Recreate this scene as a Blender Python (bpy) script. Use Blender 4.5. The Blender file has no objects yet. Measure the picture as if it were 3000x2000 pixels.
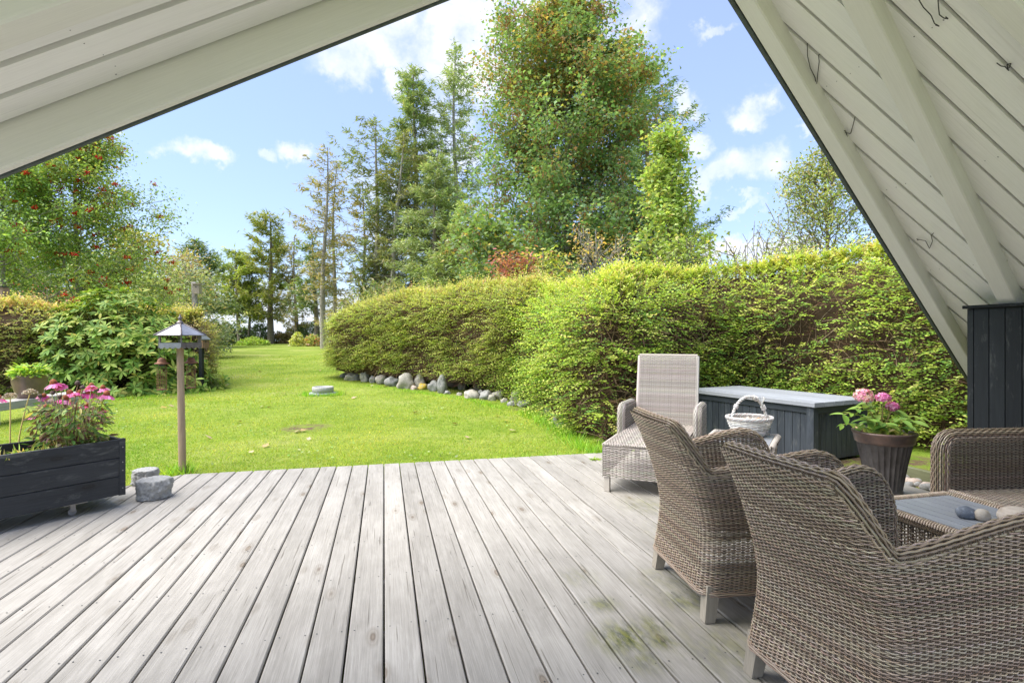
import bpy, math, random
import numpy as np
from mathutils import Vector, noise as mnoise

R = math.radians
rng = np.random.default_rng(7)
random.seed(7)
sc = bpy.context.scene
COL = sc.collection

# ---------------------------------------------------------------- camera
EYE = 1.25
F = 1600.0            # focal length in pixels of the 3000 px wide photograph
HZ = 988.0            # row of the horizon
cam = bpy.data.cameras.new('camera')
cam.sensor_width = 36.0
cam.lens = F / 3000.0 * 36.0
cam.shift_y = -(1000.0 - HZ) / 3000.0
cam.clip_start = 0.05
cam.clip_end = 6000
camo = bpy.data.objects.new('camera', cam)
camo.location = (0, 0, EYE)
camo.rotation_euler = (R(90), 0, 0)
COL.objects.link(camo)
sc.camera = camo

# ---------------------------------------------------------------- sun, sky, exposure
SUN_DIR = Vector((-0.62, -0.14, 1.0)).normalized()     # towards the sun
sun = bpy.data.lights.new('sun', 'SUN')
sun.energy = 3.4
sun.angle = R(65)
sun.color = (1.0, 0.96, 0.90)
suno = bpy.data.objects.new('sun', sun)
suno.rotation_euler = (-SUN_DIR).to_track_quat('-Z', 'Y').to_euler()
COL.objects.link(suno)

world = bpy.data.worlds.new('World')
sc.world = world
world.use_nodes = True
SKY_STRENGTH = 0.105
sc.view_settings.view_transform = 'Standard'
sc.view_settings.look = 'None'
sc.view_settings.gamma = 1.0
sc.view_settings.use_curve_mapping = False
sc.view_settings.exposure = 1.36


def build_sky():
    nt = world.node_tree
    nt.nodes.clear()
    N, L = nt.nodes.new, nt.links.new
    out = N('ShaderNodeOutputWorld')
    bg = N('ShaderNodeBackground')
    bg.inputs['Strength'].default_value = SKY_STRENGTH
    L(bg.outputs[0], out.inputs[0])
    sky = N('ShaderNodeTexSky')
    sky.sky_type = 'NISHITA'
    sky.sun_disc = False
    sky.sun_elevation = math.asin(SUN_DIR.z)
    sky.sun_rotation = math.atan2(SUN_DIR.x, SUN_DIR.y)
    sky.air_density = 1.0
    sky.dust_density = 0.6
    sky.ozone_density = 4.0
    tc = N('ShaderNodeTexCoord')
    d = tc.outputs['Generated']
    # soft warp of the direction so that clouds get ragged edges
    n1 = N('ShaderNodeTexNoise')
    n1.inputs['Scale'].default_value = 9.0
    n1.inputs['Detail'].default_value = 7
    n1.inputs['Roughness'].default_value = 0.62
    L(d, n1.inputs['Vector'])
    sub = N('ShaderNodeVectorMath'); sub.operation = 'SUBTRACT'
    L(n1.outputs['Color'], sub.inputs[0]); sub.inputs[1].default_value = (0.5, 0.5, 0.5)
    scl = N('ShaderNodeVectorMath'); scl.operation = 'SCALE'
    L(sub.outputs[0], scl.inputs[0]); scl.inputs['Scale'].default_value = 0.16
    wd = N('ShaderNodeVectorMath'); wd.operation = 'ADD'
    L(d, wd.inputs[0]); L(scl.outputs[0], wd.inputs[1])
    prev = None

    def ray(px, py):
        return Vector(((px - 1500) / F, 1, (HZ - py) / F)).normalized()
    # clouds: direction, half width, half height, density
    blobs = []
    for px, py, rx, rz, dn in [
        (1150, 130, 190, 75, 1.0), (1330, 60, 260, 110, 1.1), (1560, 40, 260, 120, 1.1), (1830, 60, 130, 75, 1.0),
        (1010, 190, 95, 50, .85), (1190, 250, 70, 55, .9), (1370, 200, 190, 120, 1.0), (1300, 420, 110, 90, .8),
        (600, 450, 68, 36, .92), (760, 460, 36, 24, .55), (865, 462, 62, 36, .92), (340, 395, 50, 30, .9),
        (2200, 325, 66, 48, .95), (2360, 368, 30, 22, .8), (2200, 500, 120, 58, .85), (2110, 545, 80, 36, .6),
        (2130, 75, 60, 18, .5), (2010, 300, 50, 36, .7), (2180, 740, 190, 48, 1.0), (2020, 440, 50, 50, .7),
        (900, 900, 560, 70, .75), (1150, 720, 160, 60, .6), (1100, 560, 90, 60, .6), (560, 840, 300, 45, .55),
        (2150, 625, 50, 16, .5), (1980, 470, 45, 55, .6)]:
        blobs.append((ray(px, py), rx / F, rz / F, dn))
    rr = random.Random(3)
    for k in range(26):        # the same fair-weather clouds all round the rest of the sky
        az = rr.uniform(48, 312)
        el = math.degrees(math.asin(rr.uniform(0.04, 0.97)))
        v = Vector((math.sin(R(az)) * math.cos(R(el)), math.cos(R(az)) * math.cos(R(el)), math.sin(R(el))))
        s = rr.uniform(.09, .26)
        blobs.append((v, s, s * rr.uniform(.4, .7), rr.uniform(.8, 1.1)))
    for v, rx, rz, dn in blobs:
        s1 = N('ShaderNodeVectorMath'); s1.operation = 'SUBTRACT'
        L(wd.outputs[0], s1.inputs[0]); s1.inputs[1].default_value = v
        s2 = N('ShaderNodeVectorMath'); s2.operation = 'MULTIPLY'
        L(s1.outputs[0], s2.inputs[0]); s2.inputs[1].default_value = (1 / rx, 1 / rx, 1 / rz)
        s3 = N('ShaderNodeVectorMath'); s3.operation = 'LENGTH'
        L(s2.outputs[0], s3.inputs[0])
        mr = N('ShaderNodeMapRange'); mr.interpolation_type = 'SMOOTHSTEP'
        L(s3.outputs['Value'], mr.inputs['Value'])
        mr.inputs['From Min'].default_value = 1.12
        mr.inputs['From Max'].default_value = 0.45
        mr.inputs['To Min'].default_value = 0
        mr.inputs['To Max'].default_value = dn
        if prev is None:
            prev = mr.outputs[0]
        else:
            mx = N('ShaderNodeMath'); mx.operation = 'MAXIMUM'
            L(prev, mx.inputs[0]); L(mr.outputs[0], mx.inputs[1])
            prev = mx.outputs[0]
    n2 = N('ShaderNodeTexNoise')
    n2.inputs['Scale'].default_value = 16
    n2.inputs['Detail'].default_value = 8
    n2.inputs['Roughness'].default_value = 0.6
    L(d, n2.inputs['Vector'])
    mm = N('ShaderNodeMapRange')
    L(n2.outputs['Fac'], mm.inputs['Value'])
    mm.inputs['From Min'].default_value = 0.32
    mm.inputs['From Max'].default_value = 0.6
    mm.inputs['To Min'].default_value = 0.25
    mm.inputs['To Max'].default_value = 1.0
    ml = N('ShaderNodeMath'); ml.operation = 'MULTIPLY'; ml.use_clamp = True
    L(prev, ml.inputs[0]); L(mm.outputs[0], ml.inputs[1])
    mix = N('ShaderNodeMix'); mix.data_type = 'RGBA'
    L(ml.outputs[0], mix.inputs['Factor'])
    pale = N('ShaderNodeMix'); pale.data_type = 'RGBA'     # thin high haze that pales the blue
    pale.inputs['Factor'].default_value = 0.45
    L(sky.outputs[0], pale.inputs['A'])
    pale.inputs['B'].default_value = (2.7, 3.25, 5.6, 1)
    L(pale.outputs['Result'], mix.inputs['A'])
    mix.inputs['B'].default_value = (4.3, 4.4, 4.6, 1)
    L(mix.outputs['Result'], bg.inputs['Color'])


build_sky()

# ---------------------------------------------------------------- places
SLOPE = 0.0215


def gz(x, y):
    """height of the lawn"""
    return -0.03 + SLOPE * max(0.0, min(y, 48.0) - 7.0)


def G(px, py):
    """point of the lawn seen at a pixel of the photograph"""
    k = (py - HZ) / F
    Y = (EYE + .03) / k
    if Y > 7:
        Y = (EYE + .03 + SLOPE * 7) / (k + SLOPE)
    return Vector(((px - 1500) / F * Y, Y, gz(0, Y)))


def PX(px, Y):
    return (px - 1500) / F * Y


def PZ(py, Y):
    return EYE - (py - HZ) * Y / F


TH = math.atan2(375, 1600)                      # the deck boards run 13 degrees left of straight ahead
LV = Vector((math.cos(TH), math.sin(TH), 0))    # across the boards
RV = Vector((-math.sin(TH), math.cos(TH), 0))   # along the boards


def W(lat, along, z=0.0):
    v = LV * lat + RV * along
    return Vector((v.x, v.y, z))


# ---------------------------------------------------------------- mesh helpers
def A(x):
    return np.asarray(x, dtype=np.float64)


def build(name, parts, mat, parent=None, smooth=False, sub=None, kind=None):
    """parts: list of (V, F, colour); one mesh object"""
    vs, fl, cols, off = [], [], [], 0
    for p in parts:
        V, Fc = A(p[0]).reshape(-1, 3), p[1]
        c = p[2] if len(p) > 2 else None
        Fs = Fc if isinstance(Fc, list) and len(Fc) and isinstance(Fc[0], np.ndarray) and Fc[0].ndim == 2 else [np.asarray(Fc)]
        for f in Fs:
            if len(f) == 0:
                continue
            fl.append((f + off).astype(np.int32))
            if c is None:
                cols.append(np.ones((len(f), 3)))
            else:
                cc = A(c)
                cols.append(np.tile(cc, (len(f), 1)) if cc.ndim == 1 else cc)
        vs.append(V)
        off += len(V)
    V = np.concatenate(vs)
    if sub is not None:
        V = V - A(sub)
    loops = np.concatenate([f.ravel() for f in fl])
    tot = np.concatenate([np.full(len(f), f.shape[1], np.int32) for f in fl])
    start = np.concatenate([[0], np.cumsum(tot)[:-1]]).astype(np.int32)
    me = bpy.data.meshes.new(name)
    me.vertices.add(len(V))
    me.vertices.foreach_set('co', V.astype(np.float32).ravel())
    me.loops.add(len(loops))
    me.loops.foreach_set('vertex_index', loops)
    me.polygons.add(len(tot))
    me.polygons.foreach_set('loop_start', start)
    me.polygons.foreach_set('loop_total', tot)
    me.update(calc_edges=True)
    me.polygons.foreach_set('use_smooth', np.full(len(tot), smooth, dtype=bool))
    at = me.attributes.new('Col', 'FLOAT_COLOR', 'FACE')
    C = np.concatenate(cols)
    at.data.foreach_set('color', np.concatenate([C, np.ones((len(C), 1))], 1).astype(np.float32).ravel())
    me.materials.append(mat)
    return link(name, me, parent, kind)


def link(name, me, parent=None, kind=None):
    o = bpy.data.objects.new(name, me)
    COL.objects.link(o)
    if parent is not None:
        o.parent = parent
    if kind:
        o['kind'] = kind
    return o


def thing(name, label, cat, loc=(0, 0, 0), rz=0.0, group=None):
    o = bpy.data.objects.new(name, None)
    COL.objects.link(o)
    o.empty_display_size = .1
    o.location = loc
    o.rotation_euler = (0, 0, rz)
    return tag(o, label, cat, group)


def tag(o, label, cat, group=None):
    o['label'] = label
    o['category'] = cat
    if group:
        o['group'] = group
    return o


def dup(root, loc, rz, label):
    r = root.copy()
    COL.objects.link(r)
    r.location = loc
    r.rotation_euler = (0, 0, rz)
    r['label'] = label
    for ch in list(root.children):
        c = ch.copy()
        COL.objects.link(c)
        c.parent = r
        for g in ch.children:
            d = g.copy()
            COL.objects.link(d)
            d.parent = c
    return r


def box(c, s, ax=None, ch=0.0):
    """box with centre c, size s, axes ax (3 vectors); chamfered along its first axis when ch > 0"""
    c, s = A(c), A(s) / 2
    X, Y, Z = (A((1, 0, 0)), A((0, 1, 0)), A((0, 0, 1))) if ax is None else [A(a) for a in ax]
    if ch <= 0:
        V = [c + X * s[0] * i + Y * s[1] * j + Z * s[2] * k for i in (-1, 1) for j in (-1, 1) for k in (-1, 1)]
        Fq = np.array([[0, 1, 3, 2], [4, 6, 7, 5], [0, 4, 5, 1], [2, 3, 7, 6], [0, 2, 6, 4], [1, 5, 7, 3]])
        return A(V), Fq
    a, b = s[1], s[2]
    prof = [(-a + ch, -b), (a - ch, -b), (a, -b + ch), (a, b - ch), (a - ch, b), (-a + ch, b), (-a, b - ch), (-a, -b + ch)]
    V = [c + X * s[0] * i + Y * p[0] + Z * p[1] for i in (-1, 1) for p in prof]
    q = np.array([[k, (k + 1) % 8, 8 + (k + 1) % 8, 8 + k] for k in range(8)])
    e = np.array([[7, 6, 5, 4, 3, 2, 1, 0], [8, 9, 10, 11, 12, 13, 14, 15]])
    return A(V), [q, e]


def beam(p0, p1, wdir, w, ddir, d, ch=0.004):
    """bar from p0 to p1 (its outer lower edge), extends w along wdir and d along ddir"""
    p0, p1, wdir, ddir = A(p0), A(p1), A(wdir), A(ddir)
    X = (p1 - p0); L = np.linalg.norm(X); X = X / L
    c = (p0 + p1) / 2 + wdir * w / 2 + ddir * d / 2
    return box(c, (L, w, d), (X, wdir, ddir), ch)


def tube(P, r, sides=6, N=None, ry=None, cap=False, closed=False):
    """tube along P (n,3); r scalar or (n,), N reference normals"""
    P = A(P)
    n = len(P)
    if closed:
        T = np.roll(P, -1, 0) - np.roll(P, 1, 0)
    else:
        T = np.gradient(P, axis=0)
    T /= np.maximum(np.linalg.norm(T, axis=1, keepdims=True), 1e-9)
    if N is None:
        ref = A((0, 0, 1)) if abs(T[:, 2]).mean() < .8 else A((1, 0, 0.1))
        N = np.tile(ref, (n, 1))
    N = N - T * (N * T).sum(1, keepdims=True)
    N /= np.maximum(np.linalg.norm(N, axis=1, keepdims=True), 1e-9)
    B = np.cross(T, N)
    r = np.broadcast_to(A(r), (n,))[:, None, None]
    rb = r if ry is None else np.broadcast_to(A(ry), (n,))[:, None, None]
    a = np.arange(sides) / sides * 2 * np.pi + np.pi / sides
    V = P[:, None, :] + N[:, None, :] * np.cos(a)[None, :, None] * r + B[:, None, :] * np.sin(a)[None, :, None] * rb
    V = V.reshape(-1, 3)
    i = np.arange(n if closed else n - 1)[:, None]
    j = np.arange(sides)[None, :]
    j2 = (j + 1) % sides
    i2 = (i + 1) % n
    Fq = np.stack([i * sides + j, i * sides + j2, i2 * sides + j2, i2 * sides + j], -1).reshape(-1, 4)
    if cap:
        return V, [Fq, np.array([list(range(sides))[::-1], [(n - 1) * sides + k for k in range(sides)]])]
    return V, Fq


def lathe(prof, seg=32, c=(0, 0, 0), wob=None):
    """prof: list of (r, z)"""
    prof = A(prof)
    a = np.arange(seg) / seg * 2 * np.pi
    r = prof[:, 0][:, None] * (1 if wob is None else wob(a)[None, :])
    V = np.stack([r * np.cos(a), r * np.sin(a), np.repeat(prof[:, 1][:, None], seg, 1)], -1).reshape(-1, 3) + A(c)
    n = len(prof)
    i = np.arange(n - 1)[:, None]
    j = np.arange(seg)[None, :]
    j2 = (j + 1) % seg
    Fq = np.stack([i * seg + j, i * seg + j2, (i + 1) * seg + j2, (i + 1) * seg + j], -1).reshape(-1, 4)
    return V, Fq


def frames(d, up):
    """orthonormal frames: x along d, z close to up"""
    d = d / np.maximum(np.linalg.norm(d, axis=1, keepdims=True), 1e-9)
    y = np.cross(up, d)
    y /= np.maximum(np.linalg.norm(y, axis=1, keepdims=True), 1e-9)
    z = np.cross(d, y)
    return np.stack([d, y, z], 2)     # columns


def scatter(tV, tF, O, M, S, C):
    """copies of a little template: origins O, frames M, scales S, colours C"""
    tV, O = A(tV), A(O)
    n, k = len(O), len(tV)
    S = np.broadcast_to(A(S), (n,)) if np.ndim(S) < 2 else S
    if np.ndim(S) == 1:
        L = tV[None] * S[:, None, None]
    else:
        L = tV[None] * S[:, None, :]
    V = np.einsum('nij,nkj->nki', M, L) + O[:, None, :]
    Fc = [(np.asarray(f)[None] + (np.arange(n) * k)[:, None, None]).reshape(-1, np.asarray(f).shape[1]) for f in (tF if isinstance(tF, list) else [tF])]
    cc = np.concatenate([np.repeat(A(C), len(np.asarray(f)), 0) for f in (tF if isinstance(tF, list) else [tF])])
    return [(V.reshape(-1, 3), [f for f in Fc], None)], Fc, cc


def scat(tV, tF, O, M, S, C):
    tV = A(tV)
    n, k = len(O), len(tV)
    S = A(S)
    S = np.broadcast_to(S, (n,)) if S.ndim < 2 else S
    L = tV[None] * (S[:, None, None] if S.ndim == 1 else S[:, None, :])
    V = np.einsum('nij,nkj->nki', M, L) + A(O)[:, None, :]
    tF = np.asarray(tF)
    Fc = (tF[None] + (np.arange(n) * k)[:, None, None]).reshape(-1, tF.shape[1])
    return V.reshape(-1, 3), Fc, np.repeat(A(C), len(tF), 0)


def rdir(n):
    v = rng.normal(size=(n, 3))
    return v / np.linalg.norm(v, axis=1, keepdims=True)


def pal(n, cols, w=None, jit=.18):
    cols = A(cols)
    w = None if w is None else A(w) / np.sum(w)
    c = cols[rng.choice(len(cols), n, p=w)]
    return np.clip(c * (1 + rng.normal(size=(n, 1)) * jit) * (1 + rng.normal(size=(n, 3)) * jit * .35), .003, .9)


# leaf templates: x along the leaf, unit length
LEAF6 = (A([(0, 0, 0), (.3, .2, .04), (.72, .17, .03), (1, 0, -.05), (.72, -.17, .03), (.3, -.2, .04)]), np.array([[0, 1, 2, 3], [0, 3, 4, 5]]))
LEAF4 = (A([(0, 0, 0), (.5, .27, .05), (1, 0, 0), (.5, -.27, .05)]), np.array([[0, 1, 2, 3]]))
ROUND = (A([(0, 0, 0), (.28, .33, .05), (.75, .3, .05), (1, 0, 0), (.75, -.3, .05), (.28, -.33, .05)]), np.array([[0, 1, 2, 3], [0, 3, 4, 5]]))
NEEDLE = (A([(0, 0, 0), (.35, -.14, 0), (1, 0, 0), (.35, .14, 0)]), np.array([[0, 1, 2, 3]]))
MAPLE_S = (A([(0, 0, 0), (.32, .46, .05), (.52, .20, .02), (1, 0, -.06), (.52, -.20, .02), (.32, -.46, .05)]), np.array([[0, 1, 2, 3], [0, 3, 4, 5]]))
_a = [(0, .0), (.12, .30), (.30, .22), (.42, .48), (.55, .22), (1, 0)]
MAPLE = (A([(x, y, .04 * abs(y)) for x, y in _a] + [(x, -y, .04 * abs(y)) for x, y in _a[-2:0:-1]]), np.array([[0, 1, 2, 3, 4, 5], [0, 5, 6, 7, 8, 9]]))


# ---------------------------------------------------------------- materials
def new_mat(name):
    m = bpy.data.materials.new(name)
    m.use_nodes = True
    nt = m.node_tree
    b = nt.nodes['Principled BSDF']
    return m, nt, b, nt.nodes.new, nt.links.new


def ramp(nt, pts):
    r = nt.nodes.new('ShaderNodeValToRGB')
    e = r.color_ramp.elements
    while len(e) < len(pts):
        e.new(.5)
    for k, (p, c) in enumerate(pts):
        e[k].position = p
        e[k].color = (*c, 1) if len(c) == 3 else c
    return r


def noise_node(nt, vec, scale, detail=4, rough=.55, dist=0.0):
    n = nt.nodes.new('ShaderNodeTexNoise')
    n.inputs['Scale'].default_value = scale
    n.inputs['Detail'].default_value = detail
    n.inputs['Roughness'].default_value = rough
    n.inputs['Distortion'].default_value = dist
    if vec is not None:
        nt.links.new(vec, n.inputs['Vector'])
    return n


def mul_rgb(nt, a, b, fac=1.0):
    m = nt.nodes.new('ShaderNodeMix')
    m.data_type = 'RGBA'
    m.blend_type = 'MULTIPLY'
    m.inputs['Factor'].default_value = fac
    for s, k in ((a, 'A'), (b, 'B')):
        if isinstance(s, (tuple, list)):
            m.inputs[k].default_value = (*s, 1)
        else:
            nt.links.new(s, m.inputs[k])
    return m.outputs['Result']


def mix_rgb(nt, f, a, b):
    m = nt.nodes.new('ShaderNodeMix')
    m.data_type = 'RGBA'
    if isinstance(f, (int, float)):
        m.inputs['Factor'].default_value = f
    else:
        nt.links.new(f, m.inputs['Factor'])
    for s, k in ((a, 'A'), (b, 'B')):
        if isinstance(s, (tuple, list)):
            m.inputs[k].default_value = (*s, 1)
        else:
            nt.links.new(s, m.inputs[k])
    return m.outputs['Result']


def bump(nt, b, h, strength=.3, dist=.01):
    bp = nt.nodes.new('ShaderNodeBump')
    bp.inputs['Strength'].default_value = strength
    bp.inputs['Distance'].default_value = dist
    nt.links.new(h, bp.inputs['Height'])
    nt.links.new(bp.outputs[0], b.inputs['Normal'])


def m_plain(name, c, rough=.6, var=.25, scale=12, bmp=.2, bd=.004, metal=0.0, spec=.5, c2=None, obj=True):
    m, nt, b, N, L = new_mat(name)
    tc = N('ShaderNodeTexCoord')
    v = tc.outputs['Object']
    n = noise_node(nt, v, scale, 6, .6)
    lo = tuple(x * (1 - var) for x in c) if c2 is None else c2
    hi = tuple(min(1, x * (1 + var)) for x in c) if c2 is None else c
    r = ramp(nt, [(.3, lo), (.7, hi)])
    L(n.outputs['Fac'], r.inputs['Fac'])
    L(r.outputs['Color'], b.inputs['Base Color'])
    b.inputs['Roughness'].default_value = rough
    b.inputs['Metallic'].default_value = metal
    b.inputs['Specular IOR Level'].default_value = spec
    if bmp:
        n2 = noise_node(nt, v, scale * 5, 5, .65)
        bump(nt, b, n2.outputs['Fac'], bmp, bd)
    return m


def m_col(name, rough=.5, trans=0.0, spec=.4, tint=(1, 1, 1)):
    """colour comes from the face attribute; leaves let some light through"""
    m, nt, b, N, L = new_mat(name)
    at = N('ShaderNodeAttribute')
    at.attribute_name = 'Col'
    c = mul_rgb(nt, at.outputs['Color'], tint)
    L(c, b.inputs['Base Color'])
    b.inputs['Roughness'].default_value = rough
    b.inputs['Specular IOR Level'].default_value = spec
    if trans:
        t = N('ShaderNodeBsdfTranslucent')
        tcol = mul_rgb(nt, c, (1.15, 1.2, .55))
        L(tcol, t.inputs['Color'])
        mx = N('ShaderNodeMixShader')
        mx.inputs[0].default_value = trans
        L(b.outputs[0], mx.inputs[1])
        L(t.outputs[0], mx.inputs[2])
        L(mx.outputs[0], nt.nodes['Material Output'].inputs['Surface'])
    return m


def m_wood(name, light, dark, rough=.7, per_obj=.12, knots=True, axis='x', moss=None, grain=1.0, bmp=.35, spec=.3, stretch=1.0, knot_amt=.9, scuff=0.0):
    """weathered timber: grain along the object's local axis, knots, stains; each board its own"""
    m, nt, b, N, L = new_mat(name)
    tc = N('ShaderNodeTexCoord')
    oi = N('ShaderNodeObjectInfo')
    off = N('ShaderNodeVectorMath'); off.operation = 'SCALE'
    cmb = N('ShaderNodeCombineXYZ')
    for k in range(3):
        L(oi.outputs['Random'], cmb.inputs[k])
    L(cmb.outputs[0], off.inputs[0]); off.inputs['Scale'].default_value = 37.0
    add = N('ShaderNodeVectorMath'); add.operation = 'ADD'
    L(tc.outputs['Object'], add.inputs[0]); L(off.outputs[0], add.inputs[1])
    v = add.outputs[0]

    def sc_vec(a, c):
        q = N('ShaderNodeVectorMath'); q.operation = 'MULTIPLY'
        L(v, q.inputs[0])
        s = [c, c, c]
        s['xyz'.index(axis)] = a
        q.inputs[1].default_value = s
        return q.outputs[0]
    patch = noise_node(nt, sc_vec(2.0 * stretch, 7 * stretch), 1.0, 6, .66, .4)
    lines = noise_node(nt, sc_vec(2.4 * stretch, 95 * stretch), 1.0, 5, .72, .25)
    fine = noise_node(nt, sc_vec(5 * stretch, 210 * stretch), 1.0, 3, .7)
    rp = ramp(nt, [(.22, dark), (.47, tuple((a + c) / 2 for a, c in zip(light, dark))), (.66, light)])
    mm = N('ShaderNodeMix')
    mm.data_type = 'FLOAT'
    mm.inputs['Factor'].default_value = .42
    L(patch.outputs['Fac'], mm.inputs['A'])
    L(lines.outputs['Fac'], mm.inputs['B'])
    L(mm.outputs['Result'], rp.inputs['Fac'])
    c = rp.outputs['Color']
    rf = ramp(nt, [(.3, (.80, .80, .79)), (.6, (1, 1, 1))])
    L(fine.outputs['Fac'], rf.inputs['Fac'])
    c = mul_rgb(nt, c, rf.outputs['Color'], grain)
    if knots:
        vo = N('ShaderNodeTexVoronoi')
        vo.inputs['Scale'].default_value = 1.0
        L(sc_vec(2.3, 6.5), vo.inputs['Vector'])
        rk = ramp(nt, [(0, (.55, .47, .40)), (.05, (.66, .58, .50)), (.075, (.45, .38, .32)), (.10, (.80, .77, .73)), (.13, (.92, .90, .88)), (.15, (.80, .78, .75)), (.22, (1, 1, 1))])
        L(vo.outputs['Distance'], rk.inputs['Fac'])
        c = mul_rgb(nt, c, rk.outputs['Color'], knot_amt)
        # short checks and cracks along the grain
        ck = noise_node(nt, sc_vec(2.2, 95), 1.0, 1, .4, .6)
        rc = ramp(nt, [(.27, (.45, .43, .40)), (.31, (1, 1, 1))])
        L(ck.outputs['Fac'], rc.inputs['Fac'])
        c = mul_rgb(nt, c, rc.outputs['Color'], knot_amt * .9)
    rr = N('ShaderNodeMapRange')
    L(oi.outputs['Random'], rr.inputs['Value'])
    rr.inputs['To Min'].default_value = 1 - per_obj
    rr.inputs['To Max'].default_value = 1 + per_obj
    cv = N('ShaderNodeCombineColor')
    for k in range(3):
        L(rr.outputs[0], cv.inputs[k])
    c = mul_rgb(nt, c, cv.outputs[0])
    if moss:
        ge = N('ShaderNodeNewGeometry')
        n3 = noise_node(nt, sc_vec(7, 26), 1.0, 6, .7)
        prev = None
        for (cx, cy, rad, amt) in moss:
            s1 = N('ShaderNodeVectorMath'); s1.operation = 'DISTANCE'
            L(ge.outputs['Position'], s1.inputs[0]); s1.inputs[1].default_value = (cx, cy, 0)
            mr = N('ShaderNodeMapRange'); mr.interpolation_type = 'SMOOTHSTEP'
            L(s1.outputs['Value'], mr.inputs['Value'])
            mr.inputs['From Min'].default_value = rad; mr.inputs['From Max'].default_value = 0
            mr.inputs['To Max'].default_value = amt
            if prev is None:
                prev = mr.outputs[0]
            else:
                q = N('ShaderNodeMath'); q.operation = 'MAXIMUM'
                L(prev, q.inputs[0]); L(mr.outputs[0], q.inputs[1]); prev = q.outputs[0]
        r3 = ramp(nt, [(.33, (0, 0, 0)), (.55, (1, 1, 1))])
        L(n3.outputs['Fac'], r3.inputs['Fac'])
        q = N('ShaderNodeMath'); q.operation = 'MULTIPLY'; q.use_clamp = True
        L(prev, q.inputs[0]); L(r3.outputs['Color'], q.inputs[1])
        n4 = noise_node(nt, sc_vec(14, 40), 1.0, 3, .6)
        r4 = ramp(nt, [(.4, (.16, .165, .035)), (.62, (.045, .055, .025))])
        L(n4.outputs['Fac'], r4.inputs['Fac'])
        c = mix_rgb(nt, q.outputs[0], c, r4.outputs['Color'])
    if scuff:
        n5 = noise_node(nt, sc_vec(4, 16), 1.0, 7, .72, .4)
        r5 = ramp(nt, [(.56, (0, 0, 0)), (.72, (1, 1, 1))])
        L(n5.outputs['Fac'], r5.inputs['Fac'])
        q = N('ShaderNodeMath'); q.operation = 'MULTIPLY'
        L(r5.outputs['Color'], q.inputs[0]); q.inputs[1].default_value = scuff
        c = mix_rgb(nt, q.outputs[0], c, (.23, .235, .21))
    L(c, b.inputs['Base Color'])
    b.inputs['Roughness'].default_value = rough
    b.inputs['Specular IOR Level'].default_value = spec
    hm = N('ShaderNodeMath'); hm.operation = 'ADD'
    L(lines.outputs['Fac'], hm.inputs[0]); L(fine.outputs['Fac'], hm.inputs[1])
    bump(nt, b, hm.outputs[0], bmp, .003)
    return m


M = {}
_m1, _m2, _m3, _m4, _m5 = W(0, 0), None, None, None, None


def deck_at(px, py):
    Y = F * EYE / (py - HZ)
    return ((px - 1500) / F * Y, Y)


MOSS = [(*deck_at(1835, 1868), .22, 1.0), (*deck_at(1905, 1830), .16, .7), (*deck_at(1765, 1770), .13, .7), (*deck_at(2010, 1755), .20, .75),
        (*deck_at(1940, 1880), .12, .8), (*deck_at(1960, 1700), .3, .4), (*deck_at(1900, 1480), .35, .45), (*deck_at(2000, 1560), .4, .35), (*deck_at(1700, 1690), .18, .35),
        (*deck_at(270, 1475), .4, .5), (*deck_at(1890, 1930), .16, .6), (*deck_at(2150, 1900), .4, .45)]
M['deck'] = m_wood('weathered_deck_wood', (.425, .398, .352), (.215, .198, .168), rough=.75, per_obj=.10, moss=MOSS)
M['joist'] = m_wood('old_joist_wood', (.16, .14, .12), (.08, .07, .06), knots=False)
M['white_wood'] = m_wood('white_painted_wood', (.885, .875, .85), (.82, .81, .785), rough=.55, per_obj=.03, knots=True, knot_amt=.13, grain=.35, bmp=.12)
M['grey_paint'] = m_wood('cream_painted_beam', (.79, .77, .725), (.71, .69, .645), rough=.5, per_obj=.02, knots=False, grain=.3, bmp=.15)
M['black_wood'] = m_wood('black_stained_wood', (.015, .018, .019), (.006, .0075, .008), rough=.68, per_obj=.3, knots=False, axis='z', bmp=.5, spec=.25, scuff=.22)
M['blue_wood'] = m_wood('blue_black_stained_wood', (.058, .068, .080), (.016, .020, .025), rough=.42, per_obj=.25, knots=False, axis='z', bmp=.5, scuff=.35)
M['box_top'] = m_wood('faded_grey_lid', (.34, .355, .375), (.24, .255, .275), rough=.55, per_obj=.12, knots=False, bmp=.4)
M['planter'] = m_wood('black_planter_wood', (.040, .043, .046), (.016, .018, .020), rough=.5, per_obj=.15, knots=True, scuff=.35, bmp=.4,)
M['dark_trim'] = m_plain('dark_roof_trim', (.055, .07, .065), .6, .3, 20)
M['roofing'] = m_plain('roofing_felt', (.06, .06, .06), .9, .3, 30)
M['teak'] = m_wood('pale_teak_legs', (.42, .37, .29), (.26, .23, .18), rough=.6, axis='z', knots=False)
M['post'] = m_wood('grey_brown_post', (.48, .35, .23), (.29, .21, .14), rough=.8, axis='z', knots=False, bmp=.6)
M['bench'] = m_wood('bleached_bench_wood', (.56, .53, .48), (.40, .37, .33), rough=.8)
M['boxwood'] = m_wood('pale_bird_box_wood', (.50, .42, .30), (.34, .28, .2), rough=.8, axis='z', knots=False)
M['wicker'] = m_col('brown_grey_wicker', .30, 0, .6, (1.07, .99, .89))
M['pale_wicker'] = m_col('bleached_wicker', .45, 0, .4)
M['leaf'] = m_col('leaves', .5, .42, .3, (1.78, 1.6, 1.8))
M['gloss_leaf'] = m_col('leathery_leaves', .5, .30, .2, (1.35, 1.3, 1.05))
M['needle'] = m_col('needles', .6, .3, .25, (2.2, 1.85, 1.8))
M['twig'] = m_col('twigs', .85, 0, .15, (1.3, 1.3, 1.3))
M['petal'] = m_col('petals', .6, .3, .2)
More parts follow.
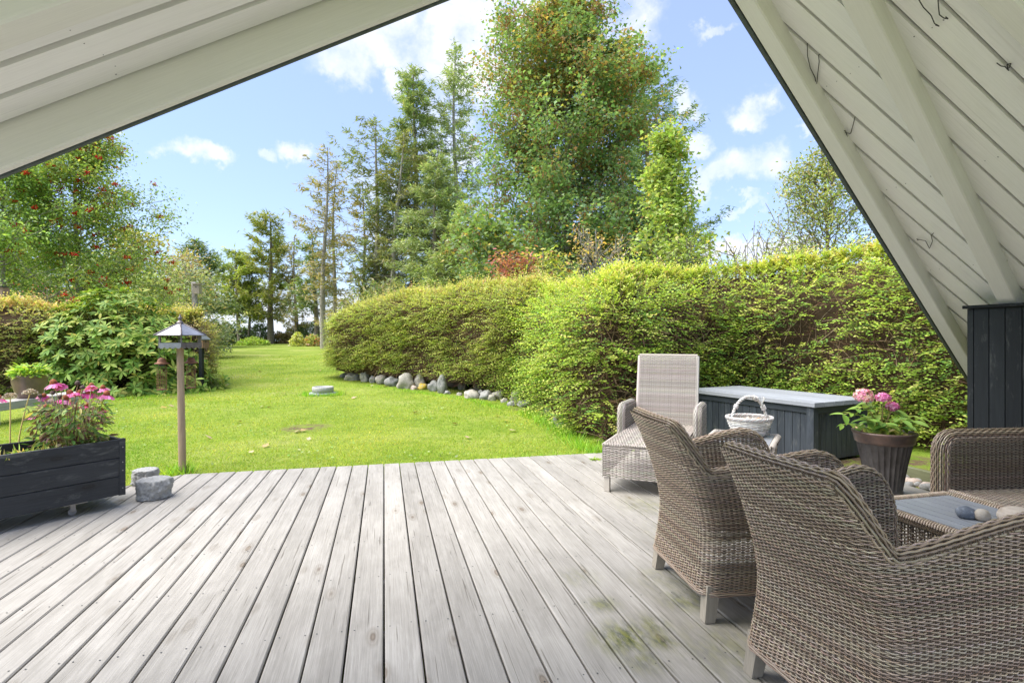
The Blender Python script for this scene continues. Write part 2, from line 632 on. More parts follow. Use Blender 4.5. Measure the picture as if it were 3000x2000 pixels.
M['bark'] = m_plain('bark', (.20, .165, .125), .9, .45, 14, .8, .02)
M['grey_bark'] = m_plain('pale_grey_bark', (.33, .30, .25), .9, .4, 12, .8, .02)
M['granite'] = m_plain('granite', (.70, .69, .65), .85, .45, 60, 1.0, .02, c2=(.44, .435, .40))
M['zinc'] = m_plain('weathered_zinc', (.27, .275, .295), .42, .25, 14, .1, .002, .55)
M['copper'] = m_plain('aged_dark_copper', (.17, .145, .135), .45, .4, 18, .1, .002, .5)
M['rust'] = m_plain('rusty_iron', (.20, .085, .045), .7, .4, 25, .3, .003, .2)
M['wire'] = m_plain('dark_wire', (.03, .03, .03), .5, .2, 10, 0)
M['steel'] = m_plain('zinc_plated_steel', (.30, .29, .28), .45, .15, 10, 0, metal=.8)
M['soil'] = m_plain('soil', (.055, .042, .03), .95, .4, 30, .8, .02)

# ================================================================ SETTING
# ---- lawn: one sheet, rising gently away from the house, falling to the sea behind the trees
CORNER_LAT, DECK_END, DECK_R = -1.787, 5.545, 4.30


def deck_limit(lat):
    return DECK_END - max(0.0, CORNER_LAT - lat) * 1.0


def lawn_mat():
    m, nt, b, N, L = new_mat('mown_grass')
    ge = N('ShaderNodeNewGeometry')
    p = ge.outputs['Position']
    n1 = noise_node(nt, p, .55, 5, .6)
    n2 = noise_node(nt, p, 6.0, 6, .7)
    n3 = noise_node(nt, p, 60.0, 4, .7)
    r1 = ramp(nt, [(.3, (.190, .275, .035)), (.5, (.285, .36, .055)), (.72, (.41, .425, .13))])
    L(n1.outputs['Fac'], r1.inputs['Fac'])
    r2 = ramp(nt, [(.3, (.62, .70, .6)), (.55, (1, 1, 1)), (.8, (1.0, .95, .8))])
    L(n2.outputs['Fac'], r2.inputs['Fac'])
    r3 = ramp(nt, [(.3, (.5, .55, .45)), (.6, (1, 1, 1))])
    L(n3.outputs['Fac'], r3.inputs['Fac'])
    c = mul_rgb(nt, r1.outputs['Color'], r2.outputs['Color'])
    c = mul_rgb(nt, c, r3.outputs['Color'], .8)
    prev = None
    for (px, py, rad, am) in [(895, 1253, .45, 1), (860, 1258, .3, .8), (930, 1249, .28, .9), (1520, 1197, .33, .9), (345, 1165, .7, .6), (520, 1160, .5, .5), (1500, 1195, .3, .6), (2690, 1420, 1.5, 1), (2620, 1400, 1.4, 1), (2760, 1440, 1.4, 1)]:
        g = G(px, py)
        s = N('ShaderNodeVectorMath'); s.operation = 'DISTANCE'
        L(p, s.inputs[0]); s.inputs[1].default_value = g
        mr = N('ShaderNodeMapRange'); mr.interpolation_type = 'SMOOTHSTEP'
        L(s.outputs['Value'], mr.inputs['Value'])
        mr.inputs['From Min'].default_value = rad; mr.inputs['From Max'].default_value = rad * (.25 if rad < 1 else .8)
        mr.inputs['To Max'].default_value = am
        if prev is None:
            prev = mr.outputs[0]
        else:
            q = N('ShaderNodeMath'); q.operation = 'MAXIMUM'
            L(prev, q.inputs[0]); L(mr.outputs[0], q.inputs[1]); prev = q.outputs[0]
    r4 = ramp(nt, [(.42, (0, 0, 0)), (.55, (1, 1, 1))])
    L(n2.outputs['Fac'], r4.inputs['Fac'])
    q = N('ShaderNodeMath'); q.operation = 'MULTIPLY'
    L(prev, q.inputs[0]); L(r4.outputs['Color'], q.inputs[1])
    c = mix_rgb(nt, q.outputs[0], c, (.15, .105, .065))
    L(c, b.inputs['Base Color'])
    b.inputs['Roughness'].default_value = .9
    b.inputs['Specular IOR Level'].default_value = .1
    bump(nt, b, n3.outputs['Fac'], .8, .03)
    return m


def build_ground():
    xs = np.concatenate([np.linspace(-260, -60, 12), np.linspace(-55, -14, 20), np.arange(-13, 9, .3), np.linspace(9, 55, 22), np.linspace(60, 260, 12)])
    ys = np.concatenate([np.linspace(-60, -4, 10), np.arange(-3, 16, .3), np.linspace(16.5, 47, 40), np.linspace(48, 75, 14), [90, 130]])
    V = np.zeros((len(ys), len(xs), 3))
    for j, y in enumerate(ys):
        for i, x in enumerate(xs):
            z = gz(x, y) + .012 * mnoise.noise((x * .5, y * .5, 0)) * min(1, max(0, (y - 5.6) / 3))
            if y > 48:
                z -= 7.2 * min(1, (y - 48) / 22) ** 1.4
            lat, al = x * LV.x + y * LV.y, x * RV.x + y * RV.y
            if lat < DECK_R - .4 and al < deck_limit(lat) - .5 and lat > -9:
                z = -.34
            V[j, i] = (x, y, z)
    n, k = len(ys), len(xs)
    a = (np.arange(n - 1)[:, None] * k + np.arange(k - 1)[None, :]).ravel()
    Fq = np.stack([a, a + 1, a + k + 1, a + k], 1)
    build('lawn', [(V.reshape(-1, 3), Fq)], lawn_mat(), smooth=True, kind='structure')
    m = m_plain('sea_water', (.10, .16, .20), .15, .1, .05, .3, .05)
    build('sea', [(A([(-4000, 60, -5), (4000, 60, -5), (4000, 5000, -5), (-4000, 5000, -5)]), np.array([[0, 1, 2, 3]]))], m, kind='structure')


build_ground()


# ---- grass blades
def blades(X, Y, h, w, cols, lean=.5):
    n = len(X)
    Z = np.array([gz(x, y) for x, y in zip(X, Y)]) - .004
    a = rng.uniform(0, 2 * np.pi, n)
    s = np.stack([np.cos(a), np.sin(a), np.zeros(n)], 1) * (w / 2)[:, None]
    l = rng.normal(size=(n, 2)) * lean
    tip = np.stack([l[:, 0] * h, l[:, 1] * h, h], 1)
    b = np.stack([X, Y, Z], 1)
    V = np.stack([b - s, b + s, b + tip], 1).reshape(-1, 3)
    return V, np.arange(n * 3).reshape(-1, 3), cols


def build_grass():
    n = 330000
    u = rng.random(n)
    y0, y1 = 4.6, 26.0
    Y = (y0 ** -.35 + u * (y1 ** -.35 - y0 ** -.35)) ** (-1 / .35)
    X = rng.uniform(-1, 1, n) * (.95 * Y + .6)
    lat, al = X * LV.x + Y * LV.y, X * RV.x + Y * RV.y
    lim = DECK_END - np.maximum(0, CORNER_LAT - lat)
    ok = ((al > lim + .015) | (lat > DECK_R + .02)) & (X < np.where(Y > 6.2, 2.2, 6)) & ~((lat > 2.0) & (al < 5.6))
    # bare patches
    for (px, py, r) in [(895, 1253, .3), (930, 1249, .2), (860, 1258, .16), (1520, 1197, .22)]:
        g = G(px, py)
        ok &= ((X - g.x) ** 2 + (Y - g.y) ** 2 > r * r) | (rng.random(n) < .12)
    X, Y = X[ok], Y[ok]
    n = len(X)
    h = rng.uniform(.012, .030, n) * (1 + .02 * Y)
    w = rng.uniform(.0035, .006, n) * (.8 + .11 * Y)
    cols = pal(n, [(.15, .24, .015), (.20, .29, .02), (.27, .32, .035), (.11, .20, .015), (.33, .32, .08)], [4, 4, 3, 2, .7])
    pt = np.array([mnoise.noise((x * .8, y * .8, 3)) for x, y in zip(X, Y)])
    cols *= (1 + .34 * pt)[:, None] * np.stack([1 + .45 * pt, np.ones(n), 1 + .8 * pt], 1)
    parts = [blades(X, Y, h, w, cols, .7)]
    # unmown fringe along the boards, round the post, the stone ring and under the hedge
    fx, fy, fh = [], [], []

    def clump(x, y, k, s, hh):
        fx.extend(x + rng.normal(size=k) * s); fy.extend(y + rng.normal(size=k) * s); fh.extend(rng.uniform(.5, 1.1, k) * hh)
    for lat in np.arange(-4, 2.3, .012):
        p = W(lat, deck_limit(lat) + rng.uniform(.015, .06))
        clump(p.x, p.y, 1, .015, .03 + .035 * max(0, mnoise.noise((lat * 3, 0, 0)) + .2) + (.05 if lat > 1.2 else 0))
    for k in range(9):
        a = k * .7
        clump(-3.13 + .06 * math.cos(a), 5.15 + .06 * math.sin(a), 16, .03, .13)
    g = G(946, 1157)
    for k in range(26):
        a = k / 26 * 6.28
        clump(g.x + .36 * math.cos(a), g.y + .22 * math.sin(a), 22, .05, .10)
    for (px, py, px2, py2) in [(1090, 1128, 1250, 1148), (1250, 1148, 1400, 1170), (1400, 1170, 1500, 1195), (1545, 1207, 1650, 1255), (1650, 1255, 1720, 1305), (1720, 1305, 1790, 1330)]:
        a, b = G(px, py), G(px2, py2)
        for t in np.linspace(0, 1, 26):
            p = a.lerp(b, t)
            clump(p.x - .07, p.y - .16, 14, .08, .05 if px < 1500 else .13)
    for t in np.linspace(0, 1, 40):
        p = G(230, 1178).lerp(G(600, 1150), t)
        clump(p.x, p.y, 14, .12, .06)
    fx, fy, fh = A(fx), A(fy), A(fh)
    lat, al = fx * LV.x + fy * LV.y, fx * RV.x + fy * RV.y
    ok = al > DECK_END - np.maximum(0, CORNER_LAT - lat) + .005
    fx, fy, fh = fx[ok], fy[ok], fh[ok]
    k = len(fx)
    parts.append(blades(fx, fy, fh, np.full(k, .007) + .0007 * fy, pal(k, [(.12, .27, .02), (.18, .34, .03), (.26, .38, .05)]), .45))
    # clover and daisy leaves: low rosettes
    cl = 2600
    Y = rng.uniform(5.0, 11, cl); X = rng.uniform(-1, .2, cl) * Y * .8
    lat, al = X * LV.x + Y * LV.y, X * RV.x + Y * RV.y
    q = np.array([mnoise.noise((x * 1.1, y * 1.1, 9)) for x, y in zip(X, Y)]) > .12
    ok = q & (al > DECK_END - np.maximum(0, CORNER_LAT - lat) + .03)
    X, Y = X[ok], Y[ok]
    Z = np.array([gz(x, y) for x, y in zip(X, Y)]) + .022
    k = len(X)
    d = rdir(k); d[:, 2] = rng.uniform(-.1, .5, k)
    up = np.tile(A((0, 0, 1)), (k, 1)) + rng.normal(size=(k, 3)) * .3
    parts.append(scat(*ROUND, np.stack([X, Y, Z], 1), frames(d, up), rng.uniform(.02, .04, k), pal(k, [(.12, .22, .04), (.17, .27, .06), (.22, .30, .10)])))
    build('grass', parts, M['leaf'], kind='stuff')


build_grass()


# ---- deck
def build_deck():
    root = thing('deck', 'weathered pale grey timber terrace of long boards with clipped corner', 'deck', (0, 0, 0), 0)
    del root['category']
    root['kind'] = 'structure'
    pitch, bw, t = .1490, .1412, .028
    k0, k1 = -29, 28
    ang = math.atan2(RV.y, RV.x)
    screws = []
    for k in range(k0, k1 + 1):
        c = (k + .5) * pitch + random.uniform(-.0008, .0008)
        a_l, a_r = c - bw / 2, c + bw / 2
        e_l = deck_limit(a_l) + random.uniform(-.003, .003)
        e_r = deck_limit(a_r) + (e_l - deck_limit(a_l))
        s = -2.6  # unseen run of boards behind the camera, added to bounce light upwards
        if e_l - s < .2:
            continue
        L = e_l - s
        w = bw / 2
        ch = .005
        prof = [(w - ch, 0), (w, -ch), (w, -t), (-w, -t), (-w, -ch), (-w + ch, 0)]
        V = []
        nseg = 1
        for x in (0, None):
            for (y, z) in prof:       # local y points to the left of the board (-lat)
                xx = 0 if x == 0 else (e_l if y > 0 else e_r) - s
                V.append((xx, y, z))
        q = np.array([[j, (j + 1) % 6, 6 + (j + 1) % 6, 6 + j] for j in range(6)])
        e = np.array([[5, 4, 3, 2, 1, 0], [6, 7, 8, 9, 10, 11]])
        o = build('plank', [(A(V), [q, e])], M['deck'], root)
        p = W(c, s, random.uniform(-.0015, .001))
        o.location = p
        o.rotation_euler = (0, 0, ang)
        for al in np.arange(.35, 5.5, .52):
            if al < e_l - .05:
                for sx in (-.047, .047):
                    q_ = W(c + sx + random.uniform(-.006, .006), al + random.uniform(-.012, .012))
                    screws.append(q_)
    # screws
    a = np.arange(6) / 6 * 2 * np.pi
    tV = np.stack([np.cos(a), np.sin(a), np.zeros(6)], 1)
    O = A([(p.x, p.y, .0012) for p in screws])
    V, Fc, c = scat(tV, np.array([[0, 1, 2, 3, 4, 5]]), O, np.tile(np.eye(3), (len(O), 1, 1)), np.full(len(O), .0036), np.full((len(O), 3), .04))
    build('screw', [(V, Fc, c)], M['wire'], root, kind='stuff')
    for al in np.arange(.35, 5.5, .52):
        x0 = -4.3 if al < 3.0 else -1.787 - (5.5 - al)
        p0, p1 = W(x0, al, -.031), W(4.2, al, -.031)
        o = build('joist', [beam((0, -.024, 0), ((p1 - p0).length, -.024, 0), (0, 1, 0), .048, (0, 0, -1), .12)], M['joist'], root)
        o.location = p0
        o.rotation_euler = (0, 0, math.atan2(LV.y, LV.x))
    # edge board under the front end
    p0, p1 = W(CORNER_LAT, DECK_END - .06, -.031), W(4.25, DECK_END - .06, -.031)
    o = build('edge_board', [beam((0, 0, 0), ((p1 - p0).length, 0, 0), (0, 1, 0), .028, (0, 0, -1), .13)], M['joist'], root)
    o.location = p0
    o.rotation_euler = (0, 0, math.atan2(LV.y, LV.x))


build_deck()

# ---- house: the roof overhang and low side wall
RIDGE_LAT = 1.284
# right slope: underside of the beams z = EYE + 2.757 - .635 lat ; boards .10 above
# left slope: lower edge of the bargeboard z = EYE + 1.248 + .539 lat ; boards .15 above
MR_, MLFT = .635, .539


def zr(lat, up=0.0):
    return EYE + 2.757 - MR_ * lat + up


def zl(lat, up=0.0):
    return EYE + 1.248 + MLFT * lat + up


def build_house():
    root = thing('house', 'white boarded roof overhang of timber house with beams and black side wall', 'house', (0, 0, 0))
    BU_R, BU_L = .10, .15
    # ridge where the board undersides meet
    rl = (2.757 + BU_R - 1.248 - BU_L) / (MR_ + MLFT)
    nR = Vector((LV * MR_) + Vector((0, 0, 1))).normalized()
    sR = (LV - Vector((0, 0, MR_))).normalized()
    sL = (-LV - Vector((0, 0, MLFT))).normalized()
    nL = (-LV * MLFT + Vector((0, 0, 1))).normalized()
    EAVE_R, EAVE_L = 5.7, -2.1  # left slope cut short out of view, shaped to let low light in
    edge_lat = lambda al: 1.695 + (al - 2.397) / .402
    FRONT = 2.23

    def board(al, w, lat0, lat0b, lat1, zf, sdir, nrm, up):
        """board lying along the slope between along al..al+w; its start skewed from lat0 to lat0b"""
        t = .02
        pts = []
        for (l, a) in ((lat0, al), (lat0b, al + w), (lat1, al + w), (lat1, al)):
            pts.append(W(l, a, zf(l, up)))
        ch = .004
        org = pts[0]
        X = sdir; Y = RV; Z = nrm
        V = []
        for dz in (0, t):
            for i, p in enumerate(pts):
                V.append(p + Z * dz)
        V = A([((v - org).dot(X), (v - org).dot(Y), (v - org).dot(Z)) for v in V])
        Fq = np.array([[0, 1, 2, 3], [7, 6, 5, 4], [0, 4, 5, 1], [1, 5, 6, 2], [2, 6, 7, 3], [3, 7, 4, 0]])
        o = build('soffit_board', [(V, Fq)], M['white_wood'], root)
        from mathutils import Matrix
        o.matrix_local = Matrix(((X.x, Y.x, Z.x, org.x), (X.y, Y.y, Z.y, org.y), (X.z, Y.z, Z.z, org.z), (0, 0, 0, 1)))

    pitch, gap = .1435, .018
    al = 2.252 - 14 * pitch
    while al < 4.6:
        a0, a1 = al + gap / 2, al + pitch - gap / 2
        l0 = max(rl, edge_lat(a0) + .02)
        l1 = max(rl, edge_lat(a1) + .02)
        if l1 < EAVE_R - .05:
            board(a0, a1 - a0, l0, l1, EAVE_R, zr, sR, nR, BU_R + random.uniform(-.002, .002))
        al += pitch
    pitch, gap = .1395, .027
    al = 2.195 - pitch * 14
    while al < 2.19:
        a0, a1 = al + gap / 2, al + pitch - gap / 2
        board(a0, a1 - a0, rl, rl, EAVE_L, zl, sL, nL, BU_L + random.uniform(-.002, .002))
        al += pitch
    back = .22
    # second layer behind the gaps, then dark roof covering
    def slab(name, mat, pts, zf, up, t, nrm):
        P = [W(l, a, zf(l, up)) for l, a in pts]
        n = len(P)
        V = A([tuple(p) for p in P] + [tuple(p + nrm * t) for p in P])
        Fl = [np.array([list(range(n))[::-1], [n + k for k in range(n)]]), np.array([[k, (k + 1) % n, n + (k + 1) % n, n + k] for k in range(n)])]
        build(name, [(V, Fl)], mat, root)
    rp = [(rl + .002, back), (EAVE_R, back), (EAVE_R, 2.397 + .402 * (EAVE_R - 1.695) - .012), (rl + .002, 2.397 + .402 * (rl + .002 - 1.695) - .012)]
    lp = [(rl - .002, back), (rl - .002, FRONT - .01), (EAVE_L, FRONT - .01), (EAVE_L, back)]
    slab('backing_layer', M['grey_paint'], rp, zr, BU_R + .045, .02, nR)
    slab('backing_layer', M['grey_paint'], lp, zl, BU_L + .045, .02, nL)
    rp2 = [(rl + .002, back - .05), (EAVE_R + .1, back - .05), (EAVE_R + .1, 2.397 + .402 * (EAVE_R + .1 - 1.695) + .03), (rl + .002, 2.397 + .402 * (rl - 1.695) + .03)]
    lp2 = [(rl - .002, back - .05), (rl - .002, FRONT + .05), (EAVE_L - .1, FRONT + .05), (EAVE_L - .1, back - .05)]
    slab('roof_covering', M['roofing'], rp2, zr, BU_R + .075, .03, nR)
    slab('roof_covering', M['roofing'], lp2, zl, BU_L + .075, .03, nL)

    # nail heads in the boards under the beams
    nails = []
    for k in range(-9, 14):
        for l_ in (2.35, 3.05, 3.75, 4.4):
            for da in (.035, .10):
                a_ = 2.252 + k * .1435 + da + random.uniform(-.008, .008)
                if l_ > edge_lat(a_) + .15:
                    nails.append((W(l_ + random.uniform(-.02, .02), a_, zr(l_, BU_R)), nR))
    for k in range(-12, 0):
        for l_ in (-.9, -.2, .5):
            for da in (.035, .10):
                nails.append((W(l_ + random.uniform(-.02, .02), 2.195 + k * .1395 + da, zl(l_, BU_L)), nL))
    a_ = np.arange(6) / 6 * 2 * np.pi
    tV = np.stack([np.cos(a_), np.sin(a_), a_ * 0], 1)
    O = A([tuple(p - n * .0035 + Vector((0, 0, 0))) for p, n in nails])
    Mf = frames(np.tile(A(RV), (len(O), 1)), A([tuple(n) for p, n in nails]))
    build('nail', [scat(tV, np.array([[0, 1, 2, 3, 4, 5]]), O, Mf, rng.uniform(.0022, .0038, len(O)), np.full((len(O), 3), .16))], M['twig'], root, kind='stuff')
    # beams of the right slope (outer lower edge given)
    def beam_obj(name, p0, p1, wdir, w, ddir, d, mat, ch=.006):
        p0, p1 = Vector(p0), Vector(p1)
        X = (p1 - p0).normalized()
        Z = Vector(ddir) - X * X.dot(Vector(ddir)); Z.normalize()
        Y = Vector(wdir) - X * X.dot(Vector(wdir)) - Z * Z.dot(Vector(wdir)); Y.normalize()
        from mathutils import Matrix
        o = build(name, [beam((0, 0, 0), ((p1 - p0).length, 0, 0), (0, 1, 0), w, (0, 0, 1), d, ch)], mat, root)
        o.matrix_local = Matrix(((X.x, Y.x, Z.x, p0.x), (X.y, Y.y, Z.y, p0.y), (X.z, Y.z, Z.z, p0.z), (0, 0, 0, 1)))
        return o
    top = RIDGE_LAT + .02
    e0 = W(top, 2.397 + .402 * (top - 1.695), zr(top)); e1 = W(5.6, 2.397 + .402 * (5.6 - 1.695), zr(5.6))
    inward = (-RV + LV * .4)
    beam_obj('edge_beam', e0, e1, inward, .098, nR, .1 - .002, M['grey_paint'])
    out = (RV - LV * .4).normalized()
    beam_obj('drip_board', e0 + out * .003 - nR * .003, e1 + out * .003 - nR * .003, out, .026, nR, .145, M['dark_trim'], .003)
    # second, parallel beam standing on the wall
    f = lambda l: 2.035 + .384 * (l - 1.976)
    m0 = W(top + .05, f(top + .05), zr(top + .05)); m1 = W(4.06, f(4.06), zr(4.06))
    beam_obj('brace_beam', m0, m1, inward, .105, nR, .1 - .002, M['grey_paint'])
    # rafter straight down the slope, nearest the camera
    r0 = W(top, 1.675, zr(top)); r1 = W(EAVE_R, 1.675, zr(EAVE_R))
    beam_obj('rafter', r0, r1, -RV, .095, nR, .1 - .002, M['grey_paint'])
    # left slope
    b0 = W(rl - .01, FRONT, zl(rl - .01)); b1 = W(EAVE_L, FRONT, zl(EAVE_L))
    beam_obj('bargeboard', b0, b1, -RV, .035, nL, .15 - .002, M['grey_paint'])
    beam_obj('drip_board', b0 + RV * .003 - nL * .003, b1 + RV * .003 - nL * .003, RV, .019, nL, .2, M['dark_trim'], .003)
    q0 = W(rl - .02, 1.735, zl(rl - .02, .05)); q1 = W(EAVE_L, 1.735, zl(EAVE_L, .05))
    beam_obj('rafter', q0, q1, -RV, .1, nL, .1 - .002, M['grey_paint'])

    zt_ = zr(rl, BU_R)
    o = build('ridge_beam', [beam(W(rl - .07, back, zt_ - .07), W(rl - .07, 2.18, zt_ - .07), LV, .14, (0, 0, 1), .22)], M['grey_paint'], root)
    # low black wall along the right side
    lat, top_z, bottom = 3.95, 1.45, -.02
    far = 2.985
    wb = build('wall', [beam(W(lat + .03, .3, bottom), W(lat + .03, far - .004, bottom), LV, .10, (0, 0, 1), top_z - bottom - .004)], M['black_wood'], root)
    cap = build('wall_cap', [beam(W(lat - .018, .3, top_z - .002), W(lat - .018, far + .012, top_z - .002), LV, .17, (0, 0, 1), .022)], M['black_wood'], wb)
    al = far
    k = 0
    while al > .4:
        w = .045 if k == 0 else .098
        o = build('wall_board', [box((0, 0, (top_z - bottom) / 2), (w - .006, .02, top_z - bottom - .008))], M['black_wood'], wb)
        o.location = W(lat + .018, al - w / 2, bottom)
        o.rotation_euler = (0, 0, math.atan2(RV.y, RV.x))
        al -= w
        k += 1


build_house()


# ---- bits of wire left hanging from the right slope
def hang_wire(pts, label):
    """pts: pixel pairs; the wire hangs just below the boards"""
    P = []
    for (px, py) in pts:
        ray = Vector(((px - 1500) / F, 1, (HZ - py) / F))
        la = ray.x * LV.x + ray.y * LV.y
        t = (2.757 + .085) / (ray.z + MR_ * la)
        P.append(ray * t + Vector((0, 0, EYE)))
    pts3 = A([tuple(p) for p in P])
    # smooth
    t = np.linspace(0, len(pts3) - 1, len(pts3) * 5)
    Q = np.stack([np.interp(t, np.arange(len(pts3)), pts3[:, k]) for k in range(3)], 1)
    o = build('hanging_wire', [tube(Q, .0022, 5, cap=True)], M['wire'], smooth=True)
    tag(o, label, 'wire', 'bits of wire hanging from the roof boards')


hang_wire([(2365, 128), (2366, 165), (2374, 200), (2388, 228), (2392, 262), (2396, 280), (2408, 296), (2396, 284), (2392, 255), (2396, 215), (2400, 180), (2398, 162), (2402, 160)],
          'dark wire hanging in long twisted loop, topmost beside the edge beam')
hang_wire([(2505, 343), (2498, 370), (2492, 392), (2470, 388), (2464, 380), (2478, 385), (2486, 412), (2480, 395)], 'small bent dark wire below the long twisted loop')
hang_wire([(2735, 683), (2728, 690), (2732, 706), (2723, 728), (2712, 706), (2685, 700), (2690, 704)], 'dark wire bent in a triangle above the black wall')
hang_wire([(2692, 0), (2705, 22), (2728, 46), (2738, 70), (2752, 78), (2740, 74)], 'dark wire curving down at the top edge near the mid beam')
hang_wire([(2748, 0), (2750, 25), (2752, 44), (2765, 54), (2778, 56), (2770, 50)], 'short dark wire beside a roof gap at the top right')
hang_wire([(2920, 185), (2932, 194), (2945, 196), (2955, 208), (2950, 190), (2962, 186), (2956, 200)], 'crumpled dark wire nearest the right edge')

# ================================================================ WICKER
def wick(n):
    return pal(n, [(.31, .255, .195), (.38, .32, .25), (.23, .185, .14), (.44, .385, .31)], [4, 4, 2, 2], .12)


def woven_wall(path, top, zb, thick, deform, pitch=.0056, ds=.0215, r=(.0023, .00235), inner_zb=.40, amp=.0042, rollr=None, cbase=None, seed=1):
    """wicker wall along a plan path, its rim following top (list of (s,z)); two skins and a rolled rim"""
    path = A(path)
    seg = np.linalg.norm(np.diff(path, axis=0), axis=1)
    cum = np.concatenate([[0], np.cumsum(seg)])
    Ltot = cum[-1]
    top = A(top)
    tx = np.gradient(path, axis=0)
    tx /= np.linalg.norm(tx, axis=1, keepdims=True)
    nx = np.stack([-tx[:, 1], tx[:, 0]], 1)       # left of the path = outside

    def pos(s, z, inn):
        x = np.interp(s, cum, path[:, 0]); y = np.interp(s, cum, path[:, 1])
        n = np.stack([np.interp(s, cum, nx[:, 0]), np.interp(s, cum, nx[:, 1])], 1)
        n /= np.linalg.norm(n, axis=1, keepdims=True)
        P = np.stack([x - n[:, 0] * inn, y - n[:, 1] * inn, z], 1)
        return deform(P), np.concatenate([n, np.zeros((len(s), 1))], 1)
    ztop = lambda s: np.interp(s, top[:, 0], top[:, 1])
    rad = thick / 2
    parts = []
    ss = np.arange(0, Ltot + ds * .25, ds / 2)
    kk = np.arange(len(ss))
    colr = wick if cbase is None else cbase
    row = 0
    zmax = top[:, 1].max()
    for (inn, sign, z0) in ((0.0, 1, zb), (thick, -1, inner_zb)):
        z = z0 + .004
        while z < zmax - rad * .6:
            ok = ztop(ss) - rad * .75 > z
            row += 1
            idx = np.flatnonzero(ok)
            if len(idx) >= 4:
                for run in np.split(idx, np.flatnonzero(np.diff(idx) > 1) + 1):
                    if len(run) < 4:
                        continue
                    s = ss[run]
                    wob = .0007 * np.sin(s * 31 + row * 1.7) + rng.normal(0, .0004)
                    P, Nn = pos(s, np.full(len(s), z) + wob, inn)
                    P = P + Nn * (sign * amp * np.where(kk[run] % 2 == 0, np.where((kk[run] // 2 + row) % 2 == 0, 1, -1), 0))[:, None]
                    V, Fq = tube(P, r[0], 4, Nn, r[1])
                    parts.append((V, Fq, colr(1)[0] * np.ones((len(Fq), 3))))
            z += pitch
    # stakes
    for s in np.arange(ds * .0, Ltot + 1e-6, ds):
        for inn, z0 in ((0.0, zb), (thick, inner_zb)):
            zt = float(ztop(np.array([s]))[0]) - rad * .5
            if zt - z0 < .03:
                continue
            zz = np.linspace(z0, zt, max(4, int((zt - z0) / .045)))
            for dsx in (-.0028, .0028):
                P, Nn = pos(np.full(len(zz), s + dsx), zz, inn)
                V, Fq = tube(P, .0024, 3, Nn)
                parts.append((V, Fq, A((.10, .08, .062)) * np.ones((len(Fq), 3))))
    # rolled rim of lengthwise strands
    tl = np.concatenate([[0], np.cumsum(np.linalg.norm(np.diff(top, axis=0), axis=1))])
    u = np.arange(0, tl[-1], .011)
    s = np.interp(u, tl, top[:, 0]); z = np.interp(u, tl, top[:, 1])
    C, Nn = pos(s, z - rad, rad)
    T = np.gradient(C, axis=0); T /= np.linalg.norm(T, axis=1, keepdims=True)
    Nn = Nn - T * (Nn * T).sum(1, keepdims=True); Nn /= np.linalg.norm(Nn, axis=1, keepdims=True)
    U = np.cross(T, Nn)
    if U[len(U) // 2, 2] < 0:
        U = -U
    k = np.arange(len(u))
    na = max(7, int(np.pi * rad / .0078))
    for j in range(na):
        a = -.35 + (np.pi + .7) * j / (na - 1)
        rr_ = rad * 1.03 + .0030 * np.cos(k * np.pi / 2 * 1.0 + np.pi * (j % 2))
        O = Nn * np.cos(a) + U * np.sin(a)
        P = C + O * rr_[:, None]
        V, Fq = tube(P, .0032, 4, O, .0042)
        parts.append((V, Fq, colr(1)[0] * np.ones((len(Fq), 3))))
    # two dark strands that lash the inside of the rim
    return parts


def woven_sheet(o, U, Vv, pitch=.009, ds=.024, r=(.003, .0038), amp=.0036, cbase=None, back=True, skip=0.0):
    """flat woven panel: strands run along U, stakes along V; normal U x V"""
    o, U, Vv = A(o), A(U), A(Vv)
    lu, lv = np.linalg.norm(U), np.linalg.norm(Vv)
    u, v = U / lu, Vv / lv
    n = np.cross(u, v)
    colr = wick if cbase is None else cbase
    parts = []
    ss = np.arange(0, lu + ds * .25, ds / 2)
    ss = ss[ss <= lu]
    k = np.arange(len(ss))
    row = 0
    for t in np.arange(pitch / 2, lv, pitch):
        row += 1
        P = o + u * ss[:, None] + v * (t + .0006 * np.sin(ss * 30 + row))[:, None] + n * (amp * np.where(k % 2 == 0, np.where(((k // 2) + row) % 2 == 0, 1, -1), 0))[:, None]
        V, Fq = tube(P, r[0], 4, np.tile(n, (len(ss), 1)), r[1])
        parts.append((V, Fq, colr(1)[0] * np.ones((len(Fq), 3))))
    for s in np.arange(0, lu + 1e-6, ds):
        tt = np.linspace(0, lv, max(3, int(lv / .06)))
        P = o + u * s + v * tt[:, None]
        V, Fq = tube(P, .0030, 4, np.tile(n, (len(tt), 1)))
        parts.append((V, Fq, (colr(1)[0] * .8) * np.ones((len(Fq), 3))))
    return parts


def rope(P, rad, strands=6, twist=60, r=.0045, cbase=None):
    """bar wrapped round and round with cane"""
    P = A(P)
    L = np.linalg.norm(P[-1] - P[0])
    t = (P[-1] - P[0]) / L
    a = A((0, 0, 1)) if abs(t[2]) < .8 else A((1, 0, 0))
    b = np.cross(t, a); b /= np.linalg.norm(b); a = np.cross(b, t)
    turns = L / (2 * r * .98)
    n = int(turns * 9)
    u = np.linspace(0, 1, n)
    ang = u * turns * 2 * np.pi
    Q = P[0] + t * (u * L)[:, None] + (a * np.cos(ang)[:, None] + b * np.sin(ang)[:, None]) * rad
    V, Fq = tube(Q, r * .8, 4, cap=False)
    c = wick(n - 1) if cbase is None else cbase(n - 1)
    c = np.repeat(c, 4, 0) * .5 + c.mean(0) * .5
    return [(V, Fq, c[:len(Fq)])]


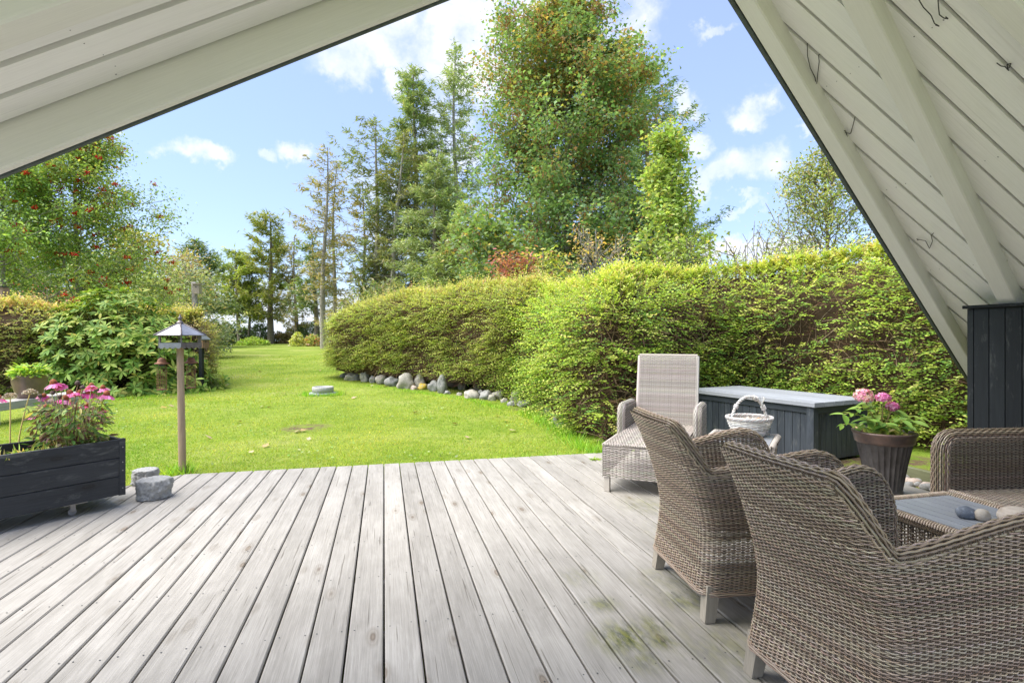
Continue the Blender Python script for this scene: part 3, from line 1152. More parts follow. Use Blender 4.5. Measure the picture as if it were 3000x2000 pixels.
def leg_geo(x, y, z1, w0, w1, dx=0, dy=0):
    """tapered square leg, foot at z=0"""
    V = []
    for (z, w, ox, oy) in ((0, w0, dx, dy), (.004, w0 + .004, dx, dy), (z1, w1, 0, 0)):
        for (i, j) in ((-1, -1), (1, -1), (1, 1), (-1, 1)):
            V.append((x + ox + i * w / 2, y + oy + j * w / 2, z))
    q = [[4 * k + j, 4 * k + (j + 1) % 4, 4 * k + 4 + (j + 1) % 4, 4 * k + 4 + j] for k in range(2) for j in range(4)]
    q += [[3, 2, 1, 0], [8, 9, 10, 11]]
    return A(V), np.array(q)


def upath(d, hw, rc, n=10):
    """U-shaped plan: front right -> back -> front left (x forward)"""
    P = [(d - k * (d - rc) / 14, -hw) for k in range(14)]
    P += [(rc - rc * math.sin(a), -hw + rc - rc * math.cos(a)) for a in np.linspace(0, math.pi / 2, n)]
    P += [(0, y) for y in np.linspace(-hw + rc, hw - rc, 14)[1:-1]]
    P += [(rc - rc * math.cos(a), hw - rc + rc * math.sin(a)) for a in np.linspace(0, math.pi / 2, n)]
    P += [(rc + (k + 1) * (d - rc) / 14, hw) for k in range(14)]
    return P


def make_armchair(label, group, loc, rz):
    t = thing('wicker_armchair', label, 'armchair', loc, rz, group)
    d, hw, rc = .64, .295, .075
    zb = .125
    path = upath(d, hw, rc)

    def deform(P):
        x, y, z = P[:, 0], P[:, 1], P[:, 2]
        wgt = np.clip(1 - x / d, 0, 1) ** 1.15
        lean = .175 * np.clip((z - .38) / .5, 0, 1.2) ** 1.5
        flare = .028 * np.clip((.36 - z) / .24, 0, 1) ** 1.6
        x2 = x - wgt * (lean + flare) + .03 * np.clip((z - .3) / .45, 0, 1) * (1 - wgt)
        y2 = y * (1 + (.17 * (1 - wgt) - .05 * wgt) * np.clip((z - .2) / .55, 0, 1))
        y2 = y2 * (1 + .05 * np.clip((.36 - z) / .24, 0, 1) ** 1.6)
        # hollow of the back seen from above
        hol = .035 * np.clip((z - .42) / .4, 0, 1) * np.clip(1 - np.abs(y) / hw, 0, 1) * wgt
        return np.stack([x2 - hol * .4, y2, z], 1)
    Ls = 0
    path_a = A(path)
    cum = np.concatenate([[0], np.cumsum(np.linalg.norm(np.diff(path_a, axis=0), axis=1))])
    Lt = cum[-1]

    def ztop_side(x):                 # x: distance forward from the back
        if x < -.02:
            return .88
        if x < .075:
            u = (x + .02) / .095
            return .88 - (.88 - .665) * (3 * u * u - 2 * u ** 3)
        if x < .56:
            u = (x - .075) / .485
            return .665 + .082 * (3 * u * u - 2 * u ** 3) ** .9
        return .747
    pts = []
    # front of the arm: rises from the floor line round a big corner
    for a in np.linspace(0, math.pi / 2, 9):
        rcx, rcz = .13, .20
        pts.append((.004 + rcx - rcx * math.cos(a), .54 + rcz * math.sin(a)))
    pts = [(0.0, zb), (.002, .3), (.003, .45)] + pts
    for x in np.linspace(d - .14, -.03, 44):
        pts.append((d - x, ztop_side(x)))
    half = Lt / 2
    pts = [p for p in pts if p[0] < d + .04]
    for s in np.linspace(d + .06, half, 8):
        pts.append((s, .88))
    pts += [(Lt - s, z) for s, z in pts[-2::-1]]
    body = woven_wall(path, pts, zb, .052, deform)
    # lashing on the slope between back and arm, darker
    build('body', body, M['wicker'], t, smooth=True)
    # front apron and seat
    ap = woven_sheet((d - .012, hw - .03, zb), (0, -2 * hw + .06, 0), (0, 0, .27))
    build('apron', ap, M['wicker'], t, smooth=True)
    seat = woven_sheet((.03, -hw + .05, .40), (d - .05, 0, 0), (0, 2 * hw - .10, 0), pitch=.0095)
    seat += [box(((d) / 2 + .01, 0, .385), (d - .06, 2 * hw - .12, .02)) + (A((.20, .17, .13)) * np.ones((6, 3)),)]
    build('seat', seat, M['wicker'], t, smooth=False)
    # bottom braid
    bp = []
    for k, (dz, do) in enumerate(((0, .004), (-.007, .002), (.007, .003))):
        pp = A(path)
        P = deform(np.stack([pp[:, 0], pp[:, 1], np.full(len(pp), zb + dz)], 1))
        c = P.mean(0); c[2] = P[0, 2]
        P = P + (P - c) / np.linalg.norm(P - c, axis=1, keepdims=True) * do
        P[:, 2] += .002 * np.cos(np.arange(len(P)) * 1.9 + k * 2.1)
        V, Fq = tube(P, .0036, 5)
        bp.append((V, Fq, wick(1)[0] * .8 * np.ones((len(Fq), 3))))
    build('bottom_braid', bp, M['wicker'], t, smooth=True)
    for (x, y, dx, dy) in ((.03, -hw + .025, -.022, -.012), (.03, hw - .025, -.022, .012), (d - .05, -hw + .03, .012, -.01), (d - .05, hw - .03, .012, .01)):
        o = build('leg', [leg_geo(0, 0, .16, .044, .060, dx, dy)], M['teak'], t)
        o.location = (x, y, 0)
    return t


def build_chairs():
    grp = 'wicker armchairs round the coffee table'
    # rear feet: far (.779, 2.96), near (.845, 2.424)
    m = Vector((.83, 2.69, 0))
    f = Vector((.992, .123, 0))
    rz = math.atan2(f.y, f.x)
    a = make_armchair('middle wicker armchair with its back to us, between recliner and nearest armchair', grp, m - f * .01, rz)
    m2 = Vector((.965, 1.755, 0))
    f2 = Vector((.970, .242, 0))
    dup(a, m2 - f2 * .01, math.atan2(f2.y, f2.x), 'nearest wicker armchair, cut off by the bottom right corner')


build_chairs()


def pale(n):
    return pal(n, [(.42, .375, .325), (.49, .44, .385), (.36, .32, .275)], None, .08)


def build_sofa():
    f = Vector((-.995, -.10, 0)).normalized()
    rz = math.atan2(f.y, f.x)
    L = Vector((-f.y, f.x, 0))        # left of the sofa
    # far arm's front end at (2.37, 3.02); sofa's right-hand side is the far one
    hw, d = .78, .80
    front_far = Vector((2.36, 3.03, 0))
    org = front_far - f * d + L * (hw - .02)
    t = thing('wicker_sofa', 'wicker sofa against the black wall, facing the coffee table', 'sofa', org, rz)
    path = upath(d, hw, .09)
    Lt = np.linalg.norm(np.diff(A(path), axis=0), axis=1).sum()
    pts = [(0, .10), (.001, .5)] + [(.002 + .055 - .055 * math.cos(a), .66 + .08 * math.sin(a)) for a in np.linspace(0, math.pi / 2, 8)]
    pts += [(s, .74) for s in np.linspace(.08, Lt / 2, 20)]
    pts += [(Lt - s, z) for s, z in pts[-2::-1]]
    darkr = lambda n: wick(n) * .82
    build('body', woven_wall(path, pts, .10, .085, lambda P: P, ds=.024, pitch=.0072, inner_zb=.40, cbase=lambda n: wick(n) * .80), M['wicker'], t, smooth=True)  # same cane darkened, shade under the roof is put into its colour
    s = woven_sheet((.08, -hw + .085, .415), (d - .10, 0, 0), (0, 2 * hw - .17, 0), pitch=.011, cbase=pale)
    s += [box((d / 2 + .03, 0, .395), (d - .12, 2 * hw - .19, .025)) + (A((.25, .21, .17)) * np.ones((6, 3)),)]
    build('seat', s, M['wicker'], t, smooth=True)
    fr = woven_sheet((d - .01, hw - .085, .10), (0, -2 * hw + .17, 0), (0, 0, .31), cbase=wick)
    fr += rope([(d - .012, -hw + .09, .415), (d - .012, hw - .09, .415)], .012, r=.006, cbase=pale)
    build('apron', fr, M['wicker'], t, smooth=True)
    for (x, y) in ((.05, -hw + .04), (.05, hw - .04), (d - .05, -hw + .04), (d - .05, hw - .04)):
        o = build('leg', [leg_geo(0, 0, .13, .045, .055)], M['teak'], t)
        o.location = (x, y, 0)


build_sofa()


def build_table():
    # far left corner (1.70, 2.64), axes u (across) and v (towards the camera)
    u = Vector((.968, .25, 0)).normalized()
    v = Vector((.25, -.968, 0)).normalized()
    c = Vector((1.70, 2.64, 0)) + u * .26 + v * .44
    t = thing('coffee_table', 'low coffee table with grey slatted top and wicker edge', 'table', c, math.atan2(u.y, u.x))
    hx, hy, zt = .26, .44, .46
    n = 7
    w = (2 * hx - .07) / n
    for k in range(n):
        o = build('slat', [box((0, 0, 0), (2 * hy - .075, w - .005, .016))], M['slat'], t)
        o.location = (-hx + .035 + (k + .5) * w, 0, zt - .004)
        o.rotation_euler = (0, 0, R(90))
    build('slat_gap_shade', [box((0, 0, zt - .022), (2 * hx - .06, 2 * hy - .06, .012))], M['wire'], t)  # dark sheet added below the slats, paints shade into their gaps
    rim = []
    for a, b in (((-hx, -hy), (-hx, hy)), ((hx, -hy), (hx, hy)), ((-hx, -hy), (hx, -hy)), ((-hx, hy), (hx, hy))):
        rim += rope([(*a, zt - .012), (*b, zt - .012)], .021, r=.0058)
        rim += [tube(np.linspace((*a, zt - .012), (*b, zt - .012), 4), .020, 8) + (A((.17, .14, .11)) * np.ones((24, 3)),)]
    build('wicker_edge', rim, M['wicker'], t, smooth=True)
    for (x, y) in ((-hx + .02, hy - .02), (hx - .02, hy - .02), (-hx + .02, hy - .40), (hx - .02, hy - .40), (-hx + .02, -hy + .02), (hx - .02, -hy + .02)):
        lg = rope([(0, 0, .005), (0, 0, zt - .03)], .018, r=.006, cbase=lambda n: wick(n) * .6)
        lg += [tube(np.linspace((0, 0, 0), (0, 0, zt - .03), 3), .018, 6) + (A((.1, .085, .07)),)]
        o = build('leg', lg, M['wicker'], t, smooth=True)
        o.location = (x, y, 0)
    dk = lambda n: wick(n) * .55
    z0, h = .07, zt - .11
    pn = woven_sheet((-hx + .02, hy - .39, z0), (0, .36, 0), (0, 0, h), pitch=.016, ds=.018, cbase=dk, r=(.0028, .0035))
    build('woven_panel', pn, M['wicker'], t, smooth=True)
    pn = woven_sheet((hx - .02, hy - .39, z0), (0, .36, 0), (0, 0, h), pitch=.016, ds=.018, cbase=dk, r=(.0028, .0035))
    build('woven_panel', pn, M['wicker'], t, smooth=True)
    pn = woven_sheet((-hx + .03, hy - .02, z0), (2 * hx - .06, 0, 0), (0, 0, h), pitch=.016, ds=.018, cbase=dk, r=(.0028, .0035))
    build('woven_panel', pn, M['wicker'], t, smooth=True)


M['slat'] = m_wood('grey_slats', (.30, .315, .335), (.23, .245, .265), rough=.4, per_obj=.05, knots=False, bmp=.15)
build_table()


def pebble(name, px, py, zb, wpx, hpx, mat, label, cat='stone', group=None, asp=.8, seed=0, Y=None, kind=None, sub=3, rough=.12, rz=0.0, parent=None):
    """rounded stone standing at height zb, base at pixel row py"""
    if Y is None:
        Y = F * (EYE - zb) / (py - HZ)
    w, h = wpx * Y / F, hpx * Y / F
    import bmesh
    bm = bmesh.new()
    bmesh.ops.create_icosphere(bm, subdivisions=sub, radius=1)
    for v in bm.verts:
        n = v.co.copy()
        q = 1 + rough * mnoise.noise(n * 1.3 + Vector((seed * 3.1, 0, 0))) + rough * .35 * mnoise.noise(n * 3.7 + Vector((0, seed, 0)))
        v.co = n * q
        if v.co.z < -.72:
            v.co.z = -.72
        v.co.x *= w / 2; v.co.y *= w / 2 * asp; v.co.z = (v.co.z + .72) * h / 1.72
    me = bpy.data.meshes.new(name)
    bm.to_mesh(me); bm.free()
    for p in me.polygons:
        p.use_smooth = True
    me.materials.append(mat)
    o = link(name, me, parent)
    o.location = ((px - 1500) / F * Y, Y + w / 2 * asp * .5, zb)
    o.rotation_euler = (0, 0, rz)
    if label:
        tag(o, label, cat, group)
    return o


def m_stone(name, cols, scale=8, band=False):
    m, nt, b, N, L = new_mat(name)
    tc = N('ShaderNodeTexCoord')
    oi = N('ShaderNodeObjectInfo')
    ad = N('ShaderNodeVectorMath'); ad.operation = 'ADD'
    L(tc.outputs['Object'], ad.inputs[0]); L(oi.outputs['Location'], ad.inputs[1])
    v = ad.outputs[0]
    if band:
        q = N('ShaderNodeVectorMath'); q.operation = 'MULTIPLY'
        L(v, q.inputs[0]); q.inputs[1].default_value = (.25, .25, 1.6); v = q.outputs[0]
    n = noise_node(nt, v, scale, 7, .65, .5)
    k = len(cols)
    r = ramp(nt, [(.3 + .4 * i / (k - 1), c) for i, c in enumerate(cols)])
    L(n.outputs['Fac'], r.inputs['Fac'])
    L(r.outputs['Color'], b.inputs['Base Color'])
    b.inputs['Roughness'].default_value = .75
    n2 = noise_node(nt, tc.outputs['Object'], scale * 9, 5, .7)
    bump(nt, b, n2.outputs['Fac'], .5, .006)
    return m


M['stone_dark'] = m_stone('blue_grey_veined_stone', [(.07, .08, .10), (.13, .15, .18), (.33, .35, .38)], 26)
M['stone_beige'] = m_stone('beige_stone', [(.30, .25, .19), (.42, .37, .30), (.52, .47, .40)], 22)
M['stone_sand'] = m_stone('sandy_banded_stone', [(.38, .31, .24), (.50, .43, .35), (.60, .53, .45)], 30, True)
pebble('pebble', 2838, 1519, .466, 50, 34, M['stone_dark'], 'blue grey veined pebble, leftmost on the coffee table', seed=1, rz=-.4)
pebble('pebble', 2886, 1526, .466, 43, 34, M['stone_beige'], 'small round beige pebble next to the blue grey one', seed=2)
pebble('pebble', 3004, 1542, .466, 108, 52, M['stone_sand'], 'large sandy banded stone on the table at the right edge', seed=3, rough=.06, rz=-.15)


# ---- recliner with foot rest
def build_recliner():
    ax = Vector((.41, .91, 0)).normalized()      # foot -> back
    front = Vector((1.02, 4.31, 0))
    # local x points to the foot end; origin below the seat's back
    f = -ax
    org = front + ax * 1.30
    t = thing('recliner', 'pale wicker recliner chair with foot rest and tall upright back', 'lounge chair', org, math.atan2(f.y, f.x))
    w = .30
    # foot rest and seat box: x from 0.05 (back) to 1.30 (foot)
    fr = []
    fr += woven_sheet((1.30, w + .01, .12), (0, -2 * w - .02, 0), (0, 0, .25), pitch=.0095, ds=.03, cbase=pale)
    fr += woven_sheet((1.30, -w - .01, .12), (-.50, 0, 0), (0, 0, .25), pitch=.0095, ds=.03, cbase=pale)
    fr += woven_sheet((.80, w + .01, .12), (.50, 0, 0), (0, 0, .25), pitch=.0095, ds=.03, cbase=pale)
    build('foot_rest', fr, M['pale_wicker'], t, smooth=True)
    top = woven_sheet((.06, -w, .385), (1.225, 0, 0), (0, 2 * w, 0), pitch=.012, ds=.04, cbase=lambda n: pale(n) * 1.12)
    top += [box((.68, 0, .365), (1.18, 2 * w - .02, .02)) + (A((.35, .31, .26)) * np.ones((6, 3)),)]
    top += rope([(1.285, -w, .378), (1.285, w, .378)], .012, r=.007, cbase=pale)
    for y in (-w - .004, w + .004):
        top += rope([(.80, y, .378), (1.285, y, .378)], .012, r=.007, cbase=pale)
    build('seat', top, M['pale_wicker'], t, smooth=True)
    sb = []
    for y0, y1 in ((-w - .01, -w - .01), (w + .01, w + .01)):
        sb += woven_sheet((0, y0, .12), (.80, 0, 0), (0, 0, .26), pitch=.0095, ds=.03, cbase=pale)
    sb += woven_sheet((0, -w, .12), (0, 2 * w, 0), (0, 0, .26), pitch=.0095, ds=.03, cbase=pale)
    build('seat_base', sb, M['pale_wicker'], t, smooth=True)
    # back: tall panel, reclining a little
    lean = .16
    bk = woven_sheet((.06, w - .015, .36), (0, -2 * w + .03, 0), (-lean, 0, .70), pitch=.0085, ds=.022, cbase=pale)
    bk += woven_sheet((.025, -w + .015, .36), (0, 2 * w - .03, 0), (-lean, 0, .70), pitch=.0085, ds=.022, cbase=pale)
    for y in (-w + .012, w - .012):
        P = np.linspace((.043, y, .36), (.043 - lean, y, 1.06), 12)
        bk += [tube(P, .019, 8) + (pale(1)[0] * np.ones((88, 3)),)]
    P = np.linspace((.043 - lean, -w + .012, 1.062), (.043 - lean, w - .012, 1.062), 12)
    bk += [tube(P, .019, 8) + (pale(1)[0] * np.ones((88, 3)),)]
    build('backrest', bk, M['pale_wicker'], t, smooth=True)
    for s in (-1, 1):
        y = s * (w + .045)
        path = [(.50 - x, y - .033) for x in np.linspace(0, .50, 20)]
        Lp = .50
        pts = [(0, .12), (.001, .45)] + [(.002 + .07 - .07 * math.cos(a), .53 + .095 * math.sin(a)) for a in np.linspace(0, math.pi / 2, 8)]
        pts += [(x, .625 - .02 * (x - .08)) for x in np.linspace(.10, Lp, 8)]
        arm = woven_wall(path, pts, .12, .066, lambda P: P, pitch=.0085, ds=.026, inner_zb=.12, cbase=pale)
        build('armrest', arm, M['pale_wicker'], t, smooth=True)
    for (x, y) in ((1.27, -w + .02), (1.27, w - .02), (.05, -w + .02), (.05, w - .02)):
        o = build('leg', [leg_geo(0, 0, .13, .038, .044)], M['pale_leg'], t)
        o.location = (x, y, 0)


M['pale_leg'] = m_wood('pale_leg_wood', (.50, .46, .40), (.38, .34, .29), rough=.6, axis='z', knots=False)
build_recliner()


def build_side_table():
    v = Vector((.5, .866, 0)).normalized()
    u = Vector((.866, -.5, 0))
    Nn = Vector((1.95, 4.10, 0))
    c = Nn + v * .30 - u * .25
    t = thing('side_table', 'small wicker side table with glass-grey top between recliner and storage box', 'side table', c, math.atan2(v.y, v.x))
    hx, hy, z = .30, .25, .42
    build('table_top', [box((0, 0, z - .006), (2 * hx - .05, 2 * hy - .05, .012), ch=.002)], M['slat'], t)
    rim = []
    for a, b in (((-hx, -hy), (-hx, hy)), ((hx, -hy), (hx, hy)), ((-hx, -hy), (hx, -hy)), ((-hx, hy), (hx, hy))):
        rim += rope([(*a, z - .012), (*b, z - .012)], .022, r=.006, cbase=pale)
    build('wicker_edge', rim, M['pale_wicker'], t, smooth=True)
    sd = []
    q = .045
    for (a, b) in (((-hx, -hy), (hx, -hy)), ((hx, -hy), (hx, hy)), ((hx, hy), (-hx, hy)), ((-hx, hy), (-hx, -hy))):
        a, b = A((*a, z - .03)), A((*b, z - .03))
        a2, b2 = a * A((.88, .86, 1)), b * A((.88, .86, 1))
        a2[2] = b2[2] = .03
        sd += woven_sheet(a2, b2 - a2, (a - a2) * A((1, 1, 1)), pitch=.0095, ds=.026, cbase=wick)
    build('woven_side', sd, M['pale_wicker'], t, smooth=True)
    for (x, y) in ((-hx + .05, -hy + .05), (hx - .05, -hy + .05), (hx - .05, hy - .05), (-hx + .05, hy - .05)):
        o = build('leg', [leg_geo(0, 0, .06, .03, .035)], M['pale_leg'], t)
        o.location = (x, y, 0)


build_side_table()


def white_cane(n):
    return pal(n, [(.66, .62, .58), (.74, .71, .68), (.52, .47, .43)], [3, 3, 1], .08)


def build_basket():
    Y = 4.62
    c = Vector((PX(2195, Y), Y, .4225))
    t = thing('basket', 'whitewashed willow basket with arched handle on the side table', 'basket', c, .2)
    t.scale = (.93, .93, 1)
    b = []
    h = .145
    rad = lambda z: .125 + .068 * (z / h) ** .8
    nst = 22
    a = np.arange(nst * 2 + 1) / (nst * 2) * 2 * np.pi
    k = np.arange(len(a))
    row = 0
    for z in np.arange(.006, h, .0105):
        row += 1
        r_ = rad(z) + .005 * np.where(k % 2 == 0, np.where((k // 2 + row) % 2 == 0, 1, -1), 0)
        P = np.stack([r_ * np.cos(a) * 1.04, r_ * np.sin(a) * .92, z + .002 * np.sin(a * 5 + row)], 1)
        V, Fq = tube(P, .0052, 5)
        b.append((V, Fq, white_cane(1)[0] * np.ones((len(Fq), 3))))
    for s in range(nst):
        an = s / nst * 2 * np.pi
        zz = np.linspace(0, h, 6)
        P = np.stack([rad(zz) * math.cos(an) * 1.04, rad(zz) * math.sin(an) * .92, zz], 1)
        V, Fq = tube(P, .0045, 4)
        b.append((V, Fq, white_cane(1)[0] * np.ones((len(Fq), 3))))
    for q in range(4):       # plaited rim
        an = np.linspace(0, 2 * np.pi, 90)
        ph = q * np.pi / 2
        rr_ = rad(h) + .008 * np.cos(an * 13 + ph)
        P = np.stack([rr_ * np.cos(an) * 1.04, rr_ * np.sin(an) * .92, h + .006 + .009 * np.sin(an * 13 + ph)], 1)
        V, Fq = tube(P, .006, 5)
        b.append((V, Fq, white_cane(1)[0] * np.ones((len(Fq), 3))))
    V, Fq = lathe([(0, .004), (.125, .004), (.127, .008), (0, .010)], 24)
    b.append((V, Fq, A((.5, .46, .42)) * np.ones((len(Fq), 3))))
    V, Fq = lathe([(0, .085), (.155, .085), (.155, .08)], 24)
    b.append((V, Fq, A((.34, .28, .22)) * np.ones((len(Fq), 3))))
    build('body', b, M['pale_wicker'], t, smooth=True)
    hd = []
    for q in range(3):
        an = np.linspace(-.06, np.pi + .06, 60)
        ph = q * 2 * np.pi / 3
        R_ = .008
        cx = .178 * np.cos(an); cz = .10 + .225 * np.sin(an)
        rx = cx + R_ * np.cos(an * 16 + ph) * np.cos(an)
        rz_ = cz + R_ * np.cos(an * 16 + ph) * np.sin(an)
        P = np.stack([rx, R_ * np.sin(an * 16 + ph), rz_], 1)
        V, Fq = tube(P, .0075, 6)
        hd.append((V, Fq, white_cane(1)[0] * np.ones((len(Fq), 3))))
    for (ang, n) in ((1.15, 5), (.55, 4), (np.pi - .75, 3)):     # wrapped places
        for j in range(n):
            aa = ang + j * .045
            cc = A((.178 * math.cos(aa), 0, .10 + .225 * math.sin(aa)))
            th = np.linspace(0, 2 * np.pi, 14)
            er = A((math.cos(aa), 0, math.sin(aa)))
            P = cc + .0185 * (er * np.cos(th)[:, None] + A((0, 1, 0)) * np.sin(th)[:, None])
            V, Fq = tube(P, .0045, 4)
            hd.append((V, Fq, white_cane(1)[0] * np.ones((len(Fq), 3))))
    # loose sticks of cane at the handle
    for j in range(4):
        p0 = A((.178 * math.cos(.75), 0, .10 + .225 * math.sin(.75)))
        P = np.linspace(p0, p0 + A((rng.uniform(-.03, .03), rng.uniform(-.03, .03), rng.uniform(.04, .09))), 4)
        V, Fq = tube(P, .0022, 4)
        hd.append((V, Fq, white_cane(1)[0] * np.ones((len(Fq), 3))))
    build('handle', hd, M['pale_wicker'], t, smooth=True)
    # things lying in the basket
    for k, (dx, dy, col, lab) in enumerate([(-.07, -.02, 'stone_sand', 'pale dry seed head lying in the white basket, left'), (.0, .03, 'stone_beige', 'beige dry seed head in the middle of the white basket'),
                                            (.065, -.015, 'orange', 'orange brown bulb lying in the white basket, right')]):
        V, Fq = lathe([(0, 0), (.022, .004), (.036, .02), (.038, .034), (.028, .05), (.012, .058), (.004, .072), (0, .073)], 14, wob=lambda a: 1 + .05 * np.cos(a * 5))
        o = build('dry_bulb', [(V, Fq)], M[col], smooth=True)
        o.location = c + Vector((dx, dy, .087))
        o.rotation_euler = (.5 * (k - 1), .3, k)
        tag(o, lab, 'bulb')


M['orange'] = m_stone('orange_brown_skin', [(.35, .13, .04), (.55, .24, .09), (.50, .30, .16)], 30)
build_basket()


# ---- storage box
def build_storage_box():
    a = Vector((-.447, .894, 0)); a.normalize()
    b = Vector((.894, .447, 0)); b.normalize()
    C = Vector((2.99, 5.40, 0))
    L, Wd, Ht = 1.72, .95, .60
    t = thing('storage_box', 'black blue boarded cushion box with flat grey lid in front of hedge', 'storage box', C, math.atan2(b.y, b.x))
    # local x along b (short side, 0..Wd), local y along a (0..L)
    ov = .03
    nb = 6
    w = (Wd) / nb
    for k in range(nb):
        o = build('lid_board', [box((0, 0, 0), (L, w - .004, .045), ch=.003)], M['box_top'], t)
        o.location = ((k + .5) * w, L / 2, Ht - .0225)
        o.rotation_euler = (0, 0, R(90))
    x0, x1, y0, y1 = ov, Wd - ov, ov, L - ov
    p = .075
    for (x, y) in ((x0, y0), (x1 - p, y0), (x0, y1 - p), (x1 - p, y1 - p)):
        o = build('corner_post', [box((0, 0, (Ht - .05) / 2), (p, p, Ht - .05))], M['blue_wood'], t)
        o.location = (x + p / 2, y + p / 2, 0)
    # rails and vertical boards on the four sides
    def side(pa, pb, n, out):
        pa, pb = Vector(pa), Vector(pb)
        d = (pb - pa); ln = d.length; d.normalize()
        rz = math.atan2(d.y, d.x)
        o = build('rail', [box((0, 0, 0), (ln - .002, .028, .065), ch=.003)], M['blue_rail'], t)
        o.location = (pa + pb) / 2 + Vector((0, 0, Ht - .05 - .034)) - Vector(out) * .022
        o.rotation_euler = (0, 0, rz)
        w = ln / n
        for k in range(n):
            hh = Ht - .05 - .07
            o = build('side_board', [box((0, 0, hh / 2), (w - .006, .02, hh), ch=0)], M['blue_wood'], t)
            o.location = pa + d * (k + .5) * w - Vector(out) * .036 + Vector((0, 0, .0))
            o.rotation_euler = (0, 0, rz)
    side((x0, y0 + p, 0), (x0, y1 - p, 0), 17, (-1, 0, 0))
    side((x0 + p, y0, 0), (x1 - p, y0, 0), 9, (0, -1, 0))
    side((x1, y0 + p, 0), (x1, y1 - p, 0), 17, (1, 0, 0))
    side((x0 + p, y1, 0), (x1 - p, y1, 0), 9, (0, 1, 0))
    build('inner_lining', [box((Wd / 2, L / 2, Ht / 2 - .03), (Wd - 2 * ov - .10, L - 2 * ov - .10, Ht - .08))], M['wire'], t)


M['blue_rail'] = m_wood('blue_black_rail', (.058, .068, .080), (.020, .025, .03), rough=.42, per_obj=.2, knots=False, axis='x', bmp=.5)
build_storage_box()


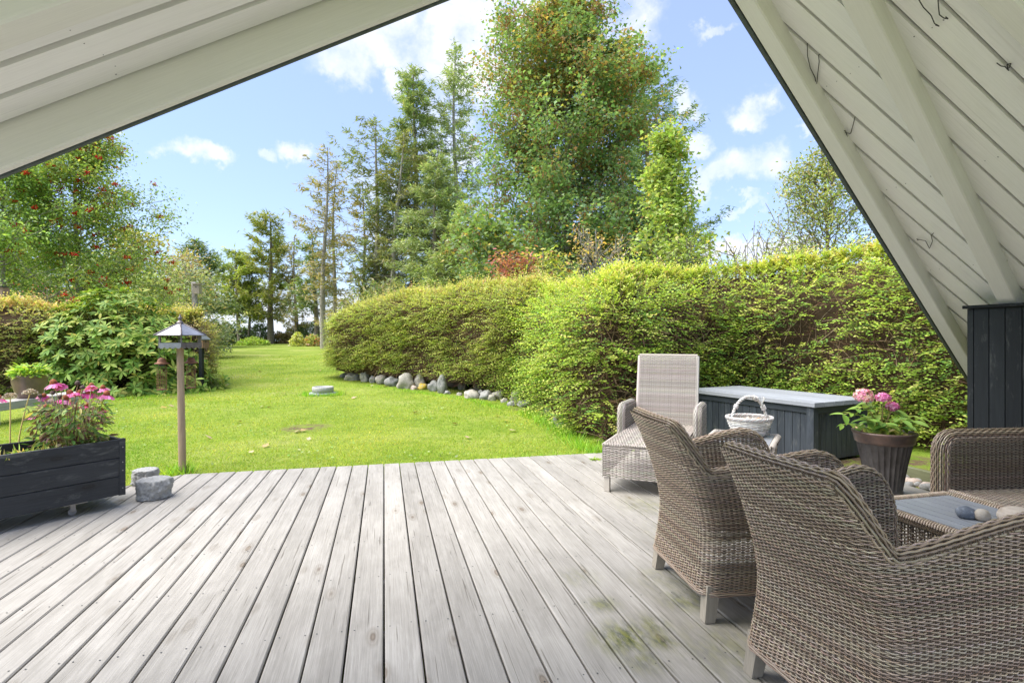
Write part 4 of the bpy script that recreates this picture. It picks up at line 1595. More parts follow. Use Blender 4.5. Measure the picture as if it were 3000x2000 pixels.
# ---- fluted pot with hydrangea
def build_hydrangea():
    c = Vector((2.97, 4.36, 0))
    t = thing('flower_pot', 'dark fluted copper-brown planter pot holding pink hydrangea', 'plant pot', c, 0)
    t.scale = (.85, .85, 1)
    nf = 26
    prof = [(.0, .004), (.135, .0), (.150, .012), (.152, .035), (.146, .05), (.150, .07), (.185, .25), (.222, .40), (.226, .415)]
    seg = nf * 8

    def wob(a):
        u = (a * nf / (2 * np.pi)) % 1.0
        return 1 - .045 * (1 - np.sqrt(np.clip(1 - (2 * u - 1) ** 2, 0, 1))) + .02 * (np.sqrt(np.clip(1 - (2 * u - 1) ** 2, 0, 1)) - 1) * 0
    V1, F1 = lathe(prof[:5], seg)
    V2, F2 = lathe(prof[4:], seg, wob=lambda a: 1 + .0 * a)
    r0 = np.hypot(V2[:, 0], V2[:, 1]); an = np.arctan2(V2[:, 1], V2[:, 0])
    u = (an * nf / (2 * np.pi)) % 1.0
    dep = .017 * np.sqrt(np.clip(1 - (2 * u - 1) ** 2, 0, 1))
    rid = (V2[:, 2] > .055) & (V2[:, 2] < .41)
    V2[:, :2] *= (1 - np.where(rid, dep / r0, 0))[:, None]
    build('fluted_body', [(V1, F1), (V2, F2)], M['copper_pot'], t, smooth=True)
    V, Fq = lathe([(.224, .412), (.238, .418), (.244, .44), (.250, .475), (.262, .488), (.262, .503), (.245, .507), (.232, .498), (.225, .44), (.222, .41)], 72)
    build('rim', [(V, Fq)], M['copper_rim'], t, smooth=True)
    V, Fq = lathe([(.224, .455), (.12, .462), (0, .465)], 32)
    build('soil', [(V, Fq)], M['soil'], t, smooth=True)

    # hydrangea
    zc = PZ
    h = thing('hydrangea', 'pink hydrangea with three flower heads growing in the fluted pot', 'flower', c + Vector((-.02, 0, .462)), 0)
    heads = [(2530, 1160, .064), (2592, 1167, .047), (2624, 1193, .042)]
    stems = []
    Yh = 4.33
    for k, (px, py, r) in enumerate(heads):
        p = Vector((PX(px, Yh), Yh + .02 * k, PZ(py, Yh))) - h.location
        a = np.linspace(0, 1, 8)
        P = np.stack([p.x * a ** .9 * 1.0, p.y * a, p.z * a ** .8 - .01], 1)
        stems.append(tube(P, .0045, 5) + (A((.22, .17, .08)) * np.ones((35, 3)),))
        # head: many four-petalled florets on a dome
        n = 150 if k == 0 else 110
        d = rdir(n * 2)
        d = d[d[:, 2] > -.55][:n]
        n = len(d)
        O = A(p) + d * r * A((1, 1, .82)) * (1 + rng.normal(size=(n, 1)) * .08)
        pet = []
        cols = pal(n, [(.80, .38, .50), (.86, .55, .62), (.72, .26, .44), (.86, .66, .62)] if k == 0 else [(.70, .22, .48), (.80, .40, .60), (.62, .16, .40)], None, .08)
        tx = np.cross(d, rdir(n))
        for j in range(4):
            an = j * np.pi / 2
            t1 = tx / np.linalg.norm(tx, axis=1, keepdims=True); t2 = np.cross(d, t1)
            dd = t1 * math.cos(an) + t2 * math.sin(an) + d * .25
            pet.append(scat(*ROUND, O, frames(dd, d), rng.uniform(.012, .017, n), cols))
        build('flower_head', pet, M['petal'], h)
    # leaves: pairs along arching shoots, built one by one
    lm = leaf_mesh('hydrangea_leaf_blade', .42, 7)
    shoots = [(-.33, -.05, .20), (-.30, .02, .10), (-.18, -.10, .16), (-.05, -.14, .13), (.08, -.12, .16), (.20, -.06, .14), (.30, .0, .17), (.02, .05, .26), (-.10, .02, .28), (.13, .05, .22), (-.24, -.08, .25), (.16, -.15, .10)]
    nl = 0
    for (sx, sy, sz) in shoots:
        a = np.linspace(0, 1, 9)
        P = np.stack([sx * a, sy * a, sz * np.sin(a * 1.9) / math.sin(1.9) * .9 + .0], 1)
        stems.append(tube(P, .003, 5) + (A((.28, .30, .08)) * np.ones((40, 3)),))
        for q, u in enumerate((.35, .6, .8, 1.0)):
            for s in (-1, 1):
                p = Vector((sx * u, sy * u, sz * math.sin(u * 1.9) / math.sin(1.9) * .9))
                dirv = Vector((sx, sy, 0)).normalized()
                side = Vector((-dirv.y, dirv.x, 0)) * s
                dv = (dirv * random.uniform(.2, .9) + side * random.uniform(.6, 1) + Vector((0, 0, random.uniform(-.35, .35)))).normalized()
                up = (Vector((0, 0, 1)) + Vector((random.uniform(-.4, .4), random.uniform(-.5, .1), 0))).normalized()
                o = bpy.data.objects.new('leaf', lm)
                COL.objects.link(o)
                o.parent = h
                o.matrix_local = frame_matrix(dv, up, p, random.uniform(.075, .125))
                nl += 1
    # dry leaf litter and short sprigs on the soil
    n = 260
    O = np.stack([rng.normal(size=n) * .10, rng.normal(size=n) * .10, rng.uniform(0, .06, n)], 1)
    O = O[np.hypot(O[:, 0], O[:, 1]) < .17]
    n = len(O)
    d = rdir(n); d[:, 2] = rng.uniform(-.2, .8, n)
    build('foliage', [scat(*LEAF6, O, frames(d, rdir(n)), rng.uniform(.03, .075, n), pal(n, [(.20, .30, .05), (.30, .36, .08), (.12, .2, .04), (.35, .30, .14)]))], M['leaf'], h, kind='stuff')
    build('stem', stems, M['twig'], h, smooth=True)


def leaf_mesh(name, width, seg=6, fold=.12, droop=.25):
    """pointed oval leaf with a raised midrib, colour by object"""
    V, Fc = [], []
    for i in range(seg + 1):
        u = i / seg
        w = width / 2 * math.sin(math.pi * min(1, u ** .85)) ** .8 if 0 < u < 1 else 0.004
        z = -droop * u * u
        V += [(u, w, z + fold * w * 2), (u, 0, z), (u, -w, z + fold * w * 2)]
    for i in range(seg):
        a = i * 3
        Fc += [(a, a + 1, a + 4, a + 3), (a + 1, a + 2, a + 5, a + 4)]
    me = bpy.data.meshes.new(name)
    me.from_pydata(V, [], Fc)
    for p in me.polygons:
        p.use_smooth = True
    me.materials.append(M['obj_leaf'])
    return me


def frame_matrix(d, up, p, s):
    from mathutils import Matrix
    d = Vector(d).normalized()
    y = Vector(up).cross(d)
    if y.length < 1e-4:
        y = Vector((1, 0, 0)).cross(d)
    y.normalize()
    z = d.cross(y)
    return Matrix(((d.x * s, y.x * s, z.x * s, p[0]), (d.y * s, y.y * s, z.y * s, p[1]), (d.z * s, y.z * s, z.z * s, p[2]), (0, 0, 0, 1)))


def obj_leaf_mat(name, cols, rough=.4, trans=.3):
    m, nt, b, N, L = new_mat(name)
    oi = N('ShaderNodeObjectInfo')
    k = len(cols)
    r = ramp(nt, [(i / (k - 1), c) for i, c in enumerate(cols)])
    L(oi.outputs['Random'], r.inputs['Fac'])
    c = r.outputs['Color']
    L(c, b.inputs['Base Color'])
    b.inputs['Roughness'].default_value = rough
    b.inputs['Specular IOR Level'].default_value = .25
    t = N('ShaderNodeBsdfTranslucent')
    L(mul_rgb(nt, c, (1.15, 1.2, .55)), t.inputs['Color'])
    mx = N('ShaderNodeMixShader'); mx.inputs[0].default_value = trans
    L(b.outputs[0], mx.inputs[1]); L(t.outputs[0], mx.inputs[2])
    L(mx.outputs[0], nt.nodes['Material Output'].inputs['Surface'])
    return m


M['obj_leaf'] = obj_leaf_mat('hydrangea_leaves', [(.10, .22, .035), (.20, .34, .055), (.30, .42, .085), (.15, .29, .05)])
M['copper_pot'] = m_plain('dark_fluted_metal', (.12, .112, .108), .38, .45, 9, .15, .002, .35, c2=(.045, .038, .036))
M['copper_rim'] = m_plain('brown_copper_rim', (.16, .10, .075), .4, .4, 16, .15, .002, .35, c2=(.07, .055, .05))
build_hydrangea()

# ================================================================ LEFT SIDE OF THE TERRACE
M['slab_grey'] = m_plain('grey_rubber', (.22, .21, .20), .7, .2, 20, 0)


def build_planter():
    e1 = Vector((.56, .83, 0)).normalized()        # along the box, towards its far right corner
    e2 = Vector((-e1.y, e1.x, 0))                  # away from the terrace
    C = Vector((-2.87, 4.05, 0))
    L, Wd, z0, z1 = 1.75, .50, .09, .50
    t = thing('planter_box', 'long black wooden planter box on castors at the left edge of the deck', 'planter', C, math.atan2(e1.y, e1.x))
    # local x: along e1 (box spans -L..0), local y: 0..Wd away
    h = (z1 - z0) / 3
    for k in range(3):
        for y in (.0, Wd - .025):
            o = build('board', [box((0, 0, 0), (L - .052, .024, h - .003), ch=.003)], M['planter'], t)
            o.location = (-L / 2, y + .0125, z0 + (k + .5) * h)
        for x in (-.012, -L + .012):
            o = build('board', [box((0, 0, 0), (Wd - .052, .022, h - .003), ch=.003)], M['planter'], t)
            o.location = (x - .002 if x > -.1 else x + .002, Wd / 2, z0 + (k + .5) * h)
            o.rotation_euler = (0, 0, R(90))
    for (x, y) in ((-.036, -.004), (-.036, Wd - .026), (-L - .002, -.004), (-L - .002, Wd - .026)):
        o = build('corner_batten', [box((.019, .016, (z1 - z0) / 2 + .002), (.040, .030, z1 - z0 + .006))], M['planter'], t)
        o.location = (x, y, z0 - .002)
    sc_ = []
    for z in (.14, .27, .33, .44):
        V, Fq = lathe([(0, .003), (.004, .002), (.005, 0)], 8)
        V2 = np.stack([V[:, 0] - .016, -V[:, 2] - .0045, V[:, 1] + z], 1)
        sc_.append((V2, Fq))
    build('screw', sc_, M['steel'], t, kind='stuff')
    build('bottom', [box((-L / 2, Wd / 2, z0 + .012), (L - .06, Wd - .06, .02))], M['joist'], t)
    build('soil', [box((-L / 2, Wd / 2, .30), (L - .055, Wd - .055, .20))], M['soil'], t)
    for (x, y) in ((-.30, .06), (-.30, Wd - .06), (-L + .3, .06), (-L + .3, Wd - .06)):
        cst = build('castor', [box((0, 0, .082), (.06, .045, .006)), box((0, .014, .056), (.03, .003, .05)), box((0, -.014, .056), (.03, .003, .05))], M['steel'], t)
        cst.location = (x, y, 0)
        V, Fq = lathe([(0, -.011), (.018, -.011), (.025, -.008), (.026, 0), (.025, .008), (.018, .011), (0, .011)], 20)
        V = np.stack([V[:, 0], V[:, 2], V[:, 1] + .0265], 1)
        build('wheel', [(V, Fq)], M['slab_grey'], cst, smooth=True)
    b = build('skid', [box((0, 0, 0), (.14, .3, .018))], M['bench'], t)
    b.location = (-.28, Wd / 2 - .05, z0 - .0065)
    return t, C, e1, e2


pt_root, PC, PE1, PE2 = build_planter()


def cone_mesh():
    V, Fq = lathe([(.0135, 0), (.0155, .006), (.0145, .014), (.0105, .022), (.004, .027), (0, .0275)], 18, wob=lambda a: 1 + .06 * np.cos(a * 9))
    return V, Fq


M['cone'] = m_stone('orange_brown_cone', [(.10, .02, .008), (.28, .07, .015), (.38, .13, .025)], 90)
M['dead'] = m_stone('dry_brown_heads', [(.035, .022, .015), (.09, .055, .04), (.16, .11, .08)], 60)


def build_coneflowers():
    Yc = 4.18
    base = PC - PE1 * .25 + PE2 * .25
    t = thing('coneflower', 'bushy coneflower plant with pink petals and orange brown cones in the black planter', 'flower', base + Vector((0, 0, .40)), 0)
    o3 = t.location
    # flower heads: pixel, size, state
    heads = [(158, 1125, 1.15, 1), (178, 1131, .8, 1), (228, 1126, .9, 0), (240, 1138, .8, 0), (262, 1139, .9, 1), (268, 1131, .8, 1), (302, 1138, .85, 1),
             (312, 1158, 1.1, 1), (260, 1153, 1.1, 1), (232, 1152, .9, 1), (205, 1155, 1.1, 1), (189, 1171, 1.1, 1), (152, 1154, .8, 0), (128, 1161, .8, 1), (174, 1166, .8, 0),
             (135, 1196, 1.0, 1), (103, 1217, .95, 1), (255, 1190, .95, 2), (298, 1203, .8, 2), (225, 1253, 1.05, 2), (283, 1145, .8, 0), (116, 1163, .7, 0), (201, 1148, .7, 0)]
    stems = []
    petal = (A([(0, -.004, 0), (.35, -.0075, .001), (.8, -.0075, 0), (1, -.003, 0), (1, .003, 0), (.8, .0075, 0), (.35, .0075, .001), (0, .004, 0)]), np.array([[0, 1, 6, 7], [1, 2, 5, 6], [2, 3, 4, 5]]))
    for k, (px, py, s, state) in enumerate(heads):
        Y = Yc + rng.uniform(-.12, .14)
        p = Vector((PX(px, Y), Y, PZ(py, Y))) - o3
        fh = build('flower_head', [cone_mesh()], M['cone'] if state else M['dead'], t, smooth=True)
        fh.location = p
        tilt = (rng.normal() * .18, rng.normal() * .18, rng.uniform(0, 6))
        fh.rotation_euler = tilt
        fh.scale = (s * 1.3,) * 3
        if state:
            n = 15
            an = np.arange(n) / n * 2 * np.pi + rng.normal(size=n) * .08
            dr = rng.uniform(.45, .8, n) if state == 1 else rng.uniform(.1, .5, n)
            d = np.stack([np.cos(an), np.sin(an), -dr], 1)
            up = np.tile(A((0, 0, 1)), (n, 1)) + np.stack([np.cos(an), np.sin(an), an * 0], 1) * .6
            tV = petal[0].copy(); tV[:, 0] *= .036; tV[:, 1] *= 1.1
            cols = pal(n, [(.62, .08, .30), (.70, .16, .40), (.75, .28, .50)] if state == 1 else [(.72, .05, .26), (.66, .04, .22)], None, .1)
            V, Fc, c = scat(tV, petal[1], np.stack([.012 * np.cos(an), .012 * np.sin(an), np.full(n, .003)], 1), frames(d, up), np.full(n, 1.0), cols)
            build('petals', [(V, Fc, c)], M['petal'], fh)
        b = Vector((p.x * .45 + rng.normal() * .04, p.y * .3, .0))
        a = np.linspace(0, 1, 9)
        P = np.stack([b.x + (p.x - b.x) * a ** 1.3, b.y + (p.y - b.y) * a ** 1.2, p.z * a], 1)
        stems.append(tube(P, .0032, 5) + (pal(1, [(.24, .28, .08), (.32, .30, .12), (.2, .14, .08)])[0],))
    # leaves
    n = 780
    u = rng.random(n)
    ang = rng.uniform(0, 6.28, n)
    z = .01 + .36 * rng.random(n) ** 1.1
    rr_ = np.where(z < .08, .10, .20) * np.sqrt(rng.random(n)) + .02
    O = np.stack([rr_ * np.cos(ang) * 1.15, rr_ * np.sin(ang) * .8, z], 1)
    d = np.stack([np.cos(ang + rng.normal(size=n) * .6), np.sin(ang + rng.normal(size=n) * .6), rng.uniform(-.9, .4, n)], 1)
    up = np.tile(A((0, 0, 1)), (n, 1)) + rng.normal(size=(n, 3)) * .4
    cols = pal(n, [(.06, .12, .025), (.10, .18, .04), (.19, .25, .06), (.09, .05, .035), (.17, .11, .07), (.24, .25, .07)], [4, 4, 3, 2, 1.2, 1.5])
    S = np.stack([rng.uniform(.035, .085, n), rng.uniform(.035, .065, n), rng.uniform(.04, .08, n)], 1)
    lv = [scat(*LEAF6, O, frames(d, up), S, cols)]
    # curled dark dead leaves
    n = 160
    ang = rng.uniform(0, 6.28, n); z = rng.uniform(.05, .42, n); rr_ = .2 * np.sqrt(rng.random(n))
    O = np.stack([rr_ * np.cos(ang) * 1.1, rr_ * np.sin(ang) * .8, z], 1)
    lv.append(scat(*LEAF4, O, frames(rdir(n) + A((0, 0, -.7)), rdir(n)), rng.uniform(.03, .06, n), pal(n, [(.07, .04, .03), (.12, .08, .06), (.2, .15, .1)])))
    build('foliage', lv, M['leaf'], t, kind='stuff')
    for k in range(70):
        an = rng.uniform(0, 6.28); q = rng.uniform(.05, .26)
        p = A((q * math.cos(an) * 1.1, q * math.sin(an) * .8, rng.uniform(.15, .42)))
        a = np.linspace(0, 1, 6)
        P = np.stack([p[0] * (.35 + .65 * a), p[1] * (.35 + .65 * a), p[2] * a], 1)
        stems.append(tube(P, .0026, 4) + (pal(1, [(.22, .26, .08), (.30, .26, .12), (.16, .10, .06)])[0],))
    build('stem', stems, M['twig'], t, smooth=True)
    # one coneflower leaning in from outside the frame
    p = Vector((PX(-4, 4.02), 4.02, PZ(1168, 4.02)))
    b = PC - PE1 * .95 + PE2 * .22 + Vector((0, 0, .40))
    t2 = thing('coneflower', 'single pink coneflower cut off by the left edge of the photo', 'flower', b, 0)
    q = p - b
    fh = build('flower_head', [cone_mesh()], M['cone'], t2, smooth=True)
    fh.location = q
    fh.scale = (1.2,) * 3
    n = 15
    an = np.arange(n) / n * 2 * np.pi
    d = np.stack([np.cos(an), np.sin(an), np.full(n, -.7)], 1)
    tV = petal[0].copy(); tV[:, 0] *= .045
    V, Fc, c = scat(tV, petal[1], np.stack([.012 * np.cos(an), .012 * np.sin(an), np.full(n, .003)], 1), frames(d, np.tile(A((0, 0, 1)), (n, 1)) + d * .5), np.full(n, 1.0), pal(n, [(.74, .10, .35), (.7, .2, .4)]))
    build('petals', [(V, Fc, c)], M['petal'], fh)
    a = np.linspace(0, 1, 8)
    build('stem', [tube(np.stack([q.x * a, q.y * a, q.z * a], 1), .0035, 5) + (A((.25, .27, .1)),)], M['twig'], t2, smooth=True)


build_coneflowers()


def build_allium(px, py, bx, by, Y, label, droop=0.0):
    """dry onion seed head on a straw coloured stalk"""
    p = Vector((PX(px, Y), Y, PZ(py, Y)))
    b = Vector((PX(bx, Y), Y - .02, .40))
    t = thing('allium', label, 'flower', b, 0, 'dry seed heads in the planter')
    q = p - b
    a = np.linspace(0, 1, 10)
    P = np.stack([q.x * a ** 1.4, q.y * a, q.z * a ** .9], 1)
    build('stem', [tube(P, np.linspace(.0055, .0035, 10), 6) + (A((.50, .38, .14)),)], M['twig'], t, smooth=True)
    n = 90
    d = rdir(n); d[:, 2] = np.abs(d[:, 2]) * .8 - .15
    r = .042
    parts = []
    for k in range(n):
        parts.append(tube(A([q, q + Vector(d[k]) * r]), .0008, 3) + (A((.40, .33, .22)),))
    V, Fc, c = scat(*ROUND, A(q) + d * r * .95, frames(d + rdir(n) * .5, rdir(n)), rng.uniform(.008, .012, n), pal(n, [(.46, .38, .27), (.56, .49, .37), (.3, .24, .17)]))
    parts.append((V, Fc, c))
    V, Fc, c = scat(*ROUND, A(q) + d * r * .95, frames(d + rdir(n) * .5, rdir(n)), rng.uniform(.008, .012, n), pal(n, [(.46, .38, .27), (.56, .49, .37)]))
    parts.append((V, Fc, c))
    build('seed_head', parts, M['twig'], t)


build_allium(88, 1152, 58, 1310, 4.0, 'round dry seed head on straw stalk between coneflower and left edge')
build_allium(30, 1163, 36, 1312, 3.92, 'ragged dry seed head on upright stalk nearest the left edge')
build_allium(128, 1206, 100, 1312, 4.05, 'leaning straw coloured stalk beside the coneflowers')


def build_planter_weeds():
    n = 420
    u = rng.random(n)
    base = A(PC) - A(PE1)[None] * (.2 + 1.35 * u)[:, None] + A(PE2)[None] * rng.uniform(.05, .42, n)[:, None]
    base[:, 2] = .40
    d = rdir(n); d[:, 2] = rng.uniform(.2, 1.6, n)
    S = np.stack([rng.uniform(.05, .15, n), rng.uniform(.03, .05, n), rng.uniform(.05, .12, n)], 1)
    o = build('grass_tufts', [scat(*LEAF6, base, frames(d, rdir(n) + A((0, 0, .5))), S, pal(n, [(.20, .30, .05), (.30, .36, .10), (.42, .36, .16), (.14, .24, .04)]))], M['leaf'], kind='stuff')
    tag(o, 'green and straw coloured weeds covering the soil of the black planter', 'weeds')


build_planter_weeds()


# ---- rough granite blocks behind the planter
def rough_block(name, c, w, d, h, mat, seed, label, cat='stone', group=None, rz=0.0, seg=72):
    """short rough-hewn round pillar stub"""
    prof = [(0, 0), (.46, 0), (.5, .04)] + [(.5, z) for z in np.linspace(.1, .9, 12)] + [(.495, .95), (.47, 1.0), (.36, 1.0), (.2, 1.0), (0, 1.0)]
    V, Fq = lathe(prof, seg)
    for i in range(len(V)):
        x, y, z = V[i]
        n1 = 1.3 * mnoise.noise(Vector((x * 4 + seed * 5, y * 4, z * 2)))
        n2 = mnoise.noise(Vector((x * 11 + seed * 3, y * 11, z * 8))) + .6 * mnoise.noise(Vector((x * 27, y * 27, z * 18 + seed)))
        s = 1 + (.12 * n1 + .13 * n2) * (1 if .02 < z < .99 else .35)
        V[i] = (x * s * w, y * s * d, (z + .02 * n2 * (z > .9)) * h)
    o = build(name, [(V, Fq)], mat, smooth=True)
    o.location = c
    o.rotation_euler = (0, 0, rz)
    return tag(o, label, cat, group)


rough_block('granite_block', (-2.80, 4.27, .001), .225, .235, .145, M['granite'], 1, 'round rough grey granite block in front, at the planter corner')
rough_block('granite_block', (-3.14, 4.68, .001), .19, .20, .12, M['granite'], 2, 'smaller granite block half hidden behind the planter corner')


# ---- bird table
def build_bird_table():
    x, y = -3.13, 5.15
    g = gz(x, y)
    t = thing('bird_table', 'six sided bird table with zinc roof on weathered round wooden post', 'bird table', (x, y, g), R(4))
    lean = .022
    zz = np.linspace(-.02, 1.19 - g, 14)
    P = np.stack([lean * (1 - zz / 1.2) * 1.0, zz * 0, zz], 1)
    V, Fq = tube(P, .031 + .0015 * np.sin(zz * 5), 18)
    build('post', [(V, Fq)], M['post'], t, smooth=True)
    ze = 1.272 - g          # eave
    rr_ = .236
    hexa = [(math.cos(R(60 * k)), math.sin(R(60 * k))) for k in range(6)]
    top = A((0, 0, ze + .122))
    # roof: six panels with raised seams
    for k in range(6):
        a, b = hexa[k], hexa[(k + 1) % 6]
        pa, pb = A((a[0] * rr_, a[1] * rr_, ze)), A((b[0] * rr_, b[1] * rr_, ze))
        V = A([pa, pb, top, pa - A((0, 0, .006)), pb - A((0, 0, .006)), top - A((0, 0, .006))])
        o = build('roof_panel', [(V, [np.array([[0, 1, 2], [5, 4, 3]]), np.array([[0, 3, 4, 1], [1, 4, 5, 2], [2, 5, 3, 0]])])], M['zinc'], t)
    for k in range(6):
        pa = A((hexa[k][0] * rr_ * 1.01, hexa[k][1] * rr_ * 1.01, ze))
        o = build('roof_seam', [tube(np.linspace(pa, top, 3), .0075, 6, cap=True)], M['copper'], t, smooth=True)
    V, Fq = lathe([(.03, -.008), (.026, .004), (.014, .012), (.011, .022), (.017, .030), (.018, .040), (.010, .050), (.006, .062), (.002, .074), (0, .075)], 16)
    o = build('finial', [(V, Fq)], M['copper'], t, smooth=True)
    o.location = top
    # eave lip
    lip = []
    for k in range(6):
        a, b = hexa[k], hexa[(k + 1) % 6]
        lip.append(tube(np.linspace((a[0] * rr_, a[1] * rr_, ze - .003), (b[0] * rr_, b[1] * rr_, ze - .003), 3), .0045, 5))
    build('eave_lip', lip, M['copper'], t)
    # tray with scalloped skirt
    rt, zt = .196, 1.186 - g
    V = A([(h[0] * (rt - .004), h[1] * (rt - .004), z) for z in (zt - .012, zt - .002) for h in hexa])
    build('tray', [(V, [np.array([[5, 4, 3, 2, 1, 0], [6, 7, 8, 9, 10, 11]]), np.array([[k, (k + 1) % 6, 6 + (k + 1) % 6, 6 + k] for k in range(6)])])], M['copper'], t)
    for k in range(6):
        a, b = A((*hexa[k], 0)) * rt, A((*hexa[(k + 1) % 6], 0)) * rt
        n = 24
        out = (a + b) / 2; out /= np.linalg.norm(out)
        V, Fq = [], []
        for i in range(n + 1):
            u = i / n
            sc_ = abs(math.sin(u * math.pi * 4)) ** .8
            p = a + (b - a) * u
            for off in (0, .003):
                V += [p + out * off + A((0, 0, zt + .014)), p + out * off + A((0, 0, zt - .024 - .016 * sc_))]
        for i in range(n):
            q = i * 4
            Fq += [[q, q + 1, q + 5, q + 4], [q + 2, q + 6, q + 7, q + 3], [q + 1, q + 3, q + 7, q + 5], [q, q + 4, q + 6, q + 2]]
        build('scalloped_skirt', [(A(V), np.array(Fq))], M['copper'] if k % 2 else M['zinc'], t)
    for k in range(6):
        h = hexa[k]
        o = build('column', [box((0, 0, 0), (.013, .013, ze - zt + .004))], M['copper'], t)
        o.location = (h[0] * (rt - .010), h[1] * (rt - .010), (ze + zt) / 2)
        o.rotation_euler = (0, 0, R(60 * k))
    return x, y


def build_feeder(px, y, label):
    x = PX(px, y)
    zt = 1.170
    t = thing('seed_feeder', label, 'bird feeder', (x, y, 0), rng.uniform(0, 1), None)
    t.scale = (.87, .87, 1)
    w = []
    for s in (-1, 1):
        w.append(tube(A([(s * .02, 0, zt), (s * .023, 0, 1.10), (s * .03, 0, 1.03), (s * .03, 0, .80)]), .0016, 5))
    build('hanging_wire', w, M['wire'], t)
    V, Fq = lathe([(0, 1.062), (.018, 1.06), (.034, 1.05), (.041, 1.033), (.043, 1.020), (.066, 1.012), (.070, 1.006), (.066, 1.002), (.04, 1.004)], 24)
    build('cap', [(V, Fq)], M['rust'], t, smooth=True)
    V, Fq = lathe([(.032, 1.004), (.034, .99), (.033, .985), (0, .985)], 16)
    build('collar', [(V, Fq)], M['wire'], t, smooth=True)
    c = []
    a = np.arange(25) / 24 * 2 * np.pi
    for z in np.arange(.772, .96, .0235):
        c.append(tube(np.stack([.045 * np.cos(a), .045 * np.sin(a), a * 0 + z], 1), .0016, 4))
    for k in range(14):
        an = k / 14 * 2 * np.pi
        c.append(tube(A([(.045 * math.cos(an), .045 * math.sin(an), .765), (.045 * math.cos(an), .045 * math.sin(an), .98)]), .0013, 4))
    build('wire_cage', c, M['rust'], t)
    V, Fq = lathe([(0, .764), (.047, .764), (.048, .772), (0, .772)], 20)
    build('cage_floor', [(V, Fq)], M['rust'], t)


build_bird_table()
build_feeder(474, 5.06, 'rusty mesh feeder with domed cap hanging left of the bird table post')
build_feeder(560, 5.24, 'rusty mesh feeder with domed cap hanging right of the bird table post')


# ---- bird boxes
def bird_box(name, label, loc, rz, w, d, h, mat, roofmat, hole=.016, pitch=.25):
    t = thing(name, label, 'bird box', loc, rz)
    # front faces local -y
    build('front', [box((0, -d / 2 + .006, h / 2), (w, .012, h))], mat, t)
    build('back', [box((0, d / 2 - .006, h / 2), (w, .012, h))], mat, t)
    for s in (-1, 1):
        build('side', [box((s * (w / 2 - .006), 0, h / 2), (.012, d - .026, h))], mat, t)
    build('floor', [box((0, 0, .006), (w - .026, d - .026, .012))], mat, t)
    a = np.arange(14) / 14 * 2 * np.pi
    V = np.stack([hole * np.cos(a), np.full(14, -d / 2 - .0015), h * .68 + hole * np.sin(a)], 1)
    V = np.concatenate([V, V + A((0, .004, 0))])
    build('entrance_hole', [(V, [np.array([list(range(14))]), np.array([[k, (k + 1) % 14, 14 + (k + 1) % 14, 14 + k] for k in range(14)])])], M['wire'], t)
    o = build('roof', [box((0, 0, 0), (w + .05, d + .07, .016))], roofmat, t)
    o.location = (0, -.01, h + .014)
    o.rotation_euler = (pitch, 0, 0)
    return t


def build_bird_boxes():
    # pale box on a bare trunk
    Y = 15.5
    x = PX(569, Y)
    g = gz(x, Y)
    zt = PZ(826, Y)
    n = 12
    zz = np.linspace(0, zt - g, n)
    t = thing('dead_trunk', 'bare cut tree trunk carrying the pale bird box', 'tree trunk', (x, Y, g))
    V, Fq = tube(np.stack([.05 * np.sin(zz * 1.3), zz * 0, zz], 1), .085 - .006 * zz + .006 * np.sin(zz * 9), 12, cap=True)
    build('trunk', [(V, Fq)], M['grey_bark'], t, smooth=True)
    bird_box('bird_box', 'pale wooden bird box high on the bare trunk', (PX(580, Y - .2), Y - .24, PZ(861, Y - .2)), .12, .17, .16, .27, M['boxwood'], M['boxwood'], .018, .1)
    # dark post with small bird box
    g = G(590, 1147)
    t = thing('post', 'thin dark square post beside the clipped hedge end', 'post', g)
    zt = PZ(1019, g.y) - g.z
    build('shaft', [box((0, 0, zt / 2 - .02), (.075, .075, zt + .04))], M['black_wood'], t)
    bird_box('bird_box', 'small brown bird box with dark roof on the thin dark post', (PX(598, g.y), g.y - .0, g.z + zt + .002), .9, .13, .16, .20, M['brown_box'], M['dark_trim'], .016, .35)
    # box at the very left
    Y = 12.2
    x = PX(2, Y)
    z1 = PZ(886, Y)
    g = gz(x, Y)
    t = thing('post', 'post under the dark roofed bird house at the far left edge', 'post', (x, Y, g))
    build('shaft', [box((0, 0, (z1 - g) / 2), (.08, .08, z1 - g))], M['post'], t)
    bird_box('bird_box', 'weathered bird house with flat dark roof cut by the left edge', (x, Y, z1 + .003), .1, .22, .20, .33, M['post'], M['dark_trim'], .022, .02)


M['brown_box'] = m_wood('brown_bird_box_wood', (.30, .18, .10), (.18, .10, .06), axis='z', knots=False)
build_bird_boxes()


